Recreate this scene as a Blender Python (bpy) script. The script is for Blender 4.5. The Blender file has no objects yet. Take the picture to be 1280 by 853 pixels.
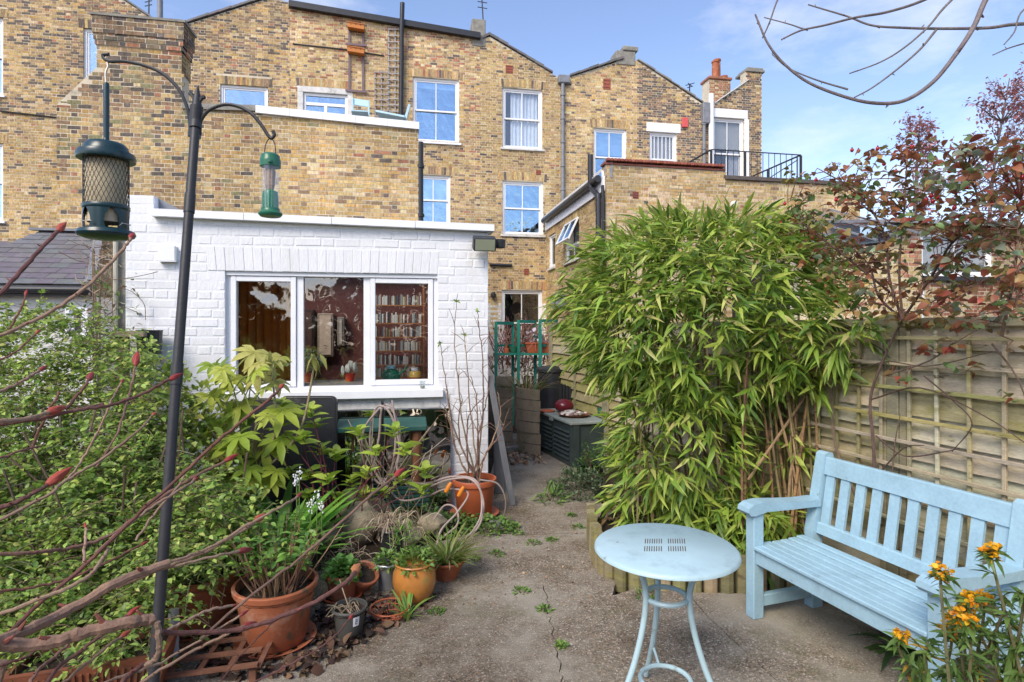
import bpy, math, random
import numpy as np
from mathutils import Vector, Matrix, noise as mnoise

rnd = random.Random(7)
nrs = np.random.RandomState(11)
SC = bpy.context.scene
COL = SC.collection

# ------------------------------------------------------------------ camera, sky, sun, exposure
YAW = math.radians(10.5)
FPX, HX, HY, EYE = 720.0, 640.0, 410.0, 1.65      # focal length / horizon in photograph pixels, eye height in metres
cd = bpy.data.cameras.new('camera')
cam = bpy.data.objects.new('camera', cd)
COL.objects.link(cam)
cam.location = (0, 0, EYE)
cam.rotation_euler = (math.radians(90), 0, -YAW)
cd.sensor_width = 36.0
cd.lens = 36.0 * FPX / 1280.0
cd.shift_y = -(426.5 - HY) / 1280.0
cd.clip_start = 0.05
cd.clip_end = 2000.0
SC.camera = cam

SUN_FROM = Vector((-0.48, -0.56, 0.70)).normalized()
w = bpy.data.worlds.new('World')
SC.world = w
w.use_nodes = True
nt = w.node_tree
nt.nodes.clear()
out = nt.nodes.new('ShaderNodeOutputWorld')
bg = nt.nodes.new('ShaderNodeBackground')
sky = nt.nodes.new('ShaderNodeTexSky')
sky.sky_type = 'NISHITA'
sky.sun_disc = False
sky.sun_elevation = math.asin(SUN_FROM.z)
sky.sun_rotation = math.atan2(SUN_FROM.x, SUN_FROM.y)
sky.air_density = 1.0
sky.dust_density = 1.0
sky.ozone_density = 4.5
bg.inputs['Strength'].default_value = 0.15
tc = nt.nodes.new('ShaderNodeTexCoord')
mp = nt.nodes.new('ShaderNodeMapping')
mp.inputs['Scale'].default_value = (1.0, 1.0, 2.6)
mp.inputs['Location'].default_value = (0.9, 2.3, 0.15)
nz = nt.nodes.new('ShaderNodeTexNoise')
nz.inputs['Scale'].default_value = 2.1
nz.inputs['Detail'].default_value = 7.0
nz.inputs['Roughness'].default_value = 0.62
rp = nt.nodes.new('ShaderNodeValToRGB')
rp.color_ramp.elements[0].position = 0.53
rp.color_ramp.elements[0].color = (0, 0, 0, 1)
rp.color_ramp.elements[1].position = 0.92
rp.color_ramp.elements[1].color = (1, 1, 1, 1)
mx = nt.nodes.new('ShaderNodeMixRGB')
mx.inputs['Color2'].default_value = (3.6, 3.6, 3.75, 1)
nt.links.new(tc.outputs['Generated'], mp.inputs['Vector'])
nt.links.new(mp.outputs['Vector'], nz.inputs['Vector'])
nt.links.new(nz.outputs['Fac'], rp.inputs['Fac'])
nt.links.new(rp.outputs['Color'], mx.inputs['Fac'])
tn = nt.nodes.new('ShaderNodeMixRGB')
tn.blend_type = 'MULTIPLY'
tn.inputs['Fac'].default_value = 1.0
tn.inputs['Color2'].default_value = (0.95, 0.81, 0.77, 1)
nt.links.new(sky.outputs['Color'], tn.inputs['Color1'])
nt.links.new(tn.outputs['Color'], mx.inputs['Color1'])
nt.links.new(mx.outputs['Color'], bg.inputs['Color'])
nt.links.new(bg.outputs['Background'], out.inputs['Surface'])

sl = bpy.data.lights.new('sun', 'SUN')
sl.energy = 1.5
sl.angle = math.radians(28)
sl.color = (1.0, 0.93, 0.79)
so = bpy.data.objects.new('sun', sl)
COL.objects.link(so)
so.location = (-6, -5, 9)
so.rotation_euler = SUN_FROM.to_track_quat('Z', 'Y').to_euler()

SC.view_settings.view_transform = 'Standard'
SC.view_settings.look = 'None'
SC.view_settings.gamma = 1.0
SC.view_settings.use_curve_mapping = False
SC.view_settings.exposure = 1.25
SC.render.engine = 'CYCLES'
SC.cycles.max_bounces = 8
SC.cycles.transparent_max_bounces = 12

# ------------------------------------------------------------------ geometry of the photograph
CS, SN = math.cos(YAW), math.sin(YAW)


def cw(xc, zc, z=0.0):
    "camera-relative right / forward metres to world"
    return Vector((xc * CS + zc * SN, -xc * SN + zc * CS, z))


def at(px, py, d):
    return cw((px - HX) / FPX * d, d, EYE + (HY - py) / FPX * d)


def onY(px, py, Y):
    return at(px, py, Y / (CS - (px - HX) / FPX * SN))


def onX(px, py, X):
    return at(px, py, X / ((px - HX) / FPX * CS + SN))


def gnd(px, py, z=0.0):
    return at(px, py, (EYE - z) * FPX / (py - HY))


def proj(p):
    xc = p[0] * CS - p[1] * SN
    zc = p[0] * SN + p[1] * CS
    if zc < 0.05:
        return (-9999, -9999, -1)
    return (HX + FPX * xc / zc, HY - FPX * (p[2] - EYE) / zc, zc)


# ------------------------------------------------------------------ materials
def mat(name, col=None, rough=0.65, var=0.18, vscale=7.0, fine=0.0, fscale=90.0, bump=0.15, bscale=60.0, spec=0.4,
        metal=0.0, trans=0.0, stain=None, stain_scale=2.5, stain_at=0.55, stain_w=0.15, stretch=None, stain2=None, s2_scale=14., s2_at=0.62, coat=0.0):
    """col=None reads the colour attribute 'tint' of the mesh; otherwise a flat base colour broken up by noise, stains and relief"""
    m = bpy.data.materials.new(name)
    m.use_nodes = True
    t = m.node_tree
    N, L = t.nodes, t.links
    N.clear()
    o = N.new('ShaderNodeOutputMaterial')
    b = N.new('ShaderNodeBsdfPrincipled')
    b.inputs['Roughness'].default_value = rough
    b.inputs['Metallic'].default_value = metal
    b.inputs['Specular IOR Level'].default_value = spec
    b.inputs['Coat Weight'].default_value = coat
    g = N.new('ShaderNodeNewGeometry')
    src = g.outputs['Position']
    if stretch:
        k = N.new('ShaderNodeMapping')
        k.inputs['Scale'].default_value = stretch
        L.new(src, k.inputs['Vector'])
        src = k.outputs['Vector']

    def noise(scale, detail=5, rough_=0.6):
        n = N.new('ShaderNodeTexNoise')
        n.inputs['Scale'].default_value = scale
        n.inputs['Detail'].default_value = detail
        n.inputs['Roughness'].default_value = rough_
        L.new(src, n.inputs['Vector'])
        return n.outputs['Fac']
    if col is None:
        a = N.new('ShaderNodeAttribute')
        a.attribute_name = 'tint'
        c = a.outputs['Color']
    else:
        a = N.new('ShaderNodeRGB')
        a.outputs[0].default_value = (*col, 1)
        c = a.outputs[0]

    def mul(c, fac, lo, hi):
        r = N.new('ShaderNodeMapRange')
        r.inputs['From Min'].default_value = 0.25
        r.inputs['From Max'].default_value = 0.75
        r.inputs['To Min'].default_value = lo
        r.inputs['To Max'].default_value = hi
        L.new(fac, r.inputs['Value'])
        x = N.new('ShaderNodeMixRGB')
        x.blend_type = 'MULTIPLY'
        x.inputs['Fac'].default_value = 1.0
        L.new(c, x.inputs['Color1'])
        L.new(r.outputs[0], x.inputs['Color2'])
        return x.outputs['Color']

    def stained(c, fac, scol, pos, wid):
        r = N.new('ShaderNodeMapRange')
        r.inputs['From Min'].default_value = pos
        r.inputs['From Max'].default_value = pos + wid
        L.new(fac, r.inputs['Value'])
        x = N.new('ShaderNodeMixRGB')
        x.inputs['Color2'].default_value = (*scol, 1)
        L.new(r.outputs[0], x.inputs['Fac'])
        L.new(c, x.inputs['Color1'])
        return x.outputs['Color']
    if stain:
        c = stained(c, noise(stain_scale, 8, 0.68), stain, stain_at, stain_w)
    if stain2:
        c = stained(c, noise(s2_scale, 6, 0.65), stain2, s2_at, 0.08)
    if var:
        c = mul(c, noise(vscale), 1 - var, 1 + var)
    if fine:
        c = mul(c, noise(fscale, 3), 1 - fine, 1 + fine)
    L.new(c, b.inputs['Base Color'])
    if bump:
        bp = N.new('ShaderNodeBump')
        bp.inputs['Strength'].default_value = bump
        bp.inputs['Distance'].default_value = 0.01
        L.new(noise(bscale, 4), bp.inputs['Height'])
        L.new(bp.outputs['Normal'], b.inputs['Normal'])
    if trans:
        tr = N.new('ShaderNodeBsdfTranslucent')
        L.new(c, tr.inputs['Color'])
        ms = N.new('ShaderNodeMixShader')
        ms.inputs['Fac'].default_value = trans
        L.new(b.outputs[0], ms.inputs[1])
        L.new(tr.outputs[0], ms.inputs[2])
        L.new(ms.outputs[0], o.inputs['Surface'])
    else:
        L.new(b.outputs[0], o.inputs['Surface'])
    return m


def glass_mat(name, refl=0.12, tint=(1, 1, 1), rough=0.02, gcol=(1, 1, 1), wavy=0.06):
    m = bpy.data.materials.new(name)
    m.use_nodes = True
    t = m.node_tree
    t.nodes.clear()
    o = t.nodes.new('ShaderNodeOutputMaterial')
    a = t.nodes.new('ShaderNodeBsdfTransparent')
    a.inputs['Color'].default_value = (*tint, 1)
    g = t.nodes.new('ShaderNodeBsdfGlossy')
    g.inputs['Roughness'].default_value = rough
    g.inputs['Color'].default_value = (*gcol, 1)
    ng = t.nodes.new('ShaderNodeNewGeometry')
    nn = t.nodes.new('ShaderNodeTexNoise')
    nn.inputs['Scale'].default_value = 3.0
    bb = t.nodes.new('ShaderNodeBump')
    bb.inputs['Strength'].default_value = wavy
    bb.inputs['Distance'].default_value = 0.05
    t.links.new(ng.outputs['Position'], nn.inputs['Vector'])
    t.links.new(nn.outputs['Fac'], bb.inputs['Height'])
    t.links.new(bb.outputs['Normal'], g.inputs['Normal'])
    x = t.nodes.new('ShaderNodeMixShader')
    x.inputs['Fac'].default_value = refl
    t.links.new(a.outputs[0], x.inputs[1])
    t.links.new(g.outputs[0], x.inputs[2])
    t.links.new(x.outputs[0], o.inputs['Surface'])
    return m


MT = {}
MT['brick'] = mat('brick', None, rough=0.9, var=0.24, vscale=0.8, fine=0.42, fscale=30, bump=0.5, bscale=70, spec=0.2, stretch=(1, 1, 0.4), stain=(0.19, 0.155, 0.115), stain_scale=0.9, stain_at=0.56, stain_w=0.45)
MT['mortar'] = mat('mortar', (0.60, 0.53, 0.40), rough=0.95, var=0.25, vscale=2.2, fine=0.15, bump=0.4, spec=0.15, stain=(0.24, 0.21, 0.16), stain_scale=1.2)
MT['white_brick'] = mat('white_brick', None, rough=0.62, var=0.05, vscale=2.0, fine=0.04, fscale=30, bump=0.4, bscale=38, spec=0.35,
                        stain=(0.60, 0.58, 0.52), stain_scale=3.5, stain_at=0.56, stain_w=0.3, stain2=(0.45, 0.43, 0.37), s2_scale=17, s2_at=0.70, stretch=(1.6, 1.6, 0.5))
MT['white_mortar'] = mat('white_mortar', (0.74, 0.75, 0.77), rough=0.75, var=0.06, vscale=3, bump=0.5, bscale=30)
MT['white_paint'] = mat('white_paint', (0.80, 0.81, 0.83), rough=0.4, var=0.05, vscale=5, bump=0.06, bscale=20, stain=(0.5, 0.49, 0.45), stain_scale=6, stain_at=0.7, stain_w=0.2)
MT['upvc'] = mat('upvc', (0.80, 0.81, 0.82), rough=0.3, var=0.03, bump=0.0)
MT['stone_cope'] = mat('stone_cope', (0.62, 0.61, 0.58), rough=0.85, var=0.2, fine=0.1, bump=0.3, stain=(0.25, 0.24, 0.2), stain_scale=4, stain_at=0.56)
MT['grey_stone'] = mat('grey_stone', (0.24, 0.23, 0.2), rough=0.9, var=0.3, fine=0.2, bump=0.5, stain=(0.3, 0.31, 0.2), stain_scale=6, stain_at=0.55)
MT['slate'] = mat('slate', None, rough=0.6, var=0.18, vscale=9, fine=0.1, bump=0.2, spec=0.4, stain=(0.2, 0.2, 0.16), stain_scale=3, stain_at=0.6)
MT['lead'] = mat('lead', (0.2, 0.21, 0.23), rough=0.55, var=0.25, bump=0.25, bscale=15)
MT['black_plastic'] = mat('black_plastic', (0.025, 0.026, 0.03), rough=0.4, var=0.2, bump=0.05, stain=(0.09, 0.085, 0.08), stain_scale=4, stain_at=0.62)
MT['black_iron'] = mat('black_iron', (0.03, 0.03, 0.032), rough=0.5, var=0.2, bump=0.1)
MT['red_tile'] = mat('red_tile', None, rough=0.85, var=0.25, vscale=8, fine=0.15, bump=0.3)
MT['terracotta'] = mat('terracotta', (0.34, 0.105, 0.045), rough=0.75, var=0.16, vscale=9, fine=0.08, bump=0.15, bscale=50, stain=(0.46, 0.30, 0.21), stain_scale=7, stain_at=0.52, stain_w=0.25, stain2=(0.13, 0.09, 0.05), s2_scale=9, s2_at=0.59)
MT['glazed'] = mat('glazed', (0.46, 0.19, 0.045), rough=0.25, var=0.22, vscale=12, bump=0.06, coat=0.4, stain=(0.2, 0.17, 0.05), stain_scale=6, stain_at=0.6)
MT['orange_plastic'] = mat('orange_plastic', (0.40, 0.10, 0.04), rough=0.45, var=0.1, bump=0.03)
MT['blue_wood'] = mat('blue_wood', (0.315, 0.485, 0.575), rough=0.5, var=0.12, vscale=6, fine=0.08, fscale=60, bump=0.2, bscale=30, spec=0.45,
                      stain=(0.22, 0.33, 0.40), stain_scale=5, stain_at=0.58, stain_w=0.25, stain2=(0.20, 0.19, 0.16), s2_scale=20, s2_at=0.66)
MT['blue_metal'] = mat('blue_metal', (0.385, 0.535, 0.575), rough=0.42, var=0.08, vscale=5, bump=0.06, spec=0.45, stain=(0.24, 0.33, 0.36), stain_scale=4,
                       stain_at=0.54, stain_w=0.25, stain2=(0.17, 0.12, 0.08), s2_scale=9, s2_at=0.635)
MT['rust'] = mat('rust', (0.16, 0.07, 0.04), rough=0.85, var=0.35, vscale=14, bump=0.3, stain=(0.07, 0.05, 0.045), stain_scale=12)
MT['fence_wood'] = mat('fence_wood', None, rough=0.85, var=0.22, vscale=5, fine=0.15, fscale=40, bump=0.35, bscale=28, spec=0.2, stretch=(1, 1, 4.5),
                       stain=(0.26, 0.24, 0.07), stain_scale=2.2, stain_at=0.53, stain_w=0.15, stain2=(0.11, 0.09, 0.05), s2_scale=6, s2_at=0.61)
MT['grey_wood'] = mat('grey_wood', (0.15, 0.155, 0.165), rough=0.7, var=0.2, vscale=5, bump=0.2, stretch=(4, 4, 1))
MT['old_wood'] = mat('old_wood', (0.29, 0.23, 0.155), rough=0.85, var=0.3, vscale=6, fine=0.2, bump=0.35, stain=(0.10, 0.11, 0.05), stain_scale=3)
MT['soil'] = mat('soil', (0.045, 0.034, 0.025), rough=1.0, var=0.5, vscale=12, fine=0.4, fscale=70, bump=1.0, bscale=45, spec=0.1)
MT['leaf'] = mat('leaf', None, rough=0.42, var=0.12, vscale=25, bump=0.0, spec=0.4, trans=0.38)
MT['dry'] = mat('dry', None, rough=0.85, var=0.2, vscale=20, bump=0.1, spec=0.2)
MT['bark'] = mat('bark', None, rough=0.75, var=0.3, vscale=22, fine=0.15, bump=0.4, bscale=80, spec=0.3)
MT['plain'] = mat('plain', None, rough=0.55, var=0.1, vscale=10, bump=0.05)
MT['gloss'] = mat('gloss', None, rough=0.25, var=0.08, vscale=10, bump=0.0)
MT['cloth'] = mat('cloth', None, rough=0.9, var=0.1, vscale=6, bump=0.1)
MT['galv'] = mat('galv', (0.42, 0.44, 0.46), rough=0.42, var=0.25, vscale=14, bump=0.08, metal=0.6, spec=0.5)
MT['wire'] = mat('wire', (0.5, 0.48, 0.42), rough=0.4, var=0.1, bump=0.0, metal=0.7)
MT['rock'] = mat('rock', (0.30, 0.25, 0.17), rough=0.9, var=0.3, vscale=9, fine=0.2, bump=0.7, bscale=25, stain=(0.14, 0.14, 0.08), stain_scale=5)
MT['green_paint'] = mat('green_paint', (0.012, 0.19, 0.125), rough=0.5, var=0.18, vscale=8, bump=0.08, stain=(0.05, 0.13, 0.1), stain_scale=6, stain_at=0.6)
MT['pot_grey'] = mat('pot_grey', (0.075, 0.075, 0.068), rough=0.55, var=0.15, bump=0.03)
MT['shaded_terracotta'] = mat('shaded_terracotta', (0.20, 0.065, 0.03), rough=0.85, var=0.25, bump=0.2, stain=(0.08, 0.05, 0.03), stain_scale=6)  # weathered terracotta, its colour darkened further for the shade under the bare stems
MT['reflected_teal'] = mat('reflected_teal', (0.02, 0.085, 0.07), rough=0.6, var=0.2, bump=0.1, stain=(0.06, 0.08, 0.06), stain_scale=6)  # colour of the reflected roof, given to the solid bird table
MT['green_plastic'] = mat('green_plastic', (0.03, 0.15, 0.085), rough=0.3, var=0.08, bump=0.0)
MT['feeder_green'] = mat('feeder_green', (0.009, 0.036, 0.042), rough=0.3, var=0.15, bump=0.02, spec=0.5)
MT['hose'] = mat('hose', (0.36, 0.28, 0.25), rough=0.45, var=0.15, vscale=9, bump=0.03, stain=(0.22, 0.17, 0.15), stain_scale=6, stain_at=0.6)
MT['box_green'] = mat('box_green', (0.04, 0.058, 0.058), rough=0.5, var=0.2, bump=0.08, stain=(0.07, 0.09, 0.085), stain_scale=6, stain_at=0.58)
MT['box_lid'] = mat('box_lid', (0.26, 0.30, 0.28), rough=0.55, var=0.15, bump=0.08, stain=(0.14, 0.16, 0.13), stain_scale=5)
MT['glass'] = glass_mat('glass', 0.10, (0.9, 0.9, 0.9), 0.02, (1, 1, 1), 0.25)
MT['sky_glass'] = glass_mat('sky_glass', 0.36, (0.85, 0.9, 0.95), 0.02, (0.62, 0.84, 1.0), 0.35)
MT['dim_glass'] = glass_mat('dim_glass', 0.10, (0.8, 0.8, 0.8))
MT['clear'] = glass_mat('clear', 0.10, (0.93, 0.95, 0.95), 0.05)
MT['mirror'] = glass_mat('mirror', 0.55, (0.5, 0.55, 0.5), 0.015)
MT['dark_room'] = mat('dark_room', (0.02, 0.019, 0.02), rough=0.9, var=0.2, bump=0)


# ------------------------------------------------------------------ builders
class MB:
    def __init__(s):
        s.v, s.f, s.c = [], [], []

    def add(s, V, F, col=(0.5, 0.5, 0.5)):
        b = len(s.v)
        s.v.extend([tuple(p) for p in V])
        for f in F:
            s.f.append([b + i for i in f])
            s.c.append(col)
        return s

    BOXF = [(0, 3, 2, 1), (4, 5, 6, 7), (0, 1, 5, 4), (1, 2, 6, 5), (2, 3, 7, 6), (3, 0, 4, 7)]

    def obox(s, c, ax, ay, az, col=(0.5, 0.5, 0.5), bev=0.0):
        "centre and three half-axis vectors"
        c, ax, ay, az = Vector(c), Vector(ax), Vector(ay), Vector(az)
        if bev <= 0:
            V = [c + ax * i + ay * j + az * k for k in (-1, 1) for i, j in ((-1, -1), (1, -1), (1, 1), (-1, 1))]
            return s.add(V, s.BOXF, col)
        lx, ly, lz = ax.length, ay.length, az.length
        bx, by, bz = 1 - min(bev / lx, 0.45), 1 - min(bev / ly, 0.45), 1 - min(bev / lz, 0.45)
        V, idx = [], {}
        for i in (-1, 1):
            for j in (-1, 1):
                for k in (-1, 1):
                    for t, (p, q, r) in enumerate(((1, by, bz), (bx, 1, bz), (bx, by, 1))):
                        idx[(i, j, k, t)] = len(V)
                        V.append(c + ax * i * p + ay * j * q + az * k * r)
        F = []
        for sgn in (-1, 1):
            F.append([idx[(sgn, j, k, 0)] for j, k in ((-1, -1), (1, -1), (1, 1), (-1, 1))][::sgn])
            F.append([idx[(i, sgn, k, 1)] for i, k in ((-1, -1), (-1, 1), (1, 1), (1, -1))][::sgn])
            F.append([idx[(i, j, sgn, 2)] for i, j in ((-1, -1), (1, -1), (1, 1), (-1, 1))][::sgn])
        for p in (-1, 1):
            for q in (-1, 1):
                F.append([idx[(-1, p, q, 1)], idx[(1, p, q, 1)], idx[(1, p, q, 2)], idx[(-1, p, q, 2)]])
                F.append([idx[(p, -1, q, 0)], idx[(p, 1, q, 0)], idx[(p, 1, q, 2)], idx[(p, -1, q, 2)]])
                F.append([idx[(p, q, -1, 0)], idx[(p, q, 1, 0)], idx[(p, q, 1, 1)], idx[(p, q, -1, 1)]])
                for k in (-1, 1):
                    if k == -1:
                        F.append([idx[(p, q, k, 0)], idx[(p, q, k, 1)], idx[(p, q, k, 2)]])
                    else:
                        F.append([idx[(p, q, k, 0)], idx[(p, q, k, 2)], idx[(p, q, k, 1)]])
        return s.add(V, F, col)

    def box(s, lo, hi, col=(0.5, 0.5, 0.5), bev=0.0):
        lo, hi = Vector(lo), Vector(hi)
        h = (hi - lo) / 2
        return s.obox((lo + hi) / 2, (h.x, 0, 0), (0, h.y, 0), (0, 0, h.z), col, bev)

    def bar(s, a, b, w_, t_, up=(0, 0, 1), col=(0.5, 0.5, 0.5), bev=0.0):
        "rectangular bar from a to b, w_ across, t_ along up"
        a, b, up = Vector(a), Vector(b), Vector(up)
        d = b - a
        x = d.cross(up)
        if x.length < 1e-6:
            x = d.cross(Vector((1, 0, 0)))
        x.normalize()
        y = x.cross(d).normalized()
        return s.obox((a + b) / 2, d / 2, x * w_ / 2, y * t_ / 2, col, bev)

    def tube(s, pts, rad, n=6, col=(0.5, 0.5, 0.5), cap=True):
        pts = [Vector(p) for p in pts]
        if not hasattr(rad, '__len__'):
            rad = [rad] * len(pts)
        V, F = [], []
        prev = None
        for i, p in enumerate(pts):
            d = (pts[min(i + 1, len(pts) - 1)] - pts[max(i - 1, 0)])
            if d.length < 1e-9:
                d = Vector((0, 0, 1))
            d.normalize()
            if prev is None:
                x = d.cross(Vector((0.13, 0.97, 0.2)))
                if x.length < 0.1:
                    x = d.cross(Vector((1, 0, 0)))
            else:
                x = prev - d * prev.dot(d)
            x.normalize()
            prev = x
            y = d.cross(x)
            for k in range(n):
                a = 2 * math.pi * k / n
                V.append(p + (x * math.cos(a) + y * math.sin(a)) * rad[i])
        for i in range(len(pts) - 1):
            for k in range(n):
                k2 = (k + 1) % n
                F.append((i * n + k, i * n + k2, (i + 1) * n + k2, (i + 1) * n + k))
        if cap:
            F.append(tuple(range(n))[::-1])
            F.append(tuple((len(pts) - 1) * n + k for k in range(n)))
        return s.add(V, F, col)

    def lathe(s, prof, c, n=20, col=(0.5, 0.5, 0.5), ax=None, sx=1.0, sy=1.0, wob=0.0):
        "prof = [(radius, height)...] turned round the vertical through c (or the matrix ax)"
        c = Vector(c)
        V, F = [], []
        for r, h in prof:
            for k in range(n):
                a = 2 * math.pi * k / n
                rr = r * (1 + wob * math.sin(a * 3 + h * 20))
                p = Vector((rr * math.cos(a) * sx, rr * math.sin(a) * sy, h))
                if ax is not None:
                    p = ax @ p
                V.append(c + p)
        for i in range(len(prof) - 1):
            for k in range(n):
                k2 = (k + 1) % n
                F.append((i * n + k, i * n + k2, (i + 1) * n + k2, (i + 1) * n + k))
        if prof[0][0] > 1e-6:
            F.append(tuple(range(n))[::-1])
        if prof[-1][0] > 1e-6:
            F.append(tuple((len(prof) - 1) * n + k for k in range(n)))
        return s.add(V, F, col)

    def blob(s, c, rx, ry, rz, n=10, m=6, jit=0.12, col=(0.5, 0.5, 0.5), ax=None, seed=0):
        r_ = random.Random(seed)
        V, F = [], []
        c = Vector(c)
        for i in range(m + 1):
            t = math.pi * i / m
            for k in range(n):
                a = 2 * math.pi * k / n
                q = 1 + r_.uniform(-jit, jit) if 0 < i < m else 1
                p = Vector((rx * math.sin(t) * math.cos(a) * q, ry * math.sin(t) * math.sin(a) * q, rz * math.cos(t) * q))
                if ax is not None:
                    p = ax @ p
                V.append(c + p)
        for i in range(m):
            for k in range(n):
                k2 = (k + 1) % n
                F.append((i * n + k, (i + 1) * n + k, (i + 1) * n + k2, i * n + k2))
        return s.add(V, F, col)

    def prism(s, poly, d, col=(0.5, 0.5, 0.5)):
        "polygon (3D points) extruded by vector d"
        d = Vector(d)
        n = len(poly)
        V = [Vector(p) for p in poly] + [Vector(p) + d for p in poly]
        F = [tuple(range(n))[::-1], tuple(range(n, 2 * n))] + [(i, (i + 1) % n, n + (i + 1) % n, n + i) for i in range(n)]
        return s.add(V, F, col)

    def mesh(s, name, m, off=(0, 0, 0), smooth=False):
        me = bpy.data.meshes.new(name)
        if off != (0, 0, 0):
            ox, oy, oz = off
            V = [(x - ox, y - oy, z - oz) for x, y, z in s.v]
        else:
            V = s.v
        me.from_pydata(V, [], s.f)
        at_ = me.attributes.new('tint', 'FLOAT_COLOR', 'FACE')
        buf = np.ones((len(s.f), 4), dtype=np.float32)
        if s.c:
            buf[:, :3] = np.array(s.c, dtype=np.float32)
        at_.data.foreach_set('color', buf.ravel())
        if smooth:
            me.polygons.foreach_set('use_smooth', [True] * len(s.f))
            try:
                me.set_sharp_from_angle(angle=math.radians(42))
            except Exception:
                pass
        me.materials.append(m)
        me.update()
        return me


ROOTLOC = {}


def thing(name, label, cat, loc=(0, 0, 0), group=None):
    o = bpy.data.objects.new(name, None)
    o.empty_display_size = 0.1
    COL.objects.link(o)
    o.location = loc
    o['label'] = label
    o['category'] = cat
    if group:
        o['group'] = group
    ROOTLOC[o] = Vector(loc)
    return o


def setpar(o, par):
    if par is not None:
        o.parent = par
        if par in ROOTLOC:
            o.matrix_parent_inverse = Matrix.Translation(-ROOTLOC[par])
    return o


def part(name, mb, m, par, label=None, smooth=False, kind=None):
    o = bpy.data.objects.new(name, mb.mesh(name, m, smooth=smooth))
    COL.objects.link(o)
    setpar(o, par)
    if label:
        o['label'] = label
    if kind:
        o['kind'] = kind
    return o


def piece(name, me, loc, par, rot=None, sca=None):
    "one more object on a shared mesh"
    o = bpy.data.objects.new(name, me)
    o.location = loc
    if rot is not None:
        o.rotation_euler = rot
    if sca is not None:
        o.scale = sca
    COL.objects.link(o)
    setpar(o, par)
    return o


def single(name, mb, m, label, cat, group=None, smooth=False):
    a = np.array(mb.v)
    loc = (float(a[:, 0].mean()), float(a[:, 1].mean()), float(a[:, 2].min()))
    o = bpy.data.objects.new(name, mb.mesh(name, m, off=loc, smooth=smooth))
    o.location = loc
    COL.objects.link(o)
    o['label'] = label
    o['category'] = cat
    if group:
        o['group'] = group
    return o


def struct(name, mb, m, par=None, kind='structure', smooth=False):
    o = part(name, mb, m, par, smooth=smooth)
    o['kind'] = kind
    return o


def copy_tree(o, dloc, parent=None, label=None):
    "copy a thing with its parts and sub-parts, moved by dloc"
    cpy = o.copy()
    COL.objects.link(cpy)
    if parent is None:
        cpy.location = Vector(o.location) + Vector(dloc)
        ROOTLOC[cpy] = ROOTLOC.get(o, Vector((0, 0, 0)))
    else:
        cpy.parent = parent
    if label:
        cpy['label'] = label
    for ch in [x for x in COL.objects if x.parent == o]:
        copy_tree(ch, dloc, cpy)
    return cpy


def spline(pts, k=6):
    "Catmull-Rom through points"
    P = [Vector(p) for p in pts]
    if len(P) < 3:
        return P
    P = [P[0] * 2 - P[1]] + P + [P[-1] * 2 - P[-2]]
    o = []
    for i in range(1, len(P) - 2):
        for j in range(k):
            t = j / k
            a, b, c, d = P[i - 1], P[i], P[i + 1], P[i + 2]
            o.append(0.5 * ((2 * b) + (c - a) * t + (2 * a - 5 * b + 4 * c - d) * t * t + (3 * b - a - 3 * c + d) * t ** 3))
    o.append(P[-2])
    return o


def jit3(c, a=0.15, r=rnd):
    k = 1 + r.uniform(-a, a)
    return tuple(max(0.0, x * k * (1 + r.uniform(-a, a) * 0.35)) for x in c)


# leaf scattering -------------------------------------------------
def leaf_tmpl(profile, fold=0.25, droop=0.3):
    """profile: [(t, halfwidth)] along unit length; leaf lies along +X, width along Y, normal +Z"""
    V, F = [], []
    for t, wd in profile:
        z = -droop * t * t
        V += [(t, wd, z + fold * wd), (t, 0, z), (t, -wd, z + fold * wd)]
    for i in range(len(profile) - 1):
        a = i * 3
        F += [(a, a + 1, a + 4, a + 3), (a + 1, a + 2, a + 5, a + 4)]
    return np.array(V, dtype=float), F


LANCE = leaf_tmpl([(0, 0.01), (0.15, 0.06), (0.45, 0.085), (0.8, 0.04), (1, 0.003)], 0.35, 0.38)
OVATE = leaf_tmpl([(0, 0.02), (0.2, 0.2), (0.5, 0.27), (0.8, 0.15), (1, 0.01)], 0.35, 0.32)
ROUND = leaf_tmpl([(0, 0.05), (0.18, 0.3), (0.5, 0.4), (0.82, 0.26), (1, 0.03)], 0.38, 0.45)
STRAP = leaf_tmpl([(0, 0.03), (0.3, 0.04), (0.6, 0.036), (0.85, 0.022), (1, 0.002)], 0.3, 0.55)


def frames(dirs, roll):
    "rotation matrices (N,3,3): X along dirs, Z as far up as it can be, rolled"
    d = dirs / np.maximum(np.linalg.norm(dirs, axis=1, keepdims=True), 1e-9)
    up = np.tile(np.array([[0.02, 0.03, 1.0]]), (len(d), 1))
    y = np.cross(up, d)
    y /= np.maximum(np.linalg.norm(y, axis=1, keepdims=True), 1e-9)
    z = np.cross(d, y)
    c_, s_ = np.cos(roll)[:, None], np.sin(roll)[:, None]
    y2 = y * c_ + z * s_
    z2 = np.cross(d, y2)
    return np.stack([d, y2, z2], axis=2)


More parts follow.
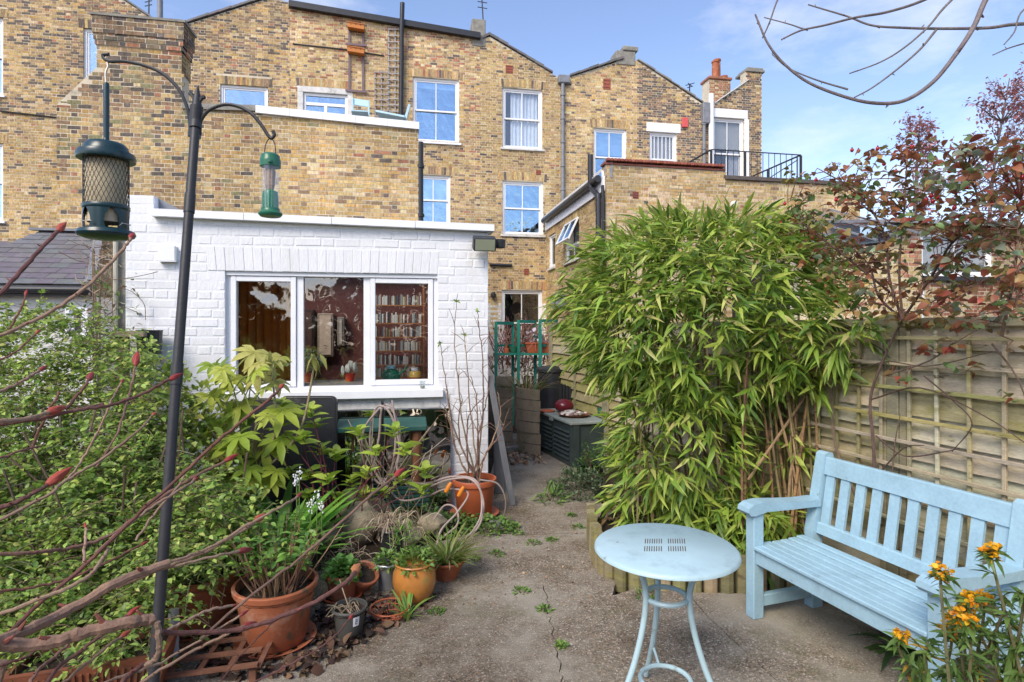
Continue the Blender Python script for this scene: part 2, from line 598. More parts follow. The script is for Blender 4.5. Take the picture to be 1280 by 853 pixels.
def scatter_mesh(name, tmpl, pos, dirs, size, cols, m, roll=None, wid=None):
    V, F = tmpl
    n = len(pos)
    if roll is None:
        roll = nrs.normal(0, 0.5, n)
    R = frames(np.asarray(dirs, float), roll)
    S = np.asarray(size, float)
    T = np.repeat(V[None], n, axis=0) * S[:, None, None]
    if wid is not None:
        T[:, :, 1] *= np.asarray(wid)[:, None]
    P = np.einsum('nij,nkj->nki', R, T) + np.asarray(pos, float)[:, None, :]
    k = len(V)
    Fa = np.array(F)
    FF = (Fa[None] + (np.arange(n) * k)[:, None, None]).reshape(-1, Fa.shape[1])
    me = bpy.data.meshes.new(name)
    me.vertices.add(n * k)
    me.vertices.foreach_set('co', P.astype(np.float32).ravel())
    nf = len(FF)
    me.loops.add(nf * Fa.shape[1])
    me.loops.foreach_set('vertex_index', FF.astype(np.int32).ravel())
    me.polygons.add(nf)
    me.polygons.foreach_set('loop_start', (np.arange(nf) * Fa.shape[1]).astype(np.int32))
    me.polygons.foreach_set('use_smooth', np.ones(nf, dtype=bool))
    at_ = me.attributes.new('tint', 'FLOAT_COLOR', 'FACE')
    C = np.ones((nf, 4), dtype=np.float32)
    C[:, :3] = np.repeat(np.asarray(cols, float), len(F), axis=0)
    at_.data.foreach_set('color', C.ravel())
    me.materials.append(m)
    me.update(calc_edges=True)
    return me


def pal(n, cols, weights=None, a=0.18):
    "n colours drawn from a palette and varied"
    C = np.array(cols, float)
    i = nrs.choice(len(C), n, p=weights)
    return C[i] * (1 + nrs.uniform(-a, a, (n, 1))) * (1 + nrs.uniform(-a * 0.4, a * 0.4, (n, 3)))


def leaves(par, tmpl, pos, dirs, size, cols, m, nsep=300, name='leaf', wid=None, roll=None, stuff='foliage'):
    "the nsep leaves nearest the camera as parts sharing a few meshes, the rest as one part"
    pos, dirs, size, cols = (np.asarray(x, float) for x in (pos, dirs, size, cols))
    n = len(pos)
    if roll is None:
        roll = nrs.normal(0, 0.5, n)
    wid = np.ones(n) if wid is None else np.asarray(wid)
    d = pos[:, 0] * SN + pos[:, 1] * CS
    score = size / np.maximum(d, 0.2)
    px = HX + FPX * (pos[:, 0] * CS - pos[:, 1] * SN) / np.maximum(d, 0.05)
    py = HY - FPX * (pos[:, 2] - EYE) / np.maximum(d, 0.05)
    inside = (px > 0) & (px < 1280) & (py > 0) & (py < 853) & (d > 0.1)
    score = np.where(inside, score, 0) * (1 + 0.9 * (d < np.median(d)))
    order = np.argsort(-score)
    sep = order[:nsep]
    sep = sep[score[sep] > 0]
    rest = np.setdiff1d(np.arange(n), sep)
    if len(sep):
        nv = min(10, len(sep))
        pick = sep[nrs.choice(len(sep), nv, replace=False)]
        metas = [scatter_mesh(name, tmpl, np.zeros((1, 3)), np.array([[1.0, 0, 0]]), [1.0], [cols[j]], m, roll=np.zeros(1)) for j in pick]
        lum = cols[pick].sum(axis=1)
        R = frames(dirs[sep], roll[sep])
        for q, j in enumerate(sep):
            v = int(np.argmin(np.abs(lum - cols[j].sum()) + nrs.uniform(0, 0.02, nv)))
            o = bpy.data.objects.new(name, metas[v])
            COL.objects.link(o)
            mw = Matrix([[*(R[q][r] * np.array([size[j], size[j] * wid[j], size[j]])), pos[j][r]] for r in range(3)] + [[0, 0, 0, 1]])
            o.parent = par
            if par in ROOTLOC:
                o.matrix_parent_inverse = Matrix.Translation(-ROOTLOC[par])
            o.matrix_basis = mw
    if len(rest):
        me = scatter_mesh(stuff, tmpl, pos[rest], dirs[rest], size[rest], cols[rest], m, roll=roll[rest], wid=wid[rest])
        o = bpy.data.objects.new(stuff, me)
        COL.objects.link(o)
        setpar(o, par)
        o['kind'] = 'stuff'


# ------------------------------------------------------------------ walls of individual bricks
class PL:
    "a vertical wall plane: u runs along it, n points out of it"
    def __init__(s, O, U, N):
        s.O, s.U, s.N = Vector(O), Vector(U), Vector(N)

    def p(s, u, z, n=0.0):
        q = s.O + s.U * u + s.N * n
        q.z += z
        return q

    def uz(s, px, py):
        if abs(s.N.y) > 0.5:
            q = onY(px, py, s.O.y)
        else:
            q = onX(px, py, s.O.x)
        d = q - s.O
        return d.dot(s.U), q.z

    def rect(s, x0, y0, x1, y1):
        "photograph rectangle to (u0, z0, u1, z1)"
        a = s.uz(x0, (y0 + y1) / 2)[0]
        b = s.uz(x1, (y0 + y1) / 2)[0]
        xm = (x0 + x1) / 2
        return (min(a, b), s.uz(xm, y1)[1], max(a, b), s.uz(xm, y0)[1])

    def slab(s, mb, u0, z0, u1, z1, n0, n1, col=(0.5, 0.5, 0.5), bev=0.0):
        c = s.p((u0 + u1) / 2, (z0 + z1) / 2, (n0 + n1) / 2)
        return mb.obox(c, s.U * ((u1 - u0) / 2), s.N * ((n1 - n0) / 2), Vector((0, 0, (z1 - z0) / 2)), col, bev)

    def ring(s, mb, u0, z0, u1, z1, w_, n0, n1, col=(0.5, 0.5, 0.5), bev=0.0):
        s.slab(mb, u0, z0, u0 + w_, z1, n0, n1, col, bev)
        s.slab(mb, u1 - w_, z0, u1, z1, n0, n1, col, bev)
        s.slab(mb, u0 + w_, z0, u1 - w_, z0 + w_, n0, n1 - 0.0015, col, bev)
        s.slab(mb, u0 + w_, z1 - w_, u1 - w_, z1, n0, n1 - 0.0015, col, bev)


def line_at(poly, um):
    for (a, za), (b, zb) in zip(poly[:-1], poly[1:]):
        if a <= um <= b and b - a > 1e-9:
            return lambda u: za + (zb - za) * (u - a) / (b - a)
    return lambda u: poly[-1][1]


YEL, TAN, BRN, DRK, RED, PALE, OCH = (0.52, 0.37, 0.17), (0.43, 0.30, 0.15), (0.28, 0.19, 0.115), (0.145, 0.115, 0.095), (0.38, 0.18, 0.105), (0.57, 0.45, 0.26), (0.48, 0.31, 0.12)


def stock(wts):
    P = [YEL, TAN, BRN, DRK, RED, PALE, OCH]

    def f(u, z):
        return jit3(rnd.choices(P, wts)[0], 0.14)
    return f


def brickwall(root, pl, top, zmin, holes=(), skip=(), ch=0.070, bl=0.212, mort=0.012, proud=0.0035, color=None, nind=300, vis=None,
              thick=0.1, bev=False, bond='flemish', m_brick='brick', m_mort='mortar', irr=0.0025, behind=0.02, hidden=(), z_row0=None, wave=0.0):
    umin, umax = top[0][0], top[-1][0]
    # mortar body
    us = sorted(set([umin, umax] + [u for u, _ in top] + [h[0] for h in holes] + [h[2] for h in holes]))
    us = [u for u in us if umin - 1e-6 <= u <= umax + 1e-6]
    mb = MB()
    for a, b in zip(us[:-1], us[1:]):
        if b - a < 1e-4:
            continue
        tl = line_at(top, (a + b) / 2)
        hs = sorted([(h[1], h[3]) for h in holes if h[0] <= (a + b) / 2 <= h[2]])
        z = zmin
        segs = []
        for h0, h1 in hs:
            if h0 > z:
                segs.append((z, h0, h0))
            z = max(z, h1)
        segs.append((z, tl(a), tl(b)))
        for z0, za, zb in segs:
            if max(za, zb) - z0 < 0.004:
                continue
            mb.prism([pl.p(a, z0), pl.p(b, z0), pl.p(b, max(zb, z0)), pl.p(a, max(za, z0))], pl.N * -thick)
    part('mortar', mb, MT[m_mort], root)
    # bricks
    L, Hh = bl - mort, ch - mort
    head = bl / 2 - mort
    out = MB()
    cand = []
    zt_max = max(z for _, z in top)
    row = 0
    z = zmin if z_row0 is None else z_row0
    blocks = list(holes) + list(skip)
    while z < zt_max:
        zc = z + Hh / 2
        if zc > zmin:
            cuts = sorted([(h[0], h[2]) for h in blocks if h[1] < zc < h[3]])
            u = umin - (0 if row % 2 else (0.75 * bl if bond == 'flemish' else bl / 2))
            k = 0
            while u < umax:
                ln = L if (bond != 'flemish' or k % 2 == 0) else head
                a, b = max(u, umin), min(u + ln, umax)
                u += ln + mort
                k += 1
                if b - a < 0.025:
                    continue
                spans = [(a, b)]
                for c0, c1 in cuts:
                    ns = []
                    for s0, s1 in spans:
                        if c1 <= s0 or c0 >= s1:
                            ns.append((s0, s1))
                        else:
                            if c0 - s0 > 0.02:
                                ns.append((s0, c0))
                            if s1 - c1 > 0.02:
                                ns.append((c1, s1))
                    spans = ns
                for s0, s1 in spans:
                    tl = line_at(top, (s0 + s1) / 2)
                    zt = min(tl(s0), tl(s1)) - 0.001
                    if zt < z + Hh * 0.35:
                        continue
                    if any(h[0] < (s0 + s1) / 2 < h[2] and h[1] < zc < h[3] for h in hidden):
                        continue
                    z1 = min(z + Hh, zt)
                    full = abs((s1 - s0) - L) < 1e-6 and abs(z1 - z - Hh) < 1e-6
                    cand.append((s0, s1, z, z1, full))
        z += ch
        row += 1
    infos = []
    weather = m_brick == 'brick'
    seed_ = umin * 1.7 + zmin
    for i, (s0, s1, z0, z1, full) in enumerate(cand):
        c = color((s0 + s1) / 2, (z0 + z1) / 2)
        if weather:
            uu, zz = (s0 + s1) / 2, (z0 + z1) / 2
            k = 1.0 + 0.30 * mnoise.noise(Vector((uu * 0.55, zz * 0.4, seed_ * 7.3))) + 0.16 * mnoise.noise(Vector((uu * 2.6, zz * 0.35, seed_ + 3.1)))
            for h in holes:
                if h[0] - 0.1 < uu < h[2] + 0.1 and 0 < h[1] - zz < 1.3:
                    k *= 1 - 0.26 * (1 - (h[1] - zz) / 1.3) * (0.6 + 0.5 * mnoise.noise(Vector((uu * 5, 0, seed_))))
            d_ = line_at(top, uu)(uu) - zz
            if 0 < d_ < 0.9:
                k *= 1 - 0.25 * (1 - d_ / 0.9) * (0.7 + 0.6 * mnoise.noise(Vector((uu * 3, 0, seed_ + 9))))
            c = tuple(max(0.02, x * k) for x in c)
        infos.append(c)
    sep = set()
    if nind:
        sc = []
        for i, (s0, s1, z0, z1, full) in enumerate(cand):
            if not full:
                continue
            x, y, d = proj(pl.p((s0 + s1) / 2, (z0 + z1) / 2))
            if d < 0 or not (4 < x < 1276 and 4 < y < 849):
                continue
            if vis is not None and not any(v[0] < x < v[2] and v[1] < y < v[3] for v in vis):
                continue
            sc.append((d, i))
        sc.sort()
        sep = set(i for _, i in sc[:nind])

    def brick(mb, P, l2, h2, c, pr):
        "P(u,z,n) with u,z about the brick's centre"
        if bev:
            i_ = min(0.007, h2 * 0.3)
            V = [P(-l2, -h2, -behind), P(l2, -h2, -behind), P(l2, h2, -behind), P(-l2, h2, -behind),
                 P(-l2, -h2, pr - 0.006), P(l2, -h2, pr - 0.006), P(l2, h2, pr - 0.006), P(-l2, h2, pr - 0.006),
                 P(-l2 + i_, -h2 + i_, pr), P(l2 - i_, -h2 + i_, pr), P(l2 - i_, h2 - i_, pr), P(-l2 + i_, h2 - i_, pr)]
            F = [(0, 1, 5, 4), (1, 2, 6, 5), (2, 3, 7, 6), (3, 0, 4, 7), (4, 5, 9, 8), (5, 6, 10, 9), (6, 7, 11, 10), (7, 4, 8, 11), (8, 9, 10, 11)]
        else:
            V = [P(-l2, -h2, -behind), P(l2, -h2, -behind), P(l2, h2, -behind), P(-l2, h2, -behind), P(-l2, -h2, pr), P(l2, -h2, pr), P(l2, h2, pr), P(-l2, h2, pr)]
            F = [(0, 1, 5, 4), (1, 2, 6, 5), (2, 3, 7, 6), (3, 0, 4, 7), (4, 5, 6, 7)]
        if (pl.U.cross(Vector((0, 0, 1)))).dot(pl.N) < 0:
            F = [f[::-1] for f in F]
        mb.add(V, F, c)
    variants = []
    if sep:
        ids = sorted(sep)
        nv = min(14, len(ids))
        for j in rnd.sample(ids, nv):
            m_ = MB()
            a_ = rnd.uniform(-irr, irr)
            brick(m_, lambda u, zz, n: pl.U * u + pl.N * n + Vector((0, 0, zz + (a_ * u / (L / 2)))), L / 2, Hh / 2, infos[j], proud)
            variants.append((infos[j], m_.mesh('brick', MT[m_brick])))
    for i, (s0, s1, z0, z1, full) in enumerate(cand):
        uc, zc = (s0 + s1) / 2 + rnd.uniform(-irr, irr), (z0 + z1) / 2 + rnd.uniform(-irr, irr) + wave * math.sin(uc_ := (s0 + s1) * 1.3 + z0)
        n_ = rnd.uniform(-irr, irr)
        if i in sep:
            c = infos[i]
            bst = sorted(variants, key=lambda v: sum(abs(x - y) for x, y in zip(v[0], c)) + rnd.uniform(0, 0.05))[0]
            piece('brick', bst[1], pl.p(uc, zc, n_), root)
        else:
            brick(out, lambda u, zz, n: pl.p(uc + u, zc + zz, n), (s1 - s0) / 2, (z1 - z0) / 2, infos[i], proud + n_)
    if out.f:
        part('brickwork', out, MT[m_brick], root, kind='stuff')


def soldier(root, pl, u0, z0, u1, z1, color, arch=0.0, m='brick', proud=0.008, name='brick_lintel', wd=0.075):
    "a row of upright bricks over an opening"
    mb = MB()
    n = max(3, int(round((u1 - u0) / wd)))
    for i in range(n):
        a, b = u0 + (u1 - u0) * i / n, u0 + (u1 - u0) * (i + 1) / n
        t = ((i + 0.5) / n - 0.5) * 2
        up = arch * (1 - t * t)
        lean = t * 0.018
        g = 0.005
        V = [pl.p(a + g - lean * 0, z0 + up, -0.03), pl.p(b - g, z0 + up, -0.03), pl.p(b - g + lean, z1 + up, -0.03), pl.p(a + g + lean, z1 + up, -0.03)]
        mb.prism(V, pl.N * (0.03 + proud + rnd.uniform(-0.002, 0.002)), color(0, 0))
    part(name, mb, MT[m], root)


def sash_window(root, pl, r, fw=0.06, recess=0.09, bars=1, sill=True, curtain=None, blind=None, glass='sky_glass', rail=0.5, casement=False, sillw=0.06, label=None):
    u0, z0, u1, z1 = r
    fr = MB()
    pl.ring(fr, u0, z0, u1, z1, fw, -recess - 0.05, -recess + 0.035)
    f = part('window', fr, MT['upvc'], root, label=label)
    zr = z0 + (z1 - z0) * rail
    def sash(a, b, n):
        mb = MB()
        pl.ring(mb, u0 + fw, a, u1 - fw, b, 0.045, n - 0.035, n)
        if bars:
            for k in range(1, bars + 1):
                uu = u0 + fw + (u1 - u0 - 2 * fw) * k / (bars + 1)
                pl.slab(mb, uu - 0.012, a + 0.045, uu + 0.012, b - 0.045, n - 0.03, n - 0.004)
        part('sash', mb, MT['upvc'], f)
        mg = MB()
        pl.slab(mg, u0 + fw + 0.03, a + 0.03, u1 - fw - 0.03, b - 0.03, n - 0.024, n - 0.018)
        part('pane', mg, MT[glass], f)
    if casement:
        sash(z0 + fw, z1 - fw, -recess + 0.01)
    else:
        sash(zr - 0.02, z1 - fw, -recess + 0.012)
        sash(z0 + fw, zr + 0.025, -recess - 0.03)
    if sill:
        ms = MB()
        pl.slab(ms, u0 - 0.06, z0 - sillw, u1 + 0.06, z0 - 0.002, -recess - 0.05, 0.055, bev=0.006)
        part('sill', ms, MT['stone_cope'] if sill == 'stone' else MT['white_paint'], f)
    if curtain:
        mc = MB()
        for a, b in curtain:
            n = 26
            uu0, uu1 = u0 + fw + (u1 - u0 - 2 * fw) * a, u0 + fw + (u1 - u0 - 2 * fw) * b
            V, F = [], []
            for k in range(n + 1):
                u = uu0 + (uu1 - uu0) * k / n
                q = -recess - 0.1 + 0.022 * math.sin(k * 1.9) + 0.01 * math.sin(k * 0.7)
                V += [pl.p(u, z0 + fw, q), pl.p(u, z1 - fw, q)]
            for k in range(n):
                F.append((2 * k, 2 * k + 2, 2 * k + 3, 2 * k + 1))
            mc.add(V, F, (0.62, 0.66, 0.74))
        part('curtain', mc, MT['cloth'], f)
    if blind:
        mc = MB()
        a, c_ = blind
        pl.slab(mc, u0 + fw, z0 + (z1 - z0) * a, u1 - fw, z1 - fw, -recess - 0.075, -recess - 0.07, c_)
        part('blind', mc, MT['cloth'], f)
    return f


def pipe(root, pts, r, m='black_plastic', name='drainpipe', brackets=0):
    mb = MB()
    mb.tube(pts, r, 10)
    P = [Vector(p) for p in pts]
    for i in range(brackets):
        q = P[0].lerp(P[-1], (i + 0.5) / brackets)
        mb.lathe([(r * 1.0, -0.03), (r * 1.35, -0.028), (r * 1.35, 0.028), (r * 1.0, 0.03)], q, 10)
    return part(name, mb, MT[m], root, smooth=True)


# ------------------------------------------------------------------ ground
g = MB()
g.add([(-150, -60, -0.12), (150, -60, -0.12), (150, 200, -0.12), (-150, 200, -0.12)], [(0, 1, 2, 3)])
struct('ground', g, MT['soil'])


def slab_mat():
    m = bpy.data.materials.new('aggregate_concrete')
    m.use_nodes = True
    t = m.node_tree
    N, L = t.nodes, t.links
    b = N['Principled BSDF']
    b.inputs['Roughness'].default_value = 0.9
    b.inputs['Specular IOR Level'].default_value = 0.2
    geo = N.new('ShaderNodeNewGeometry')

    def noise(sc, det=6, ro=0.62):
        n = N.new('ShaderNodeTexNoise')
        n.inputs['Scale'].default_value = sc
        n.inputs['Detail'].default_value = det
        n.inputs['Roughness'].default_value = ro
        L.new(geo.outputs['Position'], n.inputs['Vector'])
        return n.outputs['Fac']

    def ramp(f, stops):
        r = N.new('ShaderNodeValToRGB')
        e = r.color_ramp.elements
        while len(e) < len(stops):
            e.new(0.5)
        for k, (p, c) in enumerate(stops):
            e[k].position = p
            e[k].color = (*c, 1)
        L.new(f, r.inputs['Fac'])
        return r.outputs['Color']

    def mix(f, a, c, mode='MIX', fac=1.0):
        x = N.new('ShaderNodeMixRGB')
        x.blend_type = mode
        if f is None:
            x.inputs['Fac'].default_value = fac
        else:
            L.new(f, x.inputs['Fac'])
        for s_, v in ((x.inputs['Color1'], a), (x.inputs['Color2'], c)):
            if isinstance(v, tuple):
                s_.default_value = (*v, 1)
            else:
                L.new(v, s_)
        return x.outputs['Color']
    vor = N.new('ShaderNodeTexVoronoi')
    vor.inputs['Scale'].default_value = 135
    L.new(geo.outputs['Position'], vor.inputs['Vector'])
    sep = N.new('ShaderNodeSeparateColor')
    L.new(vor.outputs['Color'], sep.inputs['Color'])
    stones = ramp(sep.outputs[0], [(0.0, (0.09, 0.075, 0.06)), (0.35, (0.20, 0.165, 0.125)), (0.62, (0.30, 0.25, 0.19)), (0.82, (0.33, 0.23, 0.15)), (0.95, (0.5, 0.45, 0.37)), (1.0, (0.68, 0.63, 0.55))])
    cement = ramp(noise(3.2), [(0.3, (0.25, 0.222, 0.178)), (0.7, (0.38, 0.345, 0.28))])
    worn = ramp(noise(1.1, 8, 0.7), [(0.38, (0.1, 0.1, 0.1)), (0.56, (0.9, 0.9, 0.9))])
    c = mix(worn, cement, stones)
    damp = ramp(noise(0.55, 8, 0.72), [(0.42, (0, 0, 0)), (0.62, (1, 1, 1))])
    c = mix(damp, c, mix(None, c, (0.46, 0.42, 0.38), 'MULTIPLY', 1.0))
    moss = ramp(noise(1.7, 8, 0.75), [(0.54, (0, 0, 0)), (0.72, (0.6, 0.6, 0.6))])
    c = mix(moss, c, (0.10, 0.105, 0.035))
    lich = ramp(noise(9, 6, 0.6), [(0.68, (0, 0, 0)), (0.74, (0.6, 0.6, 0.6))])
    c = mix(lich, c, (0.42, 0.41, 0.36))
    c = mix(None, c, ramp(noise(260, 2), [(0.3, (0.68, 0.68, 0.68)), (0.7, (1.25, 1.25, 1.25))]), 'MULTIPLY', 1.0)
    L.new(c, b.inputs['Base Color'])
    bp = N.new('ShaderNodeBump')
    bp.inputs['Strength'].default_value = 0.45
    bp.inputs['Distance'].default_value = 0.008
    L.new(vor.outputs['Distance'], bp.inputs['Height'])
    bp2 = N.new('ShaderNodeBump')
    bp2.inputs['Strength'].default_value = 0.35
    bp2.inputs['Distance'].default_value = 0.03
    L.new(noise(6, 6), bp2.inputs['Height'])
    L.new(bp.outputs['Normal'], bp2.inputs['Normal'])
    L.new(bp2.outputs['Normal'], b.inputs['Normal'])
    return m


MT['concrete'] = slab_mat()


def rough_edge(pts, step=0.05, amp=0.0015):
    o = []
    for a, b in zip(pts, pts[1:] + pts[:1]):
        a, b = Vector(a), Vector(b)
        n = max(1, int((b - a).length / step))
        for k in range(n):
            q = a.lerp(b, k / n)
            o.append(q + Vector((rnd.uniform(-amp, amp), rnd.uniform(-amp, amp), 0)))
    return o


def gp(x, y):
    return gnd(x, y, 0.0)


def slab(name, pts, h=0.0):
    P = rough_edge([Vector((p.x, p.y, h)) for p in pts])
    mb = MB()
    mb.prism([Vector((p.x, p.y, h - 0.1)) for p in P], (0, 0, 0.1 + 0.0))
    return struct(name, mb, MT['concrete'])


# poured concrete slabs, cracks and joints left open between them
J1, J2, J3 = cw(-0.15, 3.62), cw(0.20, 3.70), cw(0.62, 3.55)            # the crack across the middle
e = 0.0028
slab('patio_slab', [cw(-0.42, 4.55), cw(0.60, 4.62), cw(0.72, 3.9), J3 + Vector((0, e, 0)), J2 + Vector((0, e, 0)), J1 + Vector((0, e, 0)), cw(-2.2, 3.30), cw(-1.25, 3.95)])
C1, C2 = cw(0.19, 3.2), cw(0.27, 2.0)
CK = [J2.lerp(C2, k / 40) + Vector((rnd.uniform(-0.014, 0.014), rnd.uniform(-0.01, 0.01), 0)) for k in range(1, 40)]
slab('patio_slab', [J1 - Vector((0, e, 0)), J2 - Vector((e, e, 0))] + [q - Vector((e, 0, 0)) for q in CK] + [C2 - Vector((e, 0, 0)), cw(0.3, -2.0), cw(-2.6, -2.0), cw(-2.2, 3.28)])
R1, R2 = cw(1.12, 3.28), cw(1.32, 2.3)
slab('patio_slab', [J2 + Vector((e, -e, 0)), J3 - Vector((0, e, 0)), cw(0.8, 3.66), cw(1.08, 3.62), R1 - Vector((e, 0, 0)), R2 - Vector((e, 0, 0)), cw(1.6, -2.0), cw(0.31, -2.0), C2 + Vector((e, 0, 0))] + [q + Vector((e, 0, 0)) for q in CK[::-1]])
slab('patio_slab', [cw(1.095, 3.60), cw(2.12, 3.53), cw(2.5, 2.4), cw(3.6, -2.0), cw(1.615, -2.0), R2 + Vector((e, 0, 0)), R1 + Vector((e, 0, 0))])
slab('path', [cw(-0.42, 4.57), cw(0.62, 4.64), cw(0.85, 5.3), cw(0.75, 6.6), cw(0.9, 9.0), cw(-0.15, 9.0), cw(-0.28, 5.5)])

# ------------------------------------------------------------------ white painted garden extension
YW = 5.40
W = PL((0, YW, 0), (1, 0, 0), (0, -1, 0))
ext = thing('garden_extension', 'white painted brick single storey extension with a wide three pane window', 'building', (W.uz(400, 400)[0], YW, 0))
uL, uR = W.uz(157, 400)[0], W.uz(610, 400)[0]
zcl, zcr = W.uz(200, 272)[1], W.uz(614, 291)[1]
wo = W.rect(281, 341, 547, 497)                    # window opening
zA = W.uz(400, 312)[1]
uS = W.uz(192, 260)[0]
zU = W.uz(170, 244)[1]


def whitecol(u, z):
    k = rnd.uniform(0.94, 0.99)
    b_ = 0.77 * k
    return (b_, b_ * 1.005, b_ * 1.02)


top = [(uL, zU), (uS, zU), (uS, zcl), (uR, zcr)]
sold = (wo[0] - 0.14, wo[3], wo[2] + 0.0, wo[3] + 0.215)
brickwall(ext, W, top, -0.1, holes=[wo], skip=[sold], ch=0.080, bl=0.228, mort=0.008, proud=0.0025, color=whitecol, nind=300, vis=[(158, 243, 283, 470), (545, 290, 612, 560), (283, 270, 560, 342)],
          bev=True, m_brick='white_brick', m_mort='white_mortar', irr=0.0022, bond='flemish', thick=0.12, wave=0.004)
soldier(ext, W, sold[0], sold[1] + 0.005, sold[2], sold[3] - 0.005, whitecol, m='white_brick', proud=0.004)
SR = PL((uR, 0, 0), (0, 1, 0), (1, 0, 0))
brickwall(ext, SR, [(YW + 0.125, zcr), (10.75, zcr)], -0.1, ch=0.080, bl=0.228, proud=0.003, color=whitecol, nind=0, m_brick='white_brick', m_mort='white_mortar', bev=False, thick=0.12)
SL = PL((uL, 0, 0), (0, 1, 0), (-1, 0, 0))
brickwall(ext, SL, [(YW + 0.125, zcl), (10.75, zcl)], -0.1, ch=0.080, bl=0.228, proud=0.003, color=whitecol, nind=0, m_brick='white_brick', m_mort='white_mortar', bev=False, thick=0.12)
mb = MB()
zr = zcr - 0.05
mb.prism([(uL + 0.13, YW + 0.13, zcl - 0.06), (uR - 0.13, YW + 0.13, zcr - 0.06), (uR - 0.13, 6.5, zcr - 0.06), (uL + 0.13, 6.5, zcl - 0.06)], (0, 0, 0.05))
mb.prism([(uL + 0.13, 8.2, zcl - 0.06), (uR - 0.13, 8.2, zcr - 0.06), (uR - 0.13, 10.74, zcr - 0.06), (uL + 0.13, 10.74, zcl - 0.06)], (0, 0, 0.05))  # unseen gap before this piece, added to let daylight into the room
part('roof', mb, MT['lead'], ext)
mb = MB()
a, b = W.p(uS + 0.004, zcl, 0), W.p(uR + 0.05, zcr, 0)
for k in range(4):
    p, q = a.lerp(b, k / 4 + (0.0015 if k else 0)), a.lerp(b, (k + 1) / 4)
    dz = rnd.uniform(-0.003, 0.003)
    mb.prism([p + Vector((0, -0.075, 0.002 + dz)), q + Vector((0, -0.075, 0.002 + dz)), q + Vector((0, 0.18, 0.002)), p + Vector((0, 0.18, 0.002))], (0, 0, 0.062))
    part('coping_stone', mb, MT['white_paint'], ext)
    mb = MB()
mb = MB()
V = [W.p(uS + 0.003, zU + 0.0, -0.10), W.p(uS + 0.003, zcl + 0.07, -0.10), W.p(W.uz(226, 255)[0], zcl + 0.068, -0.10)]
mb.prism(V, (0, 0.3, 0))
part('lead_flashing', mb, MT['lead'], ext)
# window: head, frame, three sashes, sill
fr = MB()
u0, z0, u1, z1 = wo
zs = W.uz(400, 488)[1]
W.slab(fr, u0, z1 - 0.035, u1, z1 - 0.002, -0.115, -0.02)
W.slab(fr, u0, zs, u0 + 0.035, z1 - 0.036, -0.115, -0.045)
W.slab(fr, u1 - 0.035, zs, u1, z1 - 0.036, -0.115, -0.045)
mull = [W.uz(374, 400)[0], W.uz(458, 400)[0]]
for uu in mull:
    W.slab(fr, uu - 0.028, zs + 0.03, uu + 0.028, z1 - 0.036, -0.115, -0.047)
W.slab(fr, u0 + 0.035, zs, u1 - 0.035, zs + 0.03, -0.115, -0.048)
win = part('window', fr, MT['white_paint'], ext)
edges = [u0 + 0.037] + mull + [u1 - 0.037]
for k in range(3):
    a, b = edges[k] + (0.03 if k else 0), edges[k + 1] - (0.03 if k < 2 else 0)
    mg = MB()
    if k == 1:
        W.slab(mg, a, zs + 0.032, b, z1 - 0.04, -0.088, -0.083)
        part('pane', mg, MT['glass'], win)
        continue
    ms = MB()
    W.ring(ms, a + 0.002, zs + 0.033, b - 0.002, z1 - 0.04, 0.046, -0.105, -0.03, bev=0.004)
    s_ = part('sash', ms, MT['white_paint'], win)
    W.slab(mg, a + 0.04, zs + 0.07, b - 0.04, z1 - 0.08, -0.07, -0.065)
    part('pane', mg, MT['glass'], win)
ms = MB()
zb = W.uz(400, 499)[1]
W.slab(ms, u0 - 0.03, zb, u1 + 0.05, zs - 0.002, -0.115, 0.075, bev=0.006)
part('window_sill', ms, MT['white_paint'], ext)
ms = MB()
W.slab(ms, u0 - 0.02, zb - 0.10, u1 + 0.02, zb - 0.003, -0.02, 0.012)
part('render_band', ms, MT['stone_cope'], ext)
# the room behind the window
zf, zc_ = 0.35, min(zcl, zcr) - 0.12
rm = MB()
XA, XB = uL + 0.15, uR - 0.15
yb = 8.4
rm.add([(XA, YW + 0.13, zf), (XB, YW + 0.13, zf), (XB, yb, zf), (XA, yb, zf), (XA, YW + 0.13, zc_), (XB, YW + 0.13, zc_), (XB, yb, zc_), (XA, yb, zc_)],
       [(0, 1, 2, 3), (0, 3, 7, 4), (1, 5, 6, 2)], (0.20, 0.085, 0.05))
rm.add([(XA, YW + 0.13, zc_), (XB, YW + 0.13, zc_), (XB, 6.5, zc_), (XA, 6.5, zc_), (XA, 8.2, zc_), (XB, 8.2, zc_), (XB, yb, zc_), (XA, yb, zc_)], [(0, 1, 2, 3), (4, 5, 6, 7)], (0.5, 0.42, 0.36))  # ceiling left open under the added roof gap to brighten the room
rm.add([(XA, yb, zf), (XB, yb, zf), (XB, yb, zc_), (XA, yb, zc_)], [(0, 1, 2, 3)], (0.11, 0.035, 0.028))
part('room', rm, MT['plain'], ext)

for x0, x1, z0, z1, cc in ((372, 392, 0.35, 1.9, (0.05, 0.025, 0.02)), (396, 416, 1.25, 1.85, (0.30, 0.24, 0.18)), (421, 430, 1.4, 1.8, (0.22, 0.20, 0.17)), (436, 460, 0.35, 1.15, (0.10, 0.06, 0.04)), (300, 330, 1.2, 1.9, (0.16, 0.09, 0.06))):
    mb = MB()
    a, b = onY(x0, 400, 8.2).x, onY(x1, 400, 8.2).x
    mb.box((a, 8.25, z0), (b, 8.39, z1), cc, 0.01)
    mb.box((a + 0.03, 8.235, z0 + 0.03), (b - 0.03, 8.249, z1 - 0.03), tuple(min(1, c * 1.8) for c in cc))
    part('wall_furniture', mb, MT['plain'], ext)
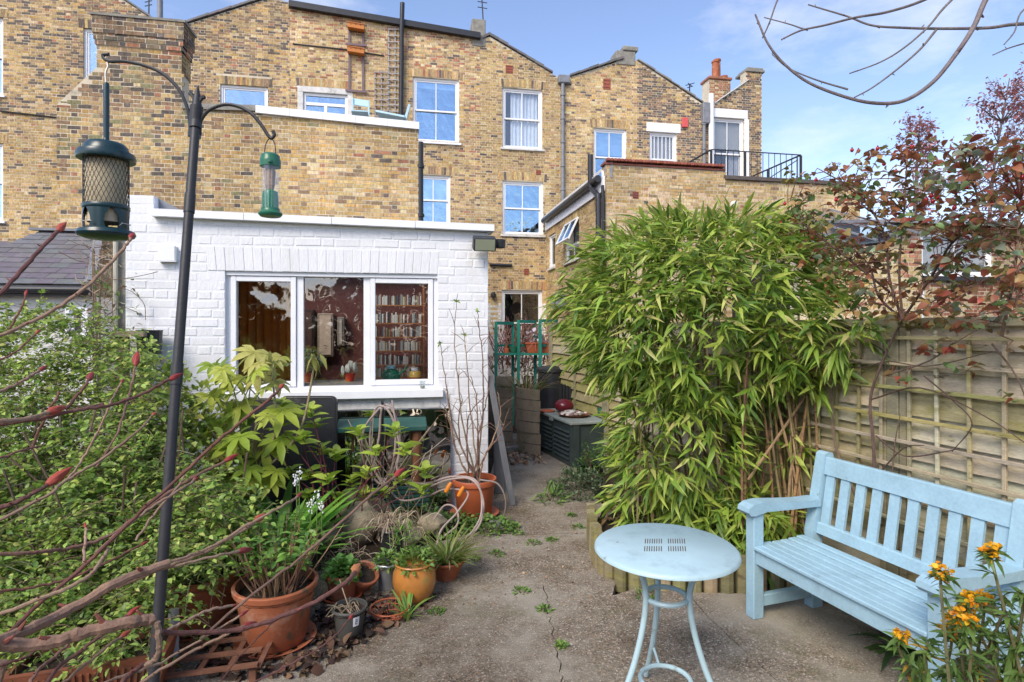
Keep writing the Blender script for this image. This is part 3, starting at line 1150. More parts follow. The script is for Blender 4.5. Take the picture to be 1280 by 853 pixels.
# small fittings on the white wall
mb = MB()
fl = W.rect(590, 299, 616, 315)
c_ = W.p((fl[0] + fl[2]) / 2, (fl[1] + fl[3]) / 2, 0.13)
ax, az = Vector((0.105, 0.0, 0)), Vector((0, -0.022, 0.058))
ay = Vector((0, 0.05, 0.02))
mb.obox(c_, ax, ay, az, bev=0.01)
fld = thing('floodlight', 'black floodlight with a glass face under the end of the white coping', 'floodlight', c_)
part('housing', mb, MT['black_plastic'], fld)
mb = MB()
mb.obox(c_ + Vector((0, -0.056, -0.022)), ax * 0.86, ay * 0.06, az * 0.8, (0.30, 0.32, 0.22))
part('lens', mb, MT['gloss'], fld)
mb = MB()
mb.bar(c_ + Vector((0, 0.03, 0.05)), c_ + Vector((0, 0.13, 0.07)), 0.05, 0.015)
part('bracket', mb, MT['black_plastic'], fld)
mb = MB()
mb.lathe([(0.005, -0.02), (0.05, -0.015), (0.055, 0.06), (0.05, 0.062)], c_ + Vector((0.16, 0.09, -0.01)), 14)
part('sensor', mb, MT['black_plastic'], fld, smooth=True)
mb = MB()
bx = W.rect(201, 308, 222, 327)
W.slab(mb, *bx, 0.0, 0.055, (0.78, 0.78, 0.78), bev=0.006)
bxo = thing('vent_cover', 'small white plastic box fixed to the white wall beside the feeder pole', 'vent', W.p((bx[0] + bx[2]) / 2, bx[1]))
part('cover', mb, MT['upvc'], bxo)
mb = MB()
W.slab(mb, bx[0] - 0.004, bx[1] - 0.008, bx[2] + 0.004, bx[1] - 0.001, 0.0, 0.06, (0.3, 0.3, 0.3))
part('louvre', mb, MT['upvc'], bxo)
# pebbledash post and cream pipe at the left end
mb = MB()
q = onY(149, 400, YW - 0.02)
mb.box((q.x - 0.045, YW + 0.05, -0.1), (q.x + 0.05, YW + 0.15, W.uz(150, 300)[1]))
pp = single('boundary_post', mb, MT['grey_stone'], 'pebbledashed concrete post standing at the left end of the white wall', 'post')
mb = MB()
q2 = onY(144.5, 400, YW + 0.02)
mb.tube([(q2.x, YW + 0.02, -0.1), (q2.x, YW + 0.02, W.uz(145, 300)[1] + 0.02)], 0.018, 8, (0.5, 0.47, 0.38))
single('drainpipe', mb, MT['plain'], 'thin cream waste pipe running up beside the pebbledashed post', 'pipe', smooth=True)

# ------------------------------------------------------------------ slate roofed lean-to on the left
YE, YR = 9.03, 10.70
eL, eR = onY(-140, 356, YE), onY(116, 356, YE)
rR = onY(126, 292, YR)
zE, zR = eR.z, rR.z
lt = thing('lean_to', 'white rendered lean-to with a grey slate roof and black gutter, left of the white extension', 'building', (eR.x - 1.2, YE, 0))
mb = MB()
bot = Vector((0, YE + 0.12, zE - 0.1))
mb.box((eL.x, YE + 0.15, -0.1), (eR.x - 0.05, YR - 0.01, zE - 0.16), (0.62, 0.62, 0.58))
part('wall', mb, MT['cloth'], lt)
mb = MB()
hipx = onY(50, 295, YR).x
mb.prism([(eL.x, YE, zE - 0.05), (eR.x, YE, zE - 0.05), (rR.x, YR, zR - 0.05), (hipx, YR, zR - 0.05)], (0, 0, 0.035))
part('roof_deck', mb, MT['old_wood'], lt)
NR = 11
sv = []
for k in range(8):
    m_ = MB()
    m_.box((-0.119, -0.012, -0.004), (0.119, 0.235, 0.004), jit3((0.145, 0.14, 0.15), 0.22))
    sv.append(m_.mesh('slate', MT['slate']))
slope = math.atan2(zR - zE, YR - YE)
for r_ in range(NR):
    t = r_ / NR
    y, z = YE - 0.03 + (YR - YE) * t, zE - 0.006 + (zR - zE) * t
    x = eR.x - 0.12 - (0.12 if r_ % 2 else 0) + (rR.x - eR.x) * t
    xl = eL.x + (hipx - eL.x) * t
    while x > xl:
        piece('slate', rnd.choice(sv), (x + rnd.uniform(-.003, .003), y, z + 0.012 + rnd.uniform(0, .003)), lt, rot=(slope - 0.05, 0, rnd.uniform(-0.01, 0.01)))
        x -= 0.242
mb = MB()
mb.bar((eR.x - 0.02, YE - 0.05, zE + 0.02), (rR.x - 0.02, YR, zR + 0.02), 0.12, 0.03)
part('verge_tile', mb, MT['lead'], lt)
mb = MB()
mb.box((hipx - 0.1, YR - 0.12, zR + 0.012), (rR.x + 0.02, YR - 0.005, zR + 0.05))
part('ridge_flashing', mb, MT['lead'], lt)
mb = MB()
for x0, x1 in ((eL.x, eR.x + 0.02),):
    mb.lathe([(0.001, 0), (0.055, 0.0), (0.055, x1 - x0), (0.001, x1 - x0)], (x0, YE - 0.06, zE - 0.075), 12, ax=Matrix(((0, 0, 1), (0, 1, 0), (1, 0, 0))))
mb.box((eL.x, YE + 0.0, zE - 0.17), (eR.x, YE + 0.03, zE - 0.055))
part('gutter', mb, MT['black_plastic'], lt)
LP_ = PL((0, YE + 0.148, 0), (1, 0, 0), (0, -1, 0))
sash_window(lt, LP_, LP_.rect(86, 384, 114, 425), fw=0.05, recess=-0.06, bars=0, casement=True, sill=False, glass='dim_glass')

# ------------------------------------------------------------------ tall yellow brick rear wing with the chimney
YX = 10.8
X = PL((0, YX, 0), (1, 0, 0), (0, -1, 0))
wing = thing('rear_wing', 'two storey yellow brick rear wing with a shouldered chimney stack and white parapet coping', 'building', (X.uz(300, 400)[0], YX, 0))
uz = X.uz
zp0, zp1 = uz(330, 143)[1], uz(523, 163)[1]
xs = [uz(70, 135), uz(105, 99), uz(121, 83)]
topw = [(uz(71, 300)[0], uz(71, 131)[1]), (uz(104, 100)[0], uz(104, 100)[1]), (uz(121, 83)[0], uz(121, 84)[1]),
        (uz(227, 130)[0], uz(121, 84)[1]), (uz(227, 130)[0], uz(227, 137)[1]), (uz(320, 140)[0], uz(320, 140)[1]), (uz(320, 140)[0], zp0), (uz(523, 160)[0], zp1)]
zsh = topw[2][1]
# shoulder up to the stack's foot; the stack itself is a part of its own
topw[3] = (uz(227, 130)[0], zsh)
uc0, uc1 = topw[2][0], topw[3][0]


def wingcol(u, z):
    x, y, d = proj(X.p(u, z))
    soot = 0.0
    if x < 250:
        soot = max(0.0, min(1.0, (262 - y) / 130)) * max(0, min(1, (330 - x) / 90))
    if x > 250 and rnd.random() < 0.08:
        soot = 0.6
    if rnd.random() < soot * 0.85:
        return jit3(rnd.choices([BRN, DRK, TAN, RED, (0.28, 0.24, 0.13)], [5, 3.6, 3, 0.9, 2.6])[0], 0.15)
    return jit3(rnd.choices([YEL, TAN, BRN, DRK, RED, PALE, OCH], [6, 4, 1.2, 0.4, 0.4, 1.6, 3])[0], 0.11)


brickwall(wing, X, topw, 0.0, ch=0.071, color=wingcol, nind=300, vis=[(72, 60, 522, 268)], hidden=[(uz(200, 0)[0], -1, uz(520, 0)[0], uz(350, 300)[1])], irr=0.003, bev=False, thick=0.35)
# chimney stack with corbel courses
for (zb0, zb1, grow, cf) in ((zsh, uz(170, 60)[1], 0.0, None), (uz(170, 60)[1], uz(170, 54)[1], 0.02, RED), (uz(170, 54)[1], uz(170, 46)[1], 0.035, RED), (uz(170, 46)[1], uz(170, 25)[1], 0.05, BRN)):
    for plane, a, b in ((PL((0, YX - grow, 0), (1, 0, 0), (0, -1, 0)), uc0 - grow, uc1 + grow), (PL((uc1 + grow, 0, 0), (0, 1, 0), (1, 0, 0)), YX - grow + 0.002, YX + 0.42 + grow)):
        hold = thing('tmp', 'x', 'x', (0, 0, 0)) if False else wing
        cc = (lambda u, z, cf=cf: wingcol(u, z) if cf is None else jit3(rnd.choice([cf, BRN, (0.15, 0.12, 0.105), DRK, (0.27, 0.2, 0.13)]), 0.2))
        brickwall(wing, plane, [(a, zb1), (b, zb1)], zb0, ch=0.075, color=cc, nind=0, thick=0.2 if plane.N.y < -0.5 else 0.1, irr=0.003)
mb = MB()
mb.box((uc0 - 0.06, YX + 0.19, zsh), (uc1 - 0.01, YX + 0.42, uz(170, 27)[1]))
part('stack_core', mb, MT['mortar'], wing)
mb = MB()
mb.box((uc0 - 0.08, YX - 0.07, uz(170, 25)[1] + 0.001), (uc1 + 0.08, YX + 0.5, uz(170, 22)[1]))
part('flaunching', mb, MT['grey_stone'], wing)
# copings
mb = MB()
n = 5
ua, ub = uz(320, 140)[0] + 0.003, uz(524, 160)[0]
for k in range(n):
    mb = MB()
    a, b = ua + (ub - ua) * k / n + 0.002, ua + (ub - ua) * (k + 1) / n - 0.002
    za, zb_ = zp0 + (zp1 - zp0) * k / n, zp0 + (zp1 - zp0) * (k + 1) / n
    mb.prism([(a, YX - 0.06, za + 0.002), (b, YX - 0.06, zb_ + 0.002), (b, YX + 0.40, zb_ + 0.002), (a, YX + 0.40, za + 0.002)], (0, 0, 0.13))
    part('coping_stone', mb, MT['white_paint'], wing)
a, b = uc1 + 0.02, ua - 0.006
za, zb_ = topw[4][1], topw[5][1]
mb = MB()
mb.prism([(a, YX - 0.05, za + 0.002), (b, YX - 0.05, zb_ + 0.002), (b, YX + 0.4, zb_ + 0.002), (a, YX + 0.4, za + 0.002)], (0, 0, 0.10))
part('coping_stone', mb, MT['grey_stone'], wing)
mb = MB()
mb.box((topw[0][0] + 0.02, YX + 0.36, 0), (ub - 0.03, 16.4, min(zp0, zp1) - 0.5))
part('wing_body', mb, MT['lead'], wing)
# moss at the parapet end and soil pipe
mb = MB()
pipe(wing, [onY(525.5, 178, YX + 0.05), onY(525.5, 300, YX + 0.05)], 0.055, brackets=2)

# ------------------------------------------------------------------ terrace
YT = 16.6
T = PL((0, YT, 0), (1, 0, 0), (0, -1, 0))
tz = T.uz


def house(label, outline, zmin=0.0):
    top = []
    for x, y in outline:
        u, z = tz(x, y)
        top.append((u, z))
    t = thing('terraced_house', label, 'house', ((top[0][0] + top[-1][0]) / 2, YT, 0), 'terraced houses behind the garden')
    return t, top


def hbody(t, top):
    mb = MB()
    a, b = top[0][0] + 0.12, top[-1][0] - 0.12
    zt = min(z for _, z in top) - 0.3
    mb.box((a, YT + 0.42, 0.0), (b, YT + 8, zt))
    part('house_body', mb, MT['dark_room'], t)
    mb = MB()
    mb.box((a, YT + 0.36, zt + 0.004), (b, YT + 8, zt + 0.06))
    part('roof', mb, MT['slate'], t)


def verge(t, pts, th=0.09, m='slate', name='roof_edge', dep=0.35, out_=0.05, col=(0.13, 0.125, 0.125), lift=0.003):
    "tiles laid up a sloping parapet"
    mb = MB()
    P = [Vector((tz(x, y)[0], 0, tz(x, y)[1])) for x, y in pts]
    for a, b in zip(P[:-1], P[1:]):
        n = max(1, int((b - a).length / 0.28))
        for k in range(n):
            p, q = a.lerp(b, k / n), a.lerp(b, (k + 1.06) / n)
            j = rnd.uniform(0, 0.02)
            mb.prism([(p.x, YT - out_ - j, p.z + lift), (q.x, YT - out_ - j, q.z + lift + 0.012), (q.x, YT + dep, q.z + lift + 0.012), (p.x, YT + dep, p.z + lift)], (0, 0, th * rnd.uniform(0.5, 0.8)), jit3(col, 0.2))
    part(name, mb, MT[m], t)


cA = stock([1.6, 4.2, 5, 2.4, 0.4, 0.5, 1.0])
cB = stock([3.4, 4.6, 2.6, 0.9, 0.7, 1.0, 1.6])
cC = stock([5, 4.6, 1.8, 0.7, 0.25, 1.4, 1.6])
cD1 = stock([0.7, 2.2, 5, 4.2, 0.3, 0.5, 0.5])
tv = [(0, 0, 1000, 470)]


def lint(r, h=0.24):
    return (r[0] - 0.1, r[3], r[2] + 0.1, r[3] + h)


# A
hA, top = house('brown brick terraced house at the far left, partly behind the chimney stack', [(-140, -60), (60, -50), (155, 0), (203, 33), (232, 31), (330, 0), (345, -2), (362, 4)])
wA = [T.rect(-46, 20, 4, 118), T.rect(-46, 178, 4, 276), T.rect(104, 37, 152, 130), T.rect(275, 107, 335, 190)]
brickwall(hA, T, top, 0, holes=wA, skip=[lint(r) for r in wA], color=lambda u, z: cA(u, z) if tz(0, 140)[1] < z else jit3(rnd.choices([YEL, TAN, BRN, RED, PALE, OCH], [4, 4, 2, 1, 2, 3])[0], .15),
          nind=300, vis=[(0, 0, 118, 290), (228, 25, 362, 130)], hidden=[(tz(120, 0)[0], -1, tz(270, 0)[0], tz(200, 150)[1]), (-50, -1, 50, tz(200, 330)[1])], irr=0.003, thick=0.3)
for r in wA:
    soldier(hA, T, *lint(r, 0.22), cA)
for i, r in enumerate(wA):
    sash_window(hA, T, r, casement=i >= 2, bars=0 if i >= 2 else 1)
hbody(hA, top)
verge(hA, [(100, -29), (155, 0), (203, 33)], th=0.07)
verge(hA, [(232, 30), (330, -1), (345, -3)], th=0.08)
mb = MB()
a, b = tz(203, 31), tz(232, 30)
mb.box((a[0], YT - 0.1, a[1] - 0.05), (b[0], YT + 0.3, a[1] + 0.06))
part('valley_gutter', mb, MT['lead'], hA)
pipe(hA, [onY(200, 34, YT - 0.05), onY(200, 0, YT - 0.05)], 0.07, m='lead', name='flue_pipe')
mb = MB()
mb.tube([onY(0, 139, YT - 0.03), onY(71, 147, YT - 0.03)], 0.02, 6)
part('cable', mb, MT['black_plastic'], hA)
mb = MB()
mb.tube([onY(186, 25, YT + 0.1), onY(186, -12, YT + 0.1)], 0.02, 6)
for y in (3, 8):
    mb.tube([onY(181, y, YT + 0.1), onY(190, y - 2, YT + 0.1)], 0.012, 5)
part('aerial', mb, MT['black_iron'], hA)

# B
hB, top = house('mixed brick terraced house with a straight black gutter and two orange wall planters', [(362, 10), (600, 50)])
wB = [T.rect(372, 110, 441, 215), T.rect(516, 98, 574, 178), T.rect(520, 219, 563, 281)]
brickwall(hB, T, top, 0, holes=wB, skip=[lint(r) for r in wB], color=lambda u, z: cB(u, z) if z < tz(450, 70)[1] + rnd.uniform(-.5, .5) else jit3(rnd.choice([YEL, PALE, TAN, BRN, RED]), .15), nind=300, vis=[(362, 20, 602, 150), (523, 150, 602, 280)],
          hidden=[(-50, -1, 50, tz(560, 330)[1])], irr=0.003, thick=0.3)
for r in wB:
    soldier(hB, T, *lint(r, 0.22), cB, arch=0.02)
sash_window(hB, T, wB[1], bars=1, blind=(0.86, (0.5, 0.6, 0.7)), label='large two over two sash window below the ladder trellis')
sash_window(hB, T, wB[2], bars=1, blind=(0.5, (0.55, 0.56, 0.55)), label='smaller sash window close to the soil pipe')
r = wB[0]
df = MB()
T.slab(df, r[0], r[1], r[0] + 0.14, r[3] - 0.15, -0.1, 0.015)
T.slab(df, r[2] - 0.14, r[1], r[2], r[3] - 0.15, -0.1, 0.015)
T.slab(df, r[0], r[3] - 0.148, r[2], r[3], -0.1, 0.02)
dp = part('door_surround', df, MT['stone_cope'], hB)
dm = MB()
T.ring(dm, r[0] + 0.145, r[1], r[2] - 0.145, r[3] - 0.155, 0.07, -0.13, -0.05)
zt_ = tz(405, 130)[1]
T.slab(dm, r[0] + 0.216, zt_ - 0.04, r[2] - 0.216, zt_ + 0.04, -0.13, -0.052)
um = (r[0] + r[2]) / 2
T.slab(dm, um - 0.04, r[1] + 0.07, um + 0.04, zt_ - 0.042, -0.13, -0.054)
part('door_frame', dm, MT['upvc'], dp)
dm = MB()
T.slab(dm, r[0] + 0.216, zt_ + 0.042, r[2] - 0.216, r[3] - 0.226, -0.1, -0.09)
T.slab(dm, r[0] + 0.216, r[1] + 0.07, um - 0.042, zt_ - 0.042, -0.1, -0.09)
T.slab(dm, um + 0.042, r[1] + 0.07, r[2] - 0.216, zt_ - 0.042, -0.1, -0.09)
part('pane', dm, MT['sky_glass'], dp)
hbody(hB, top)
mb = MB()
a, b = Vector(T.p(*tz(362, 8), 0.08)), Vector(T.p(*tz(600, 48), 0.08))
mb.bar(a, b, 0.16, 0.13)
mb.bar(a + Vector((0, 0.13, 0.1)), b + Vector((0, 0.13, 0.1)), 0.3, 0.05)
part('gutter', mb, MT['black_plastic'], hB)
pipe(hB, [onY(503, 4, YT - 0.2), onY(502, 40, YT - 0.2), onY(502, 70, YT - 0.12), onY(501, 150, YT - 0.12)], 0.065, name='soil_pipe')
mb = MB()
mb.tube([onY(366, 55, YT - 0.02), onY(432, 62, YT - 0.02), onY(480, 70, YT - 0.02)], 0.018, 6)
part('cable', mb, MT['black_plastic'], hB)
mb = MB()
q0, q1 = tz(590, 47), tz(607, 25)
mb.box((q0[0], YT - 0.02, q0[1] - 0.25), (q1[0], YT + 0.5, q1[1]), bev=0.02)
part('parapet_pier', mb, MT['grey_stone'], hB)
mb = MB()
mb.tube([onY(604, 27, YT + 0.2), onY(602, -8, YT + 0.2)], 0.018, 6)
for y in (2, 9):
    mb.tube([onY(597, y, YT + 0.2), onY(609, y + 2, YT + 0.2)], 0.012, 5)
part('aerial', mb, MT['black_iron'], hB)

# C
hC, top = house('yellow brick terraced house with a curtained sash window and twin slopes down to a hopper', [(600, 50), (612, 46), (700, 98), (708, 98), (770, 78), (790, 74)])
wC = [T.rect(628, 111, 678, 186), T.rect(628, 227, 679, 294), T.rect(627, 363, 678, 445), T.rect(742, 161, 783, 232)]
zw = tz(630, 378)[1]


def colC(u, z):
    if z < zw - 0.04:
        return jit3((0.66, 0.65, 0.62), 0.1)
    return cC(u, z)


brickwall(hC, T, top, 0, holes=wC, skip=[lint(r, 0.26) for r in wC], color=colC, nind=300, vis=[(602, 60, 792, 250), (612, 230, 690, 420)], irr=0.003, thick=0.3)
for r in wC:
    soldier(hC, T, r[0] - 0.1, r[3], r[2] + 0.1, r[3] + 0.24, cC, arch=0.03)
sash_window(hC, T, wC[0], curtain=[(0.2, 1.0)], glass='clear', sill='stone', label='upper sash window with pale blue net curtains')
sash_window(hC, T, wC[1], sill='stone', label='middle sash window reflecting the roof opposite')
sash_window(hC, T, wC[2], sill='stone', glass='dim_glass', label='dark ground floor sash window behind the green staging')
sash_window(hC, T, wC[3], blind=(0.55, (0.6, 0.62, 0.62)), label='sash window half hidden by the red tiled parapet')
hbody(hC, top)
verge(hC, [(603, 49), (612, 45), (690, 92)], th=0.1)
verge(hC, [(712, 96), (770, 77), (778, 75)], th=0.09, out_=0.06)
mb = MB()
mb.box((tz(697, 97)[0], YT - 0.16, tz(703, 106)[1]), (tz(711, 97)[0], YT + 0.02, tz(703, 96)[1]), bev=0.02)
part('hopper', mb, MT['lead'], hC)
pipe(hC, [onY(703.5, 104, YT - 0.08), onY(703.5, 252, YT - 0.08)], 0.055, m='lead', brackets=5)
for (x0, y0, x1, y1) in ((632, 82, 641, 92), (670, 213, 676, 219), (754, 99, 763, 112), (655, 336, 661, 344)):
    mb = MB()
    r = T.rect(x0, y0, x1, y1)
    T.slab(mb, *r, -0.02, 0.014, (0.30, 0.09, 0.055))
    for k in range(3):
        zz = r[1] + (r[3] - r[1]) * (k + 0.5) / 3
        T.slab(mb, r[0] + 0.015, zz - 0.012, r[2] - 0.015, zz + 0.012, 0.0, 0.0175, (0.16, 0.05, 0.035))
    part('air_brick', mb, MT['red_tile'], hC)
mb = MB()
r = tz(616, 369)
mb.lathe([(0.01, -0.1), (0.06, -0.08), (0.08, 0.0), (0.05, 0.08), (0.01, 0.09)], T.p(r[0], r[1], 0.1), 12)
part('wall_lamp', mb, MT['black_plastic'], hC, smooth=True)
mb = MB()
mb.tube([onY(612, 331, YT - 0.05), onY(640, 332, YT - 0.05)], 0.04, 8)
part('waste_pipe', mb, MT['black_plastic'], hC)
mb = MB()
mb.box((tz(770, 78)[0], YT - 0.03, tz(770, 80)[1] - 0.02), (tz(794, 74)[0], YT + 0.5, tz(780, 64)[1]), bev=0.02)
mb.box((tz(773, 78)[0] + 0.14, YT - 0.06, tz(780, 64)[1] + 0.002), (tz(797, 74)[0], YT + 0.53, tz(780, 58)[1]), bev=0.02)
part('parapet_pier', mb, MT['grey_stone'], hC)

# D
hD, top = house('dark brown end terrace house with a red brick chimney and white lintels', [(790, 74), (800, 78), (878, 130), (889, 131), (932, 104), (932, 90), (952, 89)])
wD = [T.rect(812, 166, 846, 232), T.rect(891, 148, 930, 236)]


def colD(u, z):
    x, y, d = proj(T.p(u, z))
    if 790 <= x < 797 or (x > 797 and False):
        return cC(u, z)
    return cD1(u, z)


brickwall(hD, T, top, 0, holes=wD, color=colD, nind=300, vis=[(790, 70, 955, 230)], irr=0.003, thick=0.3,
          hidden=[(-50, -1, 80, tz(850, 330)[1])])
for r in wD:
    mb = MB()
    T.slab(mb, r[0] - 0.1, r[3] + 0.002, r[2] + 0.12, r[3] + 0.28, -0.02, 0.03, bev=0.01)
    part('lintel', mb, MT['white_paint'], hD)
mb = MB()
T.slab(mb, wD[1][2] + 0.002, wD[1][1], wD[1][2] + 0.16, wD[1][3], -0.02, 0.025)
part('reveal_band', mb, MT['white_paint'], hD)
sash_window(hD, T, wD[0], bars=5, label='small white window with narrow leaded lights', glass='dim_glass', blind=(0.3, (0.6, 0.64, 0.66)))
sash_window(hD, T, wD[1], bars=1, blind=(0.58, (0.62, 0.66, 0.66)), glass='dim_glass', curtain=[(0.62, 1.0)], label='tall white window with a half drawn blind behind the railing')
hbody(hD, top)
verge(hD, [(797, 76), (878, 129)], th=0.07, col=(0.26, 0.25, 0.22))
verge(hD, [(893, 130), (934, 102)], th=0.07, m='stone_cope', col=(0.5, 0.5, 0.48))
mb = MB()
mb.box((tz(876, 97)[0], YT - 0.16, tz(703, 143)[1] - 0.02), (tz(886, 97)[0], YT + 0.02, tz(880, 130)[1]), bev=0.02)
part('hopper', mb, MT['lead'], hD)
pipe(hD, [onY(880, 140, YT - 0.08), onY(880, 232, YT - 0.08)], 0.05, m='lead', brackets=3)
pipe(hD, [onY(889, 118, YT - 0.1), onY(889, 232, YT - 0.1)], 0.085, m='upvc', name='white_pipe')
mb = MB()
r = T.rect(852, 148, 859, 160)
T.slab(mb, *r, 0.0, 0.07, (0.62, 0.10, 0.09), bev=0.01)
part('alarm_box', mb, MT['gloss'], hD)
# end pier with its cap
mb = MB()
a, b = tz(932, 90), tz(953, 89)
mb.box((a[0], YT - 0.05, a[1] + 0.003), (b[0] + 0.06, YT + 0.6, a[1] + 0.09), bev=0.015)
mb.box((a[0] + 0.06, YT - 0.02, a[1] + 0.092), (b[0] + 0.02, YT + 0.55, a[1] + 0.16), bev=0.015)
part('pier_cap', mb, MT['grey_stone'], hD)
# chimney behind the slope
cx0, cx1 = onY(887, 100, YT + 1.2).x, onY(913, 100, YT + 1.2).x
ST = PL((0, YT + 1.2, 0), (1, 0, 0), (0, -1, 0))
zs0, zs1 = ST.uz(900, 140)[1], ST.uz(900, 100)[1]
rc = stock([0.5, 1, 1.5, 0.6, 6, 1, 0.6])
chm = thing('chimney_stack', 'red brick chimney stack with two terracotta pots on the end terrace house', 'chimney', ((cx0 + cx1) / 2, YT + 1.4, zs0))
brickwall(chm, ST, [(cx0, zs1), (cx1, zs1)], zs0, color=rc, nind=60, thick=0.5, irr=0.003, vis=[(880, 85, 920, 140)])
mb = MB()
mb.box((cx0 - 0.05, YT + 1.15, zs1 + 0.002), (cx1 + 0.05, YT + 1.75, zs1 + 0.1), (0.30, 0.13, 0.08), bev=0.02)
part('chimney_cap', mb, MT['red_tile'], chm)
for x_, y_ in ((894, 77), (900, 72)):
    mb = MB()
    q = onY(x_, y_, YT + 1.45)
    h_ = q.z - zs1 - 0.1
    mb.lathe([(0.14, 0), (0.13, 0.06), (0.115, 0.1), (0.105, h_ - 0.06), (0.125, h_ - 0.05), (0.125, h_), (0.08, h_), (0.075, h_ - 0.2)], (q.x, q.y + (0.18 if x_ == 900 else 0), zs1 + 0.102), 14)
    part('chimney_pot', mb, MT['terracotta'], chm, smooth=True)
mb = MB()
q = onY(905, 92, YT + 1.4)
mb.lathe([(0.1, -0.1), (0.13, 0.02), (0.02, 0.06)], (q.x, q.y, zs1 + 0.2), 12)
part('chimney_cowl', mb, MT['terracotta'], chm)
mb = MB()
mb.tube([onY(862, 122, YT + 0.6), onY(862, 106, YT + 0.6)], 0.02, 5)
for x0, y0, x1, y1 in ((857, 107, 868, 104), (859, 110, 866, 108), (860, 104, 865, 108)):
    mb.tube([onY(x0, y0, YT + 0.6), onY(x1, y1, YT + 0.6)], 0.014, 5)
part('aerial', mb, MT['black_iron'], hD)

# ------------------------------------------------------------------ flat roofed yellow wing on the right
YQ = 11.44
Q = PL((0, YQ, 0), (1, 0, 0), (0, -1, 0))
XQ = Q.uz(757, 300)[0]
qz = Q.uz
SQ = PL((XQ, 0, 0), (0, 1, 0), (-1, 0, 0))
rw = thing('flat_roofed_wing', 'flat roofed yellow brick wing with a red tiled parapet and roof railing behind the bamboo', 'building', (qz(880, 400)[0], YQ, 0))
u9, uEnd = qz(904, 212)[0], qz(1075, 240)[0]
zq0, zq1, zq2 = qz(760, 204)[1], qz(904, 216)[1], qz(945, 227)[1]
zq = (zq0 + zq1) / 2
cQ = stock([5, 4, 0.5, 0.08, 0.3, 6.5, 1.2])
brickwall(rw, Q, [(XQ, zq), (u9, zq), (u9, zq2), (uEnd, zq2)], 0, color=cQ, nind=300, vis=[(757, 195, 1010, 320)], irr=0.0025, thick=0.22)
zg = qz(752, 222)[1]
wS = [(SQ.uz(694, 310)[0], SQ.uz(690, 335)[1], SQ.uz(686.5, 310)[0], SQ.uz(690, 293)[1]), (SQ.uz(724, 300)[0], SQ.uz(715, 326)[1], SQ.uz(707, 300)[0], SQ.uz(715, 276)[1])]
wS = [(min(r[0], r[2]), r[1], max(r[0], r[2]), r[3]) for r in wS]
cQs = stock([4.5, 5, 0.6, 0.1, 0.5, 3.6, 3.4])
brickwall(rw, SQ, [(YQ + 0.22, zg - 0.25), (YT - 0.004, zg - 0.25)], 0, holes=wS, skip=[lint(r, 0.22) for r in wS], color=cQs, nind=120, vis=[(680, 230, 757, 345)], irr=0.0025, thick=0.22)
brickwall(rw, SQ, [(YQ + 0.002, zq), (YQ + 0.218, zq)], 0, color=cQ, nind=0, thick=0.1)
for r in wS:
    soldier(rw, SQ, *lint(r, 0.2), cQs)
sash_window(rw, SQ, wS[0], bars=0, casement=True, sill='stone', recess=0.06, glass='dim_glass')
f = sash_window(rw, SQ, (wS[1][0], wS[1][1], wS[1][2], wS[1][1] + (wS[1][3] - wS[1][1]) * 0.42), bars=1, casement=True, sill='stone', recess=0.06, glass='dim_glass')
mo = MB()
r = wS[1]
zh = r[1] + (r[3] - r[1]) * 0.42
hh = r[3] - zh
tilt = Vector((-0.42, 0, -0.9)).normalized()
base = SQ.p((r[0] + r[2]) / 2, r[3] - 0.02, 0.02)
hw = (r[2] - r[0]) / 2
outn = Vector((-0.9, 0, 0.42))
for a, b in ((0.0, 0.08), (0.92, 1.0)):
    mo.obox(base + tilt * hh * (a + b) / 2, Vector((0, hw, 0)), tilt * hh * (b - a) / 2, outn * 0.02)
for sgn in (-1, 0, 1):
    mo.obox(base + tilt * hh * 0.5 + Vector((0, sgn * (hw - 0.03), 0)), Vector((0, 0.03 if sgn else 0.012, 0)), tilt * hh * 0.42, outn * 0.019)
part('open_sash', mo, MT['upvc'], f)
mo = MB()
mo.obox(base + tilt * hh * 0.5, Vector((0, hw - 0.03, 0)), tilt * hh * 0.42, outn * 0.004)
part('pane', mo, MT['sky_glass'], f)
mb = MB()
mb.box((XQ + 0.25, YQ + 0.26, 0), (uEnd, YT - 0.01, zq2 - 0.02))
part('wing_body', mb, MT['lead'], rw)
# fascia, gutter, pipes
mb = MB()
mb.box((XQ - 0.05, YQ + 0.12, zg - 0.27), (XQ - 0.012, YT - 0.1, zg - 0.02))
mb.prism([(XQ - 0.05, YQ + 0.02, zg - 0.27), (XQ - 0.05, YQ + 0.118, zg - 0.27), (XQ - 0.05, YQ + 0.118, zg + 0.18), (XQ - 0.05, YQ + 0.02, zg + 0.02)], (0.04, 0, 0))
part('fascia', mb, MT['white_paint'], rw)
mb = MB()
mb.lathe([(0.001, 0), (0.075, 0.0), (0.075, YT - YQ - 0.3), (0.001, YT - YQ - 0.3)], (XQ - 0.13, YQ + 0.1, zg + 0.0), 12, ax=Matrix(((1, 0, 0), (0, 0, 1), (0, 1, 0))))
part('gutter', mb, MT['black_plastic'], rw, smooth=True)
mb = MB()
mb.prism([(XQ - 0.15, YQ + 0.25, zg + 0.06), (XQ + 0.25, YQ + 0.25, zg + 0.42), (XQ + 0.25, YT - 0.05, zg + 0.42), (XQ - 0.15, YT - 0.05, zg + 0.06)], (0, 0, 0.04))
part('sloping_roof', mb, MT['slate'], rw)
mb = MB()
mb.prism([(XQ - 0.02, YQ + 0.04, zg + 0.05), (XQ + 0.14, YQ - 0.012, zg + 0.0), (XQ + 0.16, YQ - 0.012, zg + 0.42), (XQ - 0.01, YQ + 0.04, zg + 0.36)], (0, -0.01, 0))
part('lead_flashing', mb, MT['lead'], rw)
p1 = onY(738, 194, YQ + 0.5)
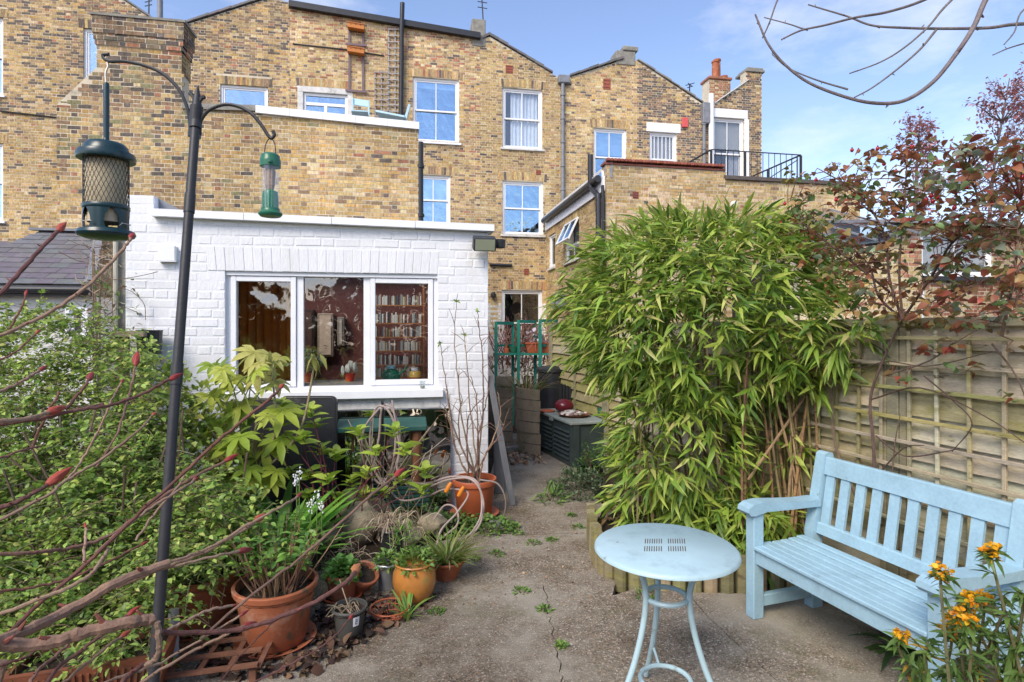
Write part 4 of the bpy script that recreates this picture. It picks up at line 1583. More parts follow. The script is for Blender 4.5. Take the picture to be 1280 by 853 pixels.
p2 = onY(738, 232, YQ + 0.5)
p3 = onY(748, 245, YQ - 0.02)
pipe(rw, [p1, p2, p2 + Vector((0.02, -0.03, -0.08)), p3, p3 + Vector((0, 0, -0.1)), Vector((p3.x, p3.y, 0.0))], 0.06, name='soil_pipe')
pipe(rw, [onY(753, 232, YQ - 0.06), onY(754, 250, YQ - 0.06), Vector((onY(754, 250, YQ - 0.06).x, YQ - 0.06, 0))], 0.035)
# red coping tiles
n = 34
tv_ = []
for k in range(6):
    m_ = MB()
    m_.obox((0, 0, 0), ((u9 - XQ) / n / 2 - 0.004, 0, 0), (0, 0.17, 0), (0, 0, 0.03), jit3((0.27, 0.085, 0.055), 0.2), 0.008)
    tv_.append(m_.mesh('coping_tile', MT['red_tile']))
for k in range(n):
    piece('coping_tile', rnd.choice(tv_), (XQ + (u9 - XQ) * (k + 0.5) / n, YQ + 0.09, zq + 0.075 + rnd.uniform(0, .006)), rw, rot=(-0.12, 0, 0))
mb = MB()
mb.box((XQ - 0.04, YQ - 0.03, zq + 0.002), (u9 + 0.03, YQ + 0.2, zq + 0.04), (0.2, 0.07, 0.05))
part('tile_creasing', mb, MT['red_tile'], rw)
mb = MB()
for k in range(8):
    a, b = u9 + 0.035 + (uEnd - u9) * k / 8, u9 + 0.03 + (uEnd - u9) * (k + 1) / 8
    mb.box((a, YQ - 0.06, zq2 + 0.002), (b, YQ + 0.28, zq2 + 0.09), (0.1, 0.085, 0.075), bev=0.008)
part('dark_coping', mb, MT['red_tile'], rw)
mb = MB()
r = Q.rect(790.5, 240, 798, 248.5)
Q.slab(mb, *r, -0.02, 0.012, (0.25, 0.08, 0.06))
for k in range(3):
    zz = r[1] + (r[3] - r[1]) * (k + 0.5) / 3
    Q.slab(mb, r[0] + 0.015, zz - 0.01, r[2] - 0.015, zz + 0.01, 0.0, 0.016, (0.12, 0.04, 0.03))
part('air_brick', mb, MT['red_tile'], rw)
mb = MB()
c_ = Q.p(*qz(917, 256), 0)
mb.lathe([(0.001, -0.10), (0.05, -0.095), (0.075, -0.06), (0.08, 0.0)], c_, 14, (0.7, 0.7, 0.7), ax=Matrix(((1, 0, 0), (0, 0, 1), (0, 1, 0))))
part('bulkhead_lamp', mb, MT['gloss'], rw, smooth=True)
# railing
rail = thing('roof_railing', 'black iron railing round the flat roof above the yellow wing', 'railing', (qz(950, 200)[0], YQ + 1.0, zq2))
yr = YQ + 0.6
RL = PL((0, yr, 0), (1, 0, 0), (0, -1, 0))
zt0 = RL.uz(1001, 194)[1]
xl, xr = RL.uz(889, 180)[0], RL.uz(1001, 194)[0]
zb_ = zq2 + 0.05
mb = MB()
mb.bar((xl, yr, zt0), (xr, yr, zt0), 0.03, 0.018)
mb.bar((xr, yr + 0.02, zt0 - 0.001), (xr, yr + 3.6, zt0 - 0.001), 0.04, 0.025)
mb.bar((xl, yr + 0.02, zt0 - 0.001), (xl, yr + 3.6, zt0 - 0.001), 0.04, 0.025)
mb.bar((xl, yr, zb_ + 0.06), (xr, yr, zb_ + 0.06), 0.025, 0.012)
part('handrail', mb, MT['black_iron'], rail)
mb = MB()
for x_ in (xl, xl + (xr - xl) * 0.37, xr):
    mb.box((x_ - 0.022, yr - 0.02, zb_ - 0.06), (x_ + 0.022, yr + 0.02, zt0 - 0.014))
mb.box((xr - 0.022, yr + 1.2, zb_ - 0.06), (xr + 0.022, yr + 1.24, zt0 - 0.015))
part('post', mb, MT['black_iron'], rail)
bm_ = MB()
bm_.box((-0.0055, -0.0055, 0), (0.0055, 0.0055, zt0 - zb_ - 0.08))
bm_ = bm_.mesh('baluster', MT['black_iron'])
x_ = xl + 0.1
while x_ < xr - 0.05:
    piece('baluster', bm_, (x_, yr, zb_ + 0.066), rail)
    x_ += 0.15
for k in range(18):
    piece('baluster', bm_, (xr, yr + 0.14 + k * 0.19, zb_ + 0.066), rail)
mb = MB()
mb.bar((xl + (xr - xl) * 0.5, yr + 0.06, zb_), (xr - 0.04, yr + 0.06, zt0 - 0.1), 0.02, 0.02)
part('brace', mb, MT['black_iron'], rail)

# ------------------------------------------------------------------ neighbour's brick buildings beyond the fence
YN = 8.6
NB = PL((0, YN, 0), (1, 0, 0), (0, -1, 0))
nb = thing('cream_outbuilding', 'cream brick outbuilding with a glass roof behind the rose', 'building', (NB.uz(1080, 400)[0], YN, 0))
cN = stock([2.5, 2.5, 0.1, 0, 1.2, 6, 1.2])
nbu0, nbu1 = NB.uz(1000, 350)[0], NB.uz(1152, 350)[0]
brickwall(nb, NB, [(nbu0, NB.uz(1000, 318)[1]), (nbu1, NB.uz(1152, 300)[1])], 0, color=lambda u, z: tuple(x * 1.05 for x in cN(u, z)), nind=200, vis=[(1030, 300, 1152, 420)], bond='stretcher', thick=0.25)
mb = MB()
a, b = NB.p(nbu0 - 0.1, NB.uz(1000, 318)[1] + 0.03), NB.p(nbu1, NB.uz(1152, 300)[1] + 0.03)
mb.prism([a + Vector((0, -0.1, 0)), b + Vector((0, -0.1, 0)), b + Vector((0, 2.2, 0.9)), a + Vector((0, 2.2, 0.9))], (0, 0, 0.03))
part('glass_roof', mb, MT['dim_glass'], nb)
mb = MB()
for k in range(6):
    p = a.lerp(b, k / 5)
    mb.bar(p + Vector((0, -0.1, 0.045)), p + Vector((0, 2.2, 0.945)), 0.04, 0.03)
part('glazing_bar', mb, MT['lead'], nb)
mb = MB()
mb.box((nbu0 + 0.1, YN + 0.26, 0), (nbu1 - 0.1, YN + 2.2, NB.uz(1000, 325)[1]))
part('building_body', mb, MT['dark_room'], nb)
YM = 9.6
NR_ = PL((0, YM, 0), (1, 0, 0), (0, -1, 0))
nr = thing('red_brick_house', 'red brick house with white framed windows and black sills beyond the fence', 'house', (NR_.uz(1230, 400)[0], YM, 0))
cR = stock([0.4, 0.8, 0.5, 0.1, 5, 2, 0.8])
ru0, ru1 = NR_.uz(1128, 350)[0], NR_.uz(1500, 350)[0]
wR = [NR_.rect(1150, 290, 1240, 346), NR_.rect(1134, 362, 1156, 420), NR_.rect(1290, 280, 1380, 346)]
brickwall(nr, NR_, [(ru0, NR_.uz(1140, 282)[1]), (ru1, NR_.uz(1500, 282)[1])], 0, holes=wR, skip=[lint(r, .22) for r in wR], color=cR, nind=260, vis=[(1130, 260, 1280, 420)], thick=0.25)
for r in wR:
    soldier(nr, NR_, *lint(r, 0.2), cR)
    sash_window(nr, NR_, r, bars=1, casement=True, sill=False, recess=0.05, glass='dim_glass', blind=(0.3, (0.7, 0.72, 0.74)))
    mb = MB()
    NR_.slab(mb, r[0] - 0.1, r[1] - 0.09, r[2] + 0.1, r[1] - 0.003, -0.02, 0.09)
    part('window_sill', mb, MT['black_plastic'], nr)
mb = MB()
mb.box((ru0 + 0.1, YM + 0.3, 0), (ru1, YM + 5, NR_.uz(1140, 284)[1]))
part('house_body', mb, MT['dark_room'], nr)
mb = MB()
mb.prism([(ru0 - 0.2, YM - 0.2, NR_.uz(1140, 281)[1]), (ru1, YM - 0.2, NR_.uz(1140, 281)[1]), (ru1, YM + 2.6, NR_.uz(1140, 250)[1]), (ru0 - 0.2, YM + 2.6, NR_.uz(1140, 250)[1])], (0, 0, 0.06), (0.3, 0.3, 0.33))
part('roof', mb, MT['slate'], nr)


# ------------------------------------------------------------------ bench
BO, BU, BV = cw(1.385, 3.29), cw(0.318, -0.948), cw(0.948, 0.318)


def B(a, b, z):
    q = BO + BU * a + BV * b
    return Vector((q.x, q.y, z))


def bslab(mb, a0, b0, z0, a1, b1, z1, bev=0.004):
    mb.obox(B((a0 + a1) / 2, (b0 + b1) / 2, (z0 + z1) / 2), BU * (a1 - a0) / 2, BV * (b1 - b0) / 2, Vector((0, 0, (z1 - z0) / 2)), bev=bev)


bench = thing('garden_bench', 'pale blue painted wooden bench with slatted back and curved arms against the trellis', 'bench', B(0.52, 0.22, 0))
LA = 1.04
for a in (0, LA):
    mb = MB()
    bslab(mb, a - 0.033, -0.033, 0.001, a + 0.033, 0.037, 0.598)
    part('front_leg', mb, MT['blue_wood'], bench)
    mb = MB()
    prof = [(0.395, 0.001), (0.465, 0.001), (0.465, 0.42), (0.553, 0.885), (0.545, 0.905), (0.51, 0.912), (0.485, 0.898), (0.395, 0.45)]
    mb.prism([B(a - 0.032, b, z) for b, z in prof], BU * 0.064)
    part('rear_post', mb, MT['blue_wood'], bench)
    mb = MB()
    prof = [(0.44, 0.60), (0.44, 0.643), (0.3, 0.642), (0.15, 0.652), (0.03, 0.662), (-0.04, 0.655), (-0.075, 0.636), (-0.08, 0.612), (-0.062, 0.593), (-0.03, 0.590), (0.05, 0.606), (0.2, 0.603)]
    mb.prism([B(a - 0.046, b, z) for b, z in prof], BU * 0.092)
    part('arm', mb, MT['blue_wood'], bench)
    mb = MB()
    bslab(mb, a - 0.02, 0.0375, 0.06, a + 0.02, 0.394, 0.125)
    part('side_stretcher', mb, MT['blue_wood'], bench)
    mb = MB()
    bslab(mb, a - 0.018, 0.0375, 0.325, a + 0.018, 0.394, 0.385)
    part('side_rail', mb, MT['blue_wood'], bench)
mb = MB()
bslab(mb, 0.0335, -0.02, 0.315, LA - 0.0335, 0.015, 0.395)
part('front_rail', mb, MT['blue_wood'], bench)
for k in range(7):
    b = -0.012 + k * 0.0605
    dip = -0.012 * math.sin(math.pi * k / 6.0)
    mb = MB()
    bslab(mb, 0.0335 if k < 1 else -0.028, b - 0.026, 0.397 + dip, LA - 0.0335 if k < 1 else LA + 0.028, b + 0.026, 0.419 + dip, bev=0.006)
    if k == 0:
        pass
    part('seat_slat', mb, MT['blue_wood'], bench)


def lean(z):
    return 0.432 + max(0.0, z - 0.43) * 0.175


for z0, z1, nm in ((0.445, 0.505, 'lower_back_rail'), (0.785, 0.882, 'top_rail')):
    mb = MB()
    prof = [(lean(z0) - 0.018, z0), (lean(z0) + 0.02, z0), (lean(z1) + 0.02, z1), (lean(z1) - 0.012, z1 + 0.003), (lean(z1) - 0.018, z1 - 0.004)]
    mb.prism([B(0.0335, b, z) for b, z in prof], BU * (LA - 0.067))
    part(nm, mb, MT['blue_wood'], bench)
for k in range(10):
    a = 0.0715 + k * 0.0995
    mb = MB()
    prof = [(lean(0.507) - 0.008, 0.507), (lean(0.507) + 0.009, 0.507), (lean(0.784) + 0.009, 0.784), (lean(0.784) - 0.008, 0.784)]
    mb.prism([B(a - 0.028, b, z) for b, z in prof], BU * 0.056)
    part('back_slat', mb, MT['blue_wood'], bench)

# ------------------------------------------------------------------ table
TC = cw(0.652, 2.445)
table = thing('bistro_table', 'round pale blue metal bistro table with rust spots on its slotted top', 'table', (TC.x, TC.y, 0))
mb = MB()
R = 0.300
mb.lathe([(0.0, 0.725), (R - 0.012, 0.724), (R - 0.002, 0.716), (R, 0.706), (R - 0.001, 0.7065), (R - 0.006, 0.7175), (R - 0.016, 0.7215), (0.0, 0.722)][::-1], (TC.x, TC.y, 0), 64)
part('table_top', mb, MT['blue_metal'], table, smooth=True)
mb = MB()
for gx, gz in ((-0.05, 0.045), (0.05, 0.045), (-0.05, -0.045), (0.05, -0.045)):
    for k in range(8):
        xo = gx - 0.035 + k * 0.01
        c_ = TC + cw(xo + gz * 0.25 - 0.0, gz * 0.95 + 0.01)
        d = cw(0.25, 0.97) * 0.028
        mb.obox((c_.x, c_.y, 0.7252), cw(0.0019, 0), d, (0, 0, 0.0004), (0.10, 0.07, 0.05))
part('ventilation_slots', mb, MT['plain'], table, kind='stuff')


def tl(ang, r, z):
    q = TC + cw(r * math.sin(ang), r * math.cos(ang))
    return Vector((q.x, q.y, z))


for ang in (math.radians(-112), math.radians(118), math.radians(-4)):
    mb = MB()
    P = spline([tl(ang, 0.165, 0.716), tl(ang, 0.15, 0.69), tl(ang, 0.112, 0.60), tl(ang, 0.099, 0.52), tl(ang, 0.115, 0.40), tl(ang, 0.16, 0.25), tl(ang, 0.225, 0.11), tl(ang, 0.275, 0.012)], 5)
    mb.tube(P, 0.0128, 10)
    part('leg', mb, MT['blue_metal'], table, smooth=True)
for z, r in ((0.512, 0.088), (0.155, 0.105)):
    mb = MB()
    P = [tl(2 * math.pi * k / 28, r, z) for k in range(29)]
    mb.tube(P, 0.0105, 8, cap=False)
    part('ring', mb, MT['blue_metal'], table, smooth=True)
mb = MB()
mb.tube([tl(0, 0.105, 0.155), tl(-0.05, 0.18, 0.2)], 0.006, 6)
for s_ in (-112, 118):
    mb.tube([tl(math.radians(s_), 0.105, 0.155), tl(math.radians(s_), 0.2, 0.155)], 0.006, 6)
part('strut', mb, MT['blue_metal'], table, smooth=True)

# ------------------------------------------------------------------ fence and trellis
FO, FE, FN = cw(2.24, 3.33), cw(0.29, -0.957).normalized(), cw(-0.957, -0.29).normalized()


def Fp(s_, z, n=0.0):
    q = FO + FE * s_ + FN * n
    return Vector((q.x, q.y, z))


def fslab(mb, s0, z0, s1, z1, n0, n1, col, bev=0.0, tilt=0.0):
    c_ = Fp((s0 + s1) / 2, (z0 + z1) / 2, (n0 + n1) / 2)
    az = Vector((0, 0, (z1 - z0) / 2)) + FN * tilt
    mb.obox(c_, FE * (s1 - s0) / 2, FN * (n1 - n0) / 2, az, col, bev)


WOODS = [(0.38, 0.32, 0.18), (0.45, 0.39, 0.25), (0.34, 0.31, 0.13), (0.42, 0.37, 0.26), (0.31, 0.27, 0.13), (0.48, 0.42, 0.29)]
fence = thing('lap_fence', 'weathered overlapping board fence with green algae behind the blue bench', 'fence', Fp(0, 0))
s0 = -5.6
while s0 < 2.4:
    s1 = s0 + 1.80
    mb = MB()
    fslab(mb, s0 - 0.075, -0.1, s0 - 0.003, 1.74, -0.055, 0.04, jit3((0.27, 0.25, 0.17), 0.1), 0.004)
    part('fence_post', mb, MT['fence_wood'], fence)
    z = 0.06
    k = 0
    while z < 1.60:
        h = rnd.uniform(0.128, 0.142)
        mb = MB()
        c_ = jit3(rnd.choice(WOODS), 0.12)
        dz = rnd.uniform(-0.004, 0.004)
        n = 10
        V, F = [], []
        wob = [rnd.uniform(-0.004, 0.004) for _ in range(n + 1)]
        for i in range(n + 1):
            t = i / n
            ss = s0 + (s1 - s0) * t
            for (zz, nn) in ((z + wob[i], 0.024), (z + h, -0.004), (z + h, -0.014), (z + wob[i], 0.008)):
                V.append(Fp(ss, zz, nn))
        for i in range(n):
            for j in range(4):
                F.append((i * 4 + j, i * 4 + (j + 1) % 4, i * 4 + 4 + (j + 1) % 4, i * 4 + 4 + j))
        F += [(0, 1, 2, 3), (n * 4 + 3, n * 4 + 2, n * 4 + 1, n * 4)]
        mb.add(V, [f[::-1] for f in F], c_)
        part('board', mb, MT['fence_wood'], fence)
        z += h - 0.012
        k += 1
    mb = MB()
    fslab(mb, s0, 1.655, s1, 1.705, -0.035, 0.035, jit3((0.30, 0.27, 0.17), 0.1), 0.006)
    part('fence_cap', mb, MT['fence_wood'], fence)
    for s_ in (s0 + 0.022, (s0 + s1) / 2, s1 - 0.022 - 0.003):
        mb = MB()
        fslab(mb, s_ - 0.02, 0.05, s_ + 0.02, 1.65, 0.018, 0.036, jit3((0.29, 0.26, 0.16), 0.1), 0.003)
        part('batten', mb, MT['fence_wood'], fence)
    mb = MB()
    fslab(mb, s0, 0.0, s1, 0.058, -0.02, 0.02, (0.16, 0.14, 0.09))
    part('gravel_board', mb, MT['fence_wood'], fence)
    s0 += 1.875
trel = thing('trellis', 'square wooden trellis fixed on the fence behind the bench', 'trellis', Fp(0.4, 0.5, 0.06))
for k in range(13):
    s_ = -0.548 + k * 0.16
    mb = MB()
    ja, jb = rnd.uniform(-.012, .012), rnd.uniform(-.012, .012)
    mb.bar(Fp(s_ + ja, 0.52 + rnd.uniform(-.03, .02), 0.047), Fp(s_ + jb, 1.63 + rnd.uniform(-0.02, 0.015), 0.047), 0.019, 0.015, FN, jit3(rnd.choice(WOODS), 0.22), 0.002)
    part('trellis_upright', mb, MT['fence_wood'], trel)
for z in (1.598, 1.444, 1.302, 1.139, 1.018, 0.864, 0.715, 0.56):
    mb = MB()
    mb.bar(Fp(-0.62, z + rnd.uniform(-0.012, 0.012), 0.0645), Fp(1.44, z + rnd.uniform(-0.012, 0.012), 0.0645), 0.016, 0.020, (0, 0, 1), jit3(rnd.choice(WOODS), 0.22), 0.002)
    part('trellis_rail', mb, MT['fence_wood'], trel)

# log edging of the bamboo bed
edge = thing('log_edging', 'low edging of upright half logs round the bamboo bed', 'edging', cw(1.2, 3.68))
LP = spline([cw(0.66, 4.75), cw(0.60, 4.30), cw(0.62, 3.86), cw(0.80, 3.68), cw(1.15, 3.62), cw(1.55, 3.60), cw(1.95, 3.58), cw(2.15, 3.50)], 24)
acc = 0.0
for a, b in zip(LP[:-1], LP[1:]):
    acc += (b - a).length
    if acc >= 0.088:
        acc = 0
        d = (b - a).normalized()
        nrm = Vector((d.y, -d.x, 0))
        h = 0.235 + rnd.uniform(-0.02, 0.02)
        hw = 0.041
        prof = [(-hw, 0.03), (-hw, -0.012), (-hw * 0.7, -0.03), (0, -0.038), (hw * 0.7, -0.03), (hw, -0.012), (hw, 0.03)]
        poly = [Vector((b.x, b.y, -0.05)) + d * x + nrm * -y for x, y in prof]
        mb = MB()
        mb.prism(poly, (rnd.uniform(-.008, .008), rnd.uniform(-.008, .008), h + 0.05), jit3(rnd.choice([(0.25, 0.21, 0.12), (0.20, 0.18, 0.09), (0.30, 0.25, 0.15)]), 0.15))
        part('log', mb, MT['fence_wood'], edge)

# soil of the beds
mb = MB()


def bed(name, pts, z, bumpy=0.03):
    P = [Vector((p.x, p.y, z)) for p in pts]
    c_ = sum(P, Vector()) / len(P)
    V, F = [c_ + Vector((0, 0, bumpy))], []
    rings = 5
    n = len(P)
    for r_ in range(1, rings + 1):
        t = r_ / rings
        for p in P:
            q = c_.lerp(p, t)
            q.z = z + (rnd.uniform(0, bumpy) if r_ < rings else -0.12)
            V.append(q)
    for k in range(n):
        F.append((0, 1 + k, 1 + (k + 1) % n))
    for r_ in range(rings - 1):
        for k in range(n):
            a, b = 1 + r_ * n + k, 1 + r_ * n + (k + 1) % n
            F.append((a, a + n, b + n, b))
    m_ = MB()
    m_.add(V, F)
    return struct(name, m_, MT['soil'], smooth=True)


bed('soil_bed', [Vector(p) for p in LP[::10]] + [cw(2.3, 3.4), cw(1.7, 5.3), cw(1.2, 6.8), cw(0.95, 6.4), cw(0.9, 5.2)], 0.10, 0.05)
bed('soil_bed', [cw(-0.42, 4.56), cw(-1.2, 3.95), cw(-1.45, 3.3), cw(-2.1, 2.9), cw(-4.0, 2.4), cw(-4.6, 5.0), cw(-3.2, 5.0), cw(-1.5, 5.25), cw(-0.35, 5.5)], 0.0, 0.05)

# ------------------------------------------------------------------ bird feeder pole
D0 = 1.70
p_top, p_mid = at(245, 150, D0), at(211, 600, 1.47)
dv = (p_mid - p_top)
p_bot = p_top + dv * ((p_top.z + 0.05) / -dv.z)
pole = thing('feeder_pole', 'slender black metal pole with two curved hooks for bird feeders', 'pole', (p_bot.x, p_bot.y, 0))
mb = MB()
P = [p_bot.lerp(p_top, t) for t in (0, 0.3, 0.6, 1.0)]
mb.tube(P, [0.0135, 0.0132, 0.0128, 0.0125], 12)
part('shaft', mb, MT['black_iron'], pole, smooth=True)
for px, py, r1 in ((245.5, 150, 0.0165), (239, 260, 0.0145), (222, 462, 0.015)):
    t = (at(px, py, D0).z - p_bot.z) / (p_top.z - p_bot.z)
    a = p_bot.lerp(p_top, t - 0.012)
    b = p_bot.lerp(p_top, min(1.0, t + 0.012))
    mb = MB()
    mb.tube([a, b], r1, 12)
    part('collar', mb, MT['black_iron'], pole, smooth=True)
mb = MB()
mb.tube([at(243, 172, D0), at(246, 133, D0)], 0.0175, 12)
part('socket', mb, MT['black_iron'], pole, smooth=True)
mb = MB()
mb.tube([at(246, 133, D0), at(246.5, 120, D0), at(247.5, 107, D0)], [0.014, 0.010, 0.001], 10)
mb.tube(spline([at(246, 133, D0), at(243, 125, D0), at(240, 119, D0), at(236, 116, D0)], 4), [0.006] * 12 + [0.002], 6)
mb.tube(spline([at(247, 133, D0), at(250, 126, D0), at(253, 122, D0), at(257, 122, D0)], 4), [0.006] * 12 + [0.002], 6)
part('finial', mb, MT['black_iron'], pole, smooth=True)
for pts in ([(238, 168), (237, 150), (233, 132), (222, 110), (203, 92), (180, 82), (155, 77), (138, 77), (131, 74), (129, 69), (136, 68)],
            [(250, 168), (250, 155), (254, 146), (263, 137), (280, 131), (297, 133), (314, 142), (327, 157), (334, 168), (339, 173), (343, 169), (341, 164)]):
    mb = MB()
    mb.tube(spline([at(x, y, D0) for x, y in pts], 5), 0.0052, 8)
    part('hook_arm', mb, MT['black_iron'], pole, smooth=True)

# large feeder
D1 = 1.70
fa = at(132, 78, D1)


def fz(y):
    return EYE + (HY - y) / FPX * D1


fx, fy = at(133, 240, D1).x, at(133, 240, D1).y
feed = thing('seed_feeder', 'large dark green bird feeder with a wire mesh drum hanging on the left hook', 'bird feeder', (fx, fy, fz(298)))
k_ = D1 / FPX
mb = MB()
mb.tube(spline([at(132, 72, D1), at(135, 82, D1), at(132, 92, D1), at(133, 106, D1)], 5), 0.0028, 6)
part('hanging_hook', mb, MT['wire'], feed)
mb = MB()
mb.lathe([(3.2 * k_, fz(180)), (3.4 * k_, fz(107)), (3.0 * k_, fz(104)), (0.0, fz(103.5))], (fx, fy, 0), 14)
part('hanger_tube', mb, MT['feeder_green'], feed, smooth=True)
mb = MB()
mb.lathe([(31 * k_, fz(201)), (32 * k_, fz(197)), (30.5 * k_, fz(192)), (25 * k_, fz(190)), (23.5 * k_, fz(184)), (20 * k_, fz(180)), (4 * k_, fz(178)), (3 * k_, fz(172))], (fx, fy, 0), 36)
part('lid', mb, MT['feeder_green'], feed, smooth=True)
mb = MB()
mb.lathe([(21 * k_, fz(262)), (21.5 * k_, fz(255)), (21.5 * k_, fz(205)), (20 * k_, fz(200))], (fx, fy, 0), 24, (0.52, 0.44, 0.29))
part('seed', mb, MT['dry'], feed, smooth=True)
mb = MB()
rM = 24 * k_
zt_, zb_ = fz(194), fz(259)
for j in range(30):
    for sg in (-1, 1):
        a0 = 2 * math.pi * j / 30
        P = [(fx + rM * math.cos(a0 + sg * t * 1.15), fy + rM * math.sin(a0 + sg * t * 1.15), zb_ + (zt_ - zb_) * t) for t in [i / 9 for i in range(10)]]
        mb.tube(P, 0.00085, 3, cap=False)
part('wire_mesh', mb, MT['black_iron'], feed)
mb = MB()
r_ = 24.5 * k_
mb.lathe([(r_, fz(263)), (r_ * 1.03, fz(262)), (r_ * 1.03, fz(258)), (r_, fz(257)), (r_ * 0.93, fz(257)), (r_ * 0.93, fz(263)), (r_, fz(263))], (fx, fy, 0), 32)
za, zb2 = fz(287), fz(263)
for j in range(5):
    c0 = 2 * math.pi * j / 5 - 0.30
    n = 5
    V, F = [], []
    for i in range(n + 1):
        wd = 0.30 + 0.16 * (abs(i / n - 0.35) * 1.4) ** 2 * 2
        for s_ in range(7):
            a = c0 + wd * (s_ / 6 * 2 - 1)
            V.append((fx + r_ * math.cos(a), fy + r_ * math.sin(a), za + (zb2 - za) * i / n))
    for i in range(n):
        for s_ in range(6):
            F.append((i * 7 + s_, i * 7 + s_ + 1, i * 7 + s_ + 8, i * 7 + s_ + 7))
    mb.add(V, F)
    mb.add([(x * 0.97 + fx * 0.03, y * 0.97 + fy * 0.03, z) for x, y, z in V], [f[::-1] for f in F])
part('port_band', mb, MT['feeder_green'], feed, smooth=True)
mb = MB()
mb.lathe([(0.0, fz(281)), (20 * k_, fz(279)), (20.5 * k_, fz(262))], (fx, fy, 0), 24, (0.50, 0.42, 0.28))
part('seed', mb, MT['dry'], feed)
mb = MB()
mb.lathe([(0.0, fz(300)), (22 * k_, fz(299)), (30 * k_, fz(296)), (31.5 * k_, fz(293)), (30 * k_, fz(289)), (24 * k_, fz(286.5)), (0.0, fz(286))], (fx, fy, 0), 36)
part('tray', mb, MT['feeder_green'], feed, smooth=True)
for j in range(4):
    a = -1.9 + j * 1.57
    mb = MB()
    q = [(fx + math.cos(a + da) * rr * k_, fy + math.sin(a + da) * rr * k_, fz(yy)) for da, rr, yy in ((-0.25, 25, 284), (-0.22, 29, 281), (0.22, 29, 281), (0.25, 25, 284))]
    mb.tube(q, 0.0012, 5)
    part('perch', mb, MT['wire'], feed)

# small feeder
D2 = 1.76
k2 = D2 / FPX


def gz(y):
    return EYE + (HY - y) / FPX * D2


gx_, gy_ = at(338, 230, D2).x, at(338, 230, D2).y
tf = thing('tube_feeder', 'small clear tube bird feeder with bright green ends hanging on the right hook', 'bird feeder', (gx_, gy_, gz(271)))
mb = MB()
mb.tube(spline([at(331, 203, D2), at(331, 186, D2), at(335, 175, D2), at(340, 174, D2), at(344, 183, D2), at(345, 203, D2)], 5), 0.0016, 6)
part('wire_handle', mb, MT['black_iron'], tf)
mb = MB()
mb.lathe([(12.2 * k2, gz(209)), (12.4 * k2, gz(203)), (12.2 * k2, gz(200)), (11.6 * k2, gz(199)), (11.2 * k2, gz(195)), (8 * k2, gz(192.5)), (0, gz(192))], (gx_, gy_, 0), 24)
mb.lathe([(2.6 * k2, -0.003), (2.6 * k2, 0.003)], (gx_ + 11 * k2 * 0.2, gy_ - 12 * k2, gz(205)), 8)
part('cap', mb, MT['green_plastic'], tf, smooth=True)
mb = MB()
mb.lathe([(10.8 * k2, gz(264)), (10.8 * k2, gz(207))], (gx_, gy_, 0), 24)
part('clear_tube', mb, MT['clear'], tf, smooth=True)
mb = MB()
mb.lathe([(9.6 * k2, gz(262)), (9.6 * k2, gz(245)), (8.5 * k2, gz(240)), (3.0 * k2, gz(237)), (2.2 * k2, gz(212))], (gx_, gy_, 0), 18, (0.02, 0.17, 0.07))
part('inner_cone', mb, MT['gloss'], tf, smooth=True)
mb = MB()
mb.lathe([(3.5 * k2, gz(240)), (6.0 * k2, gz(232)), (6.4 * k2, gz(214)), (4.0 * k2, gz(210))], (gx_, gy_, 0), 12, (0.30, 0.20, 0.13), wob=0.2)
part('seed', mb, MT['dry'], tf)
mb = MB()
mb.lathe([(0, gz(271.5)), (12 * k2, gz(271)), (14.2 * k2, gz(268.5)), (14.2 * k2, gz(267)), (11.2 * k2, gz(264)), (11 * k2, gz(261))], (gx_, gy_, 0), 28)
part('tray', mb, MT['green_plastic'], tf, smooth=True)

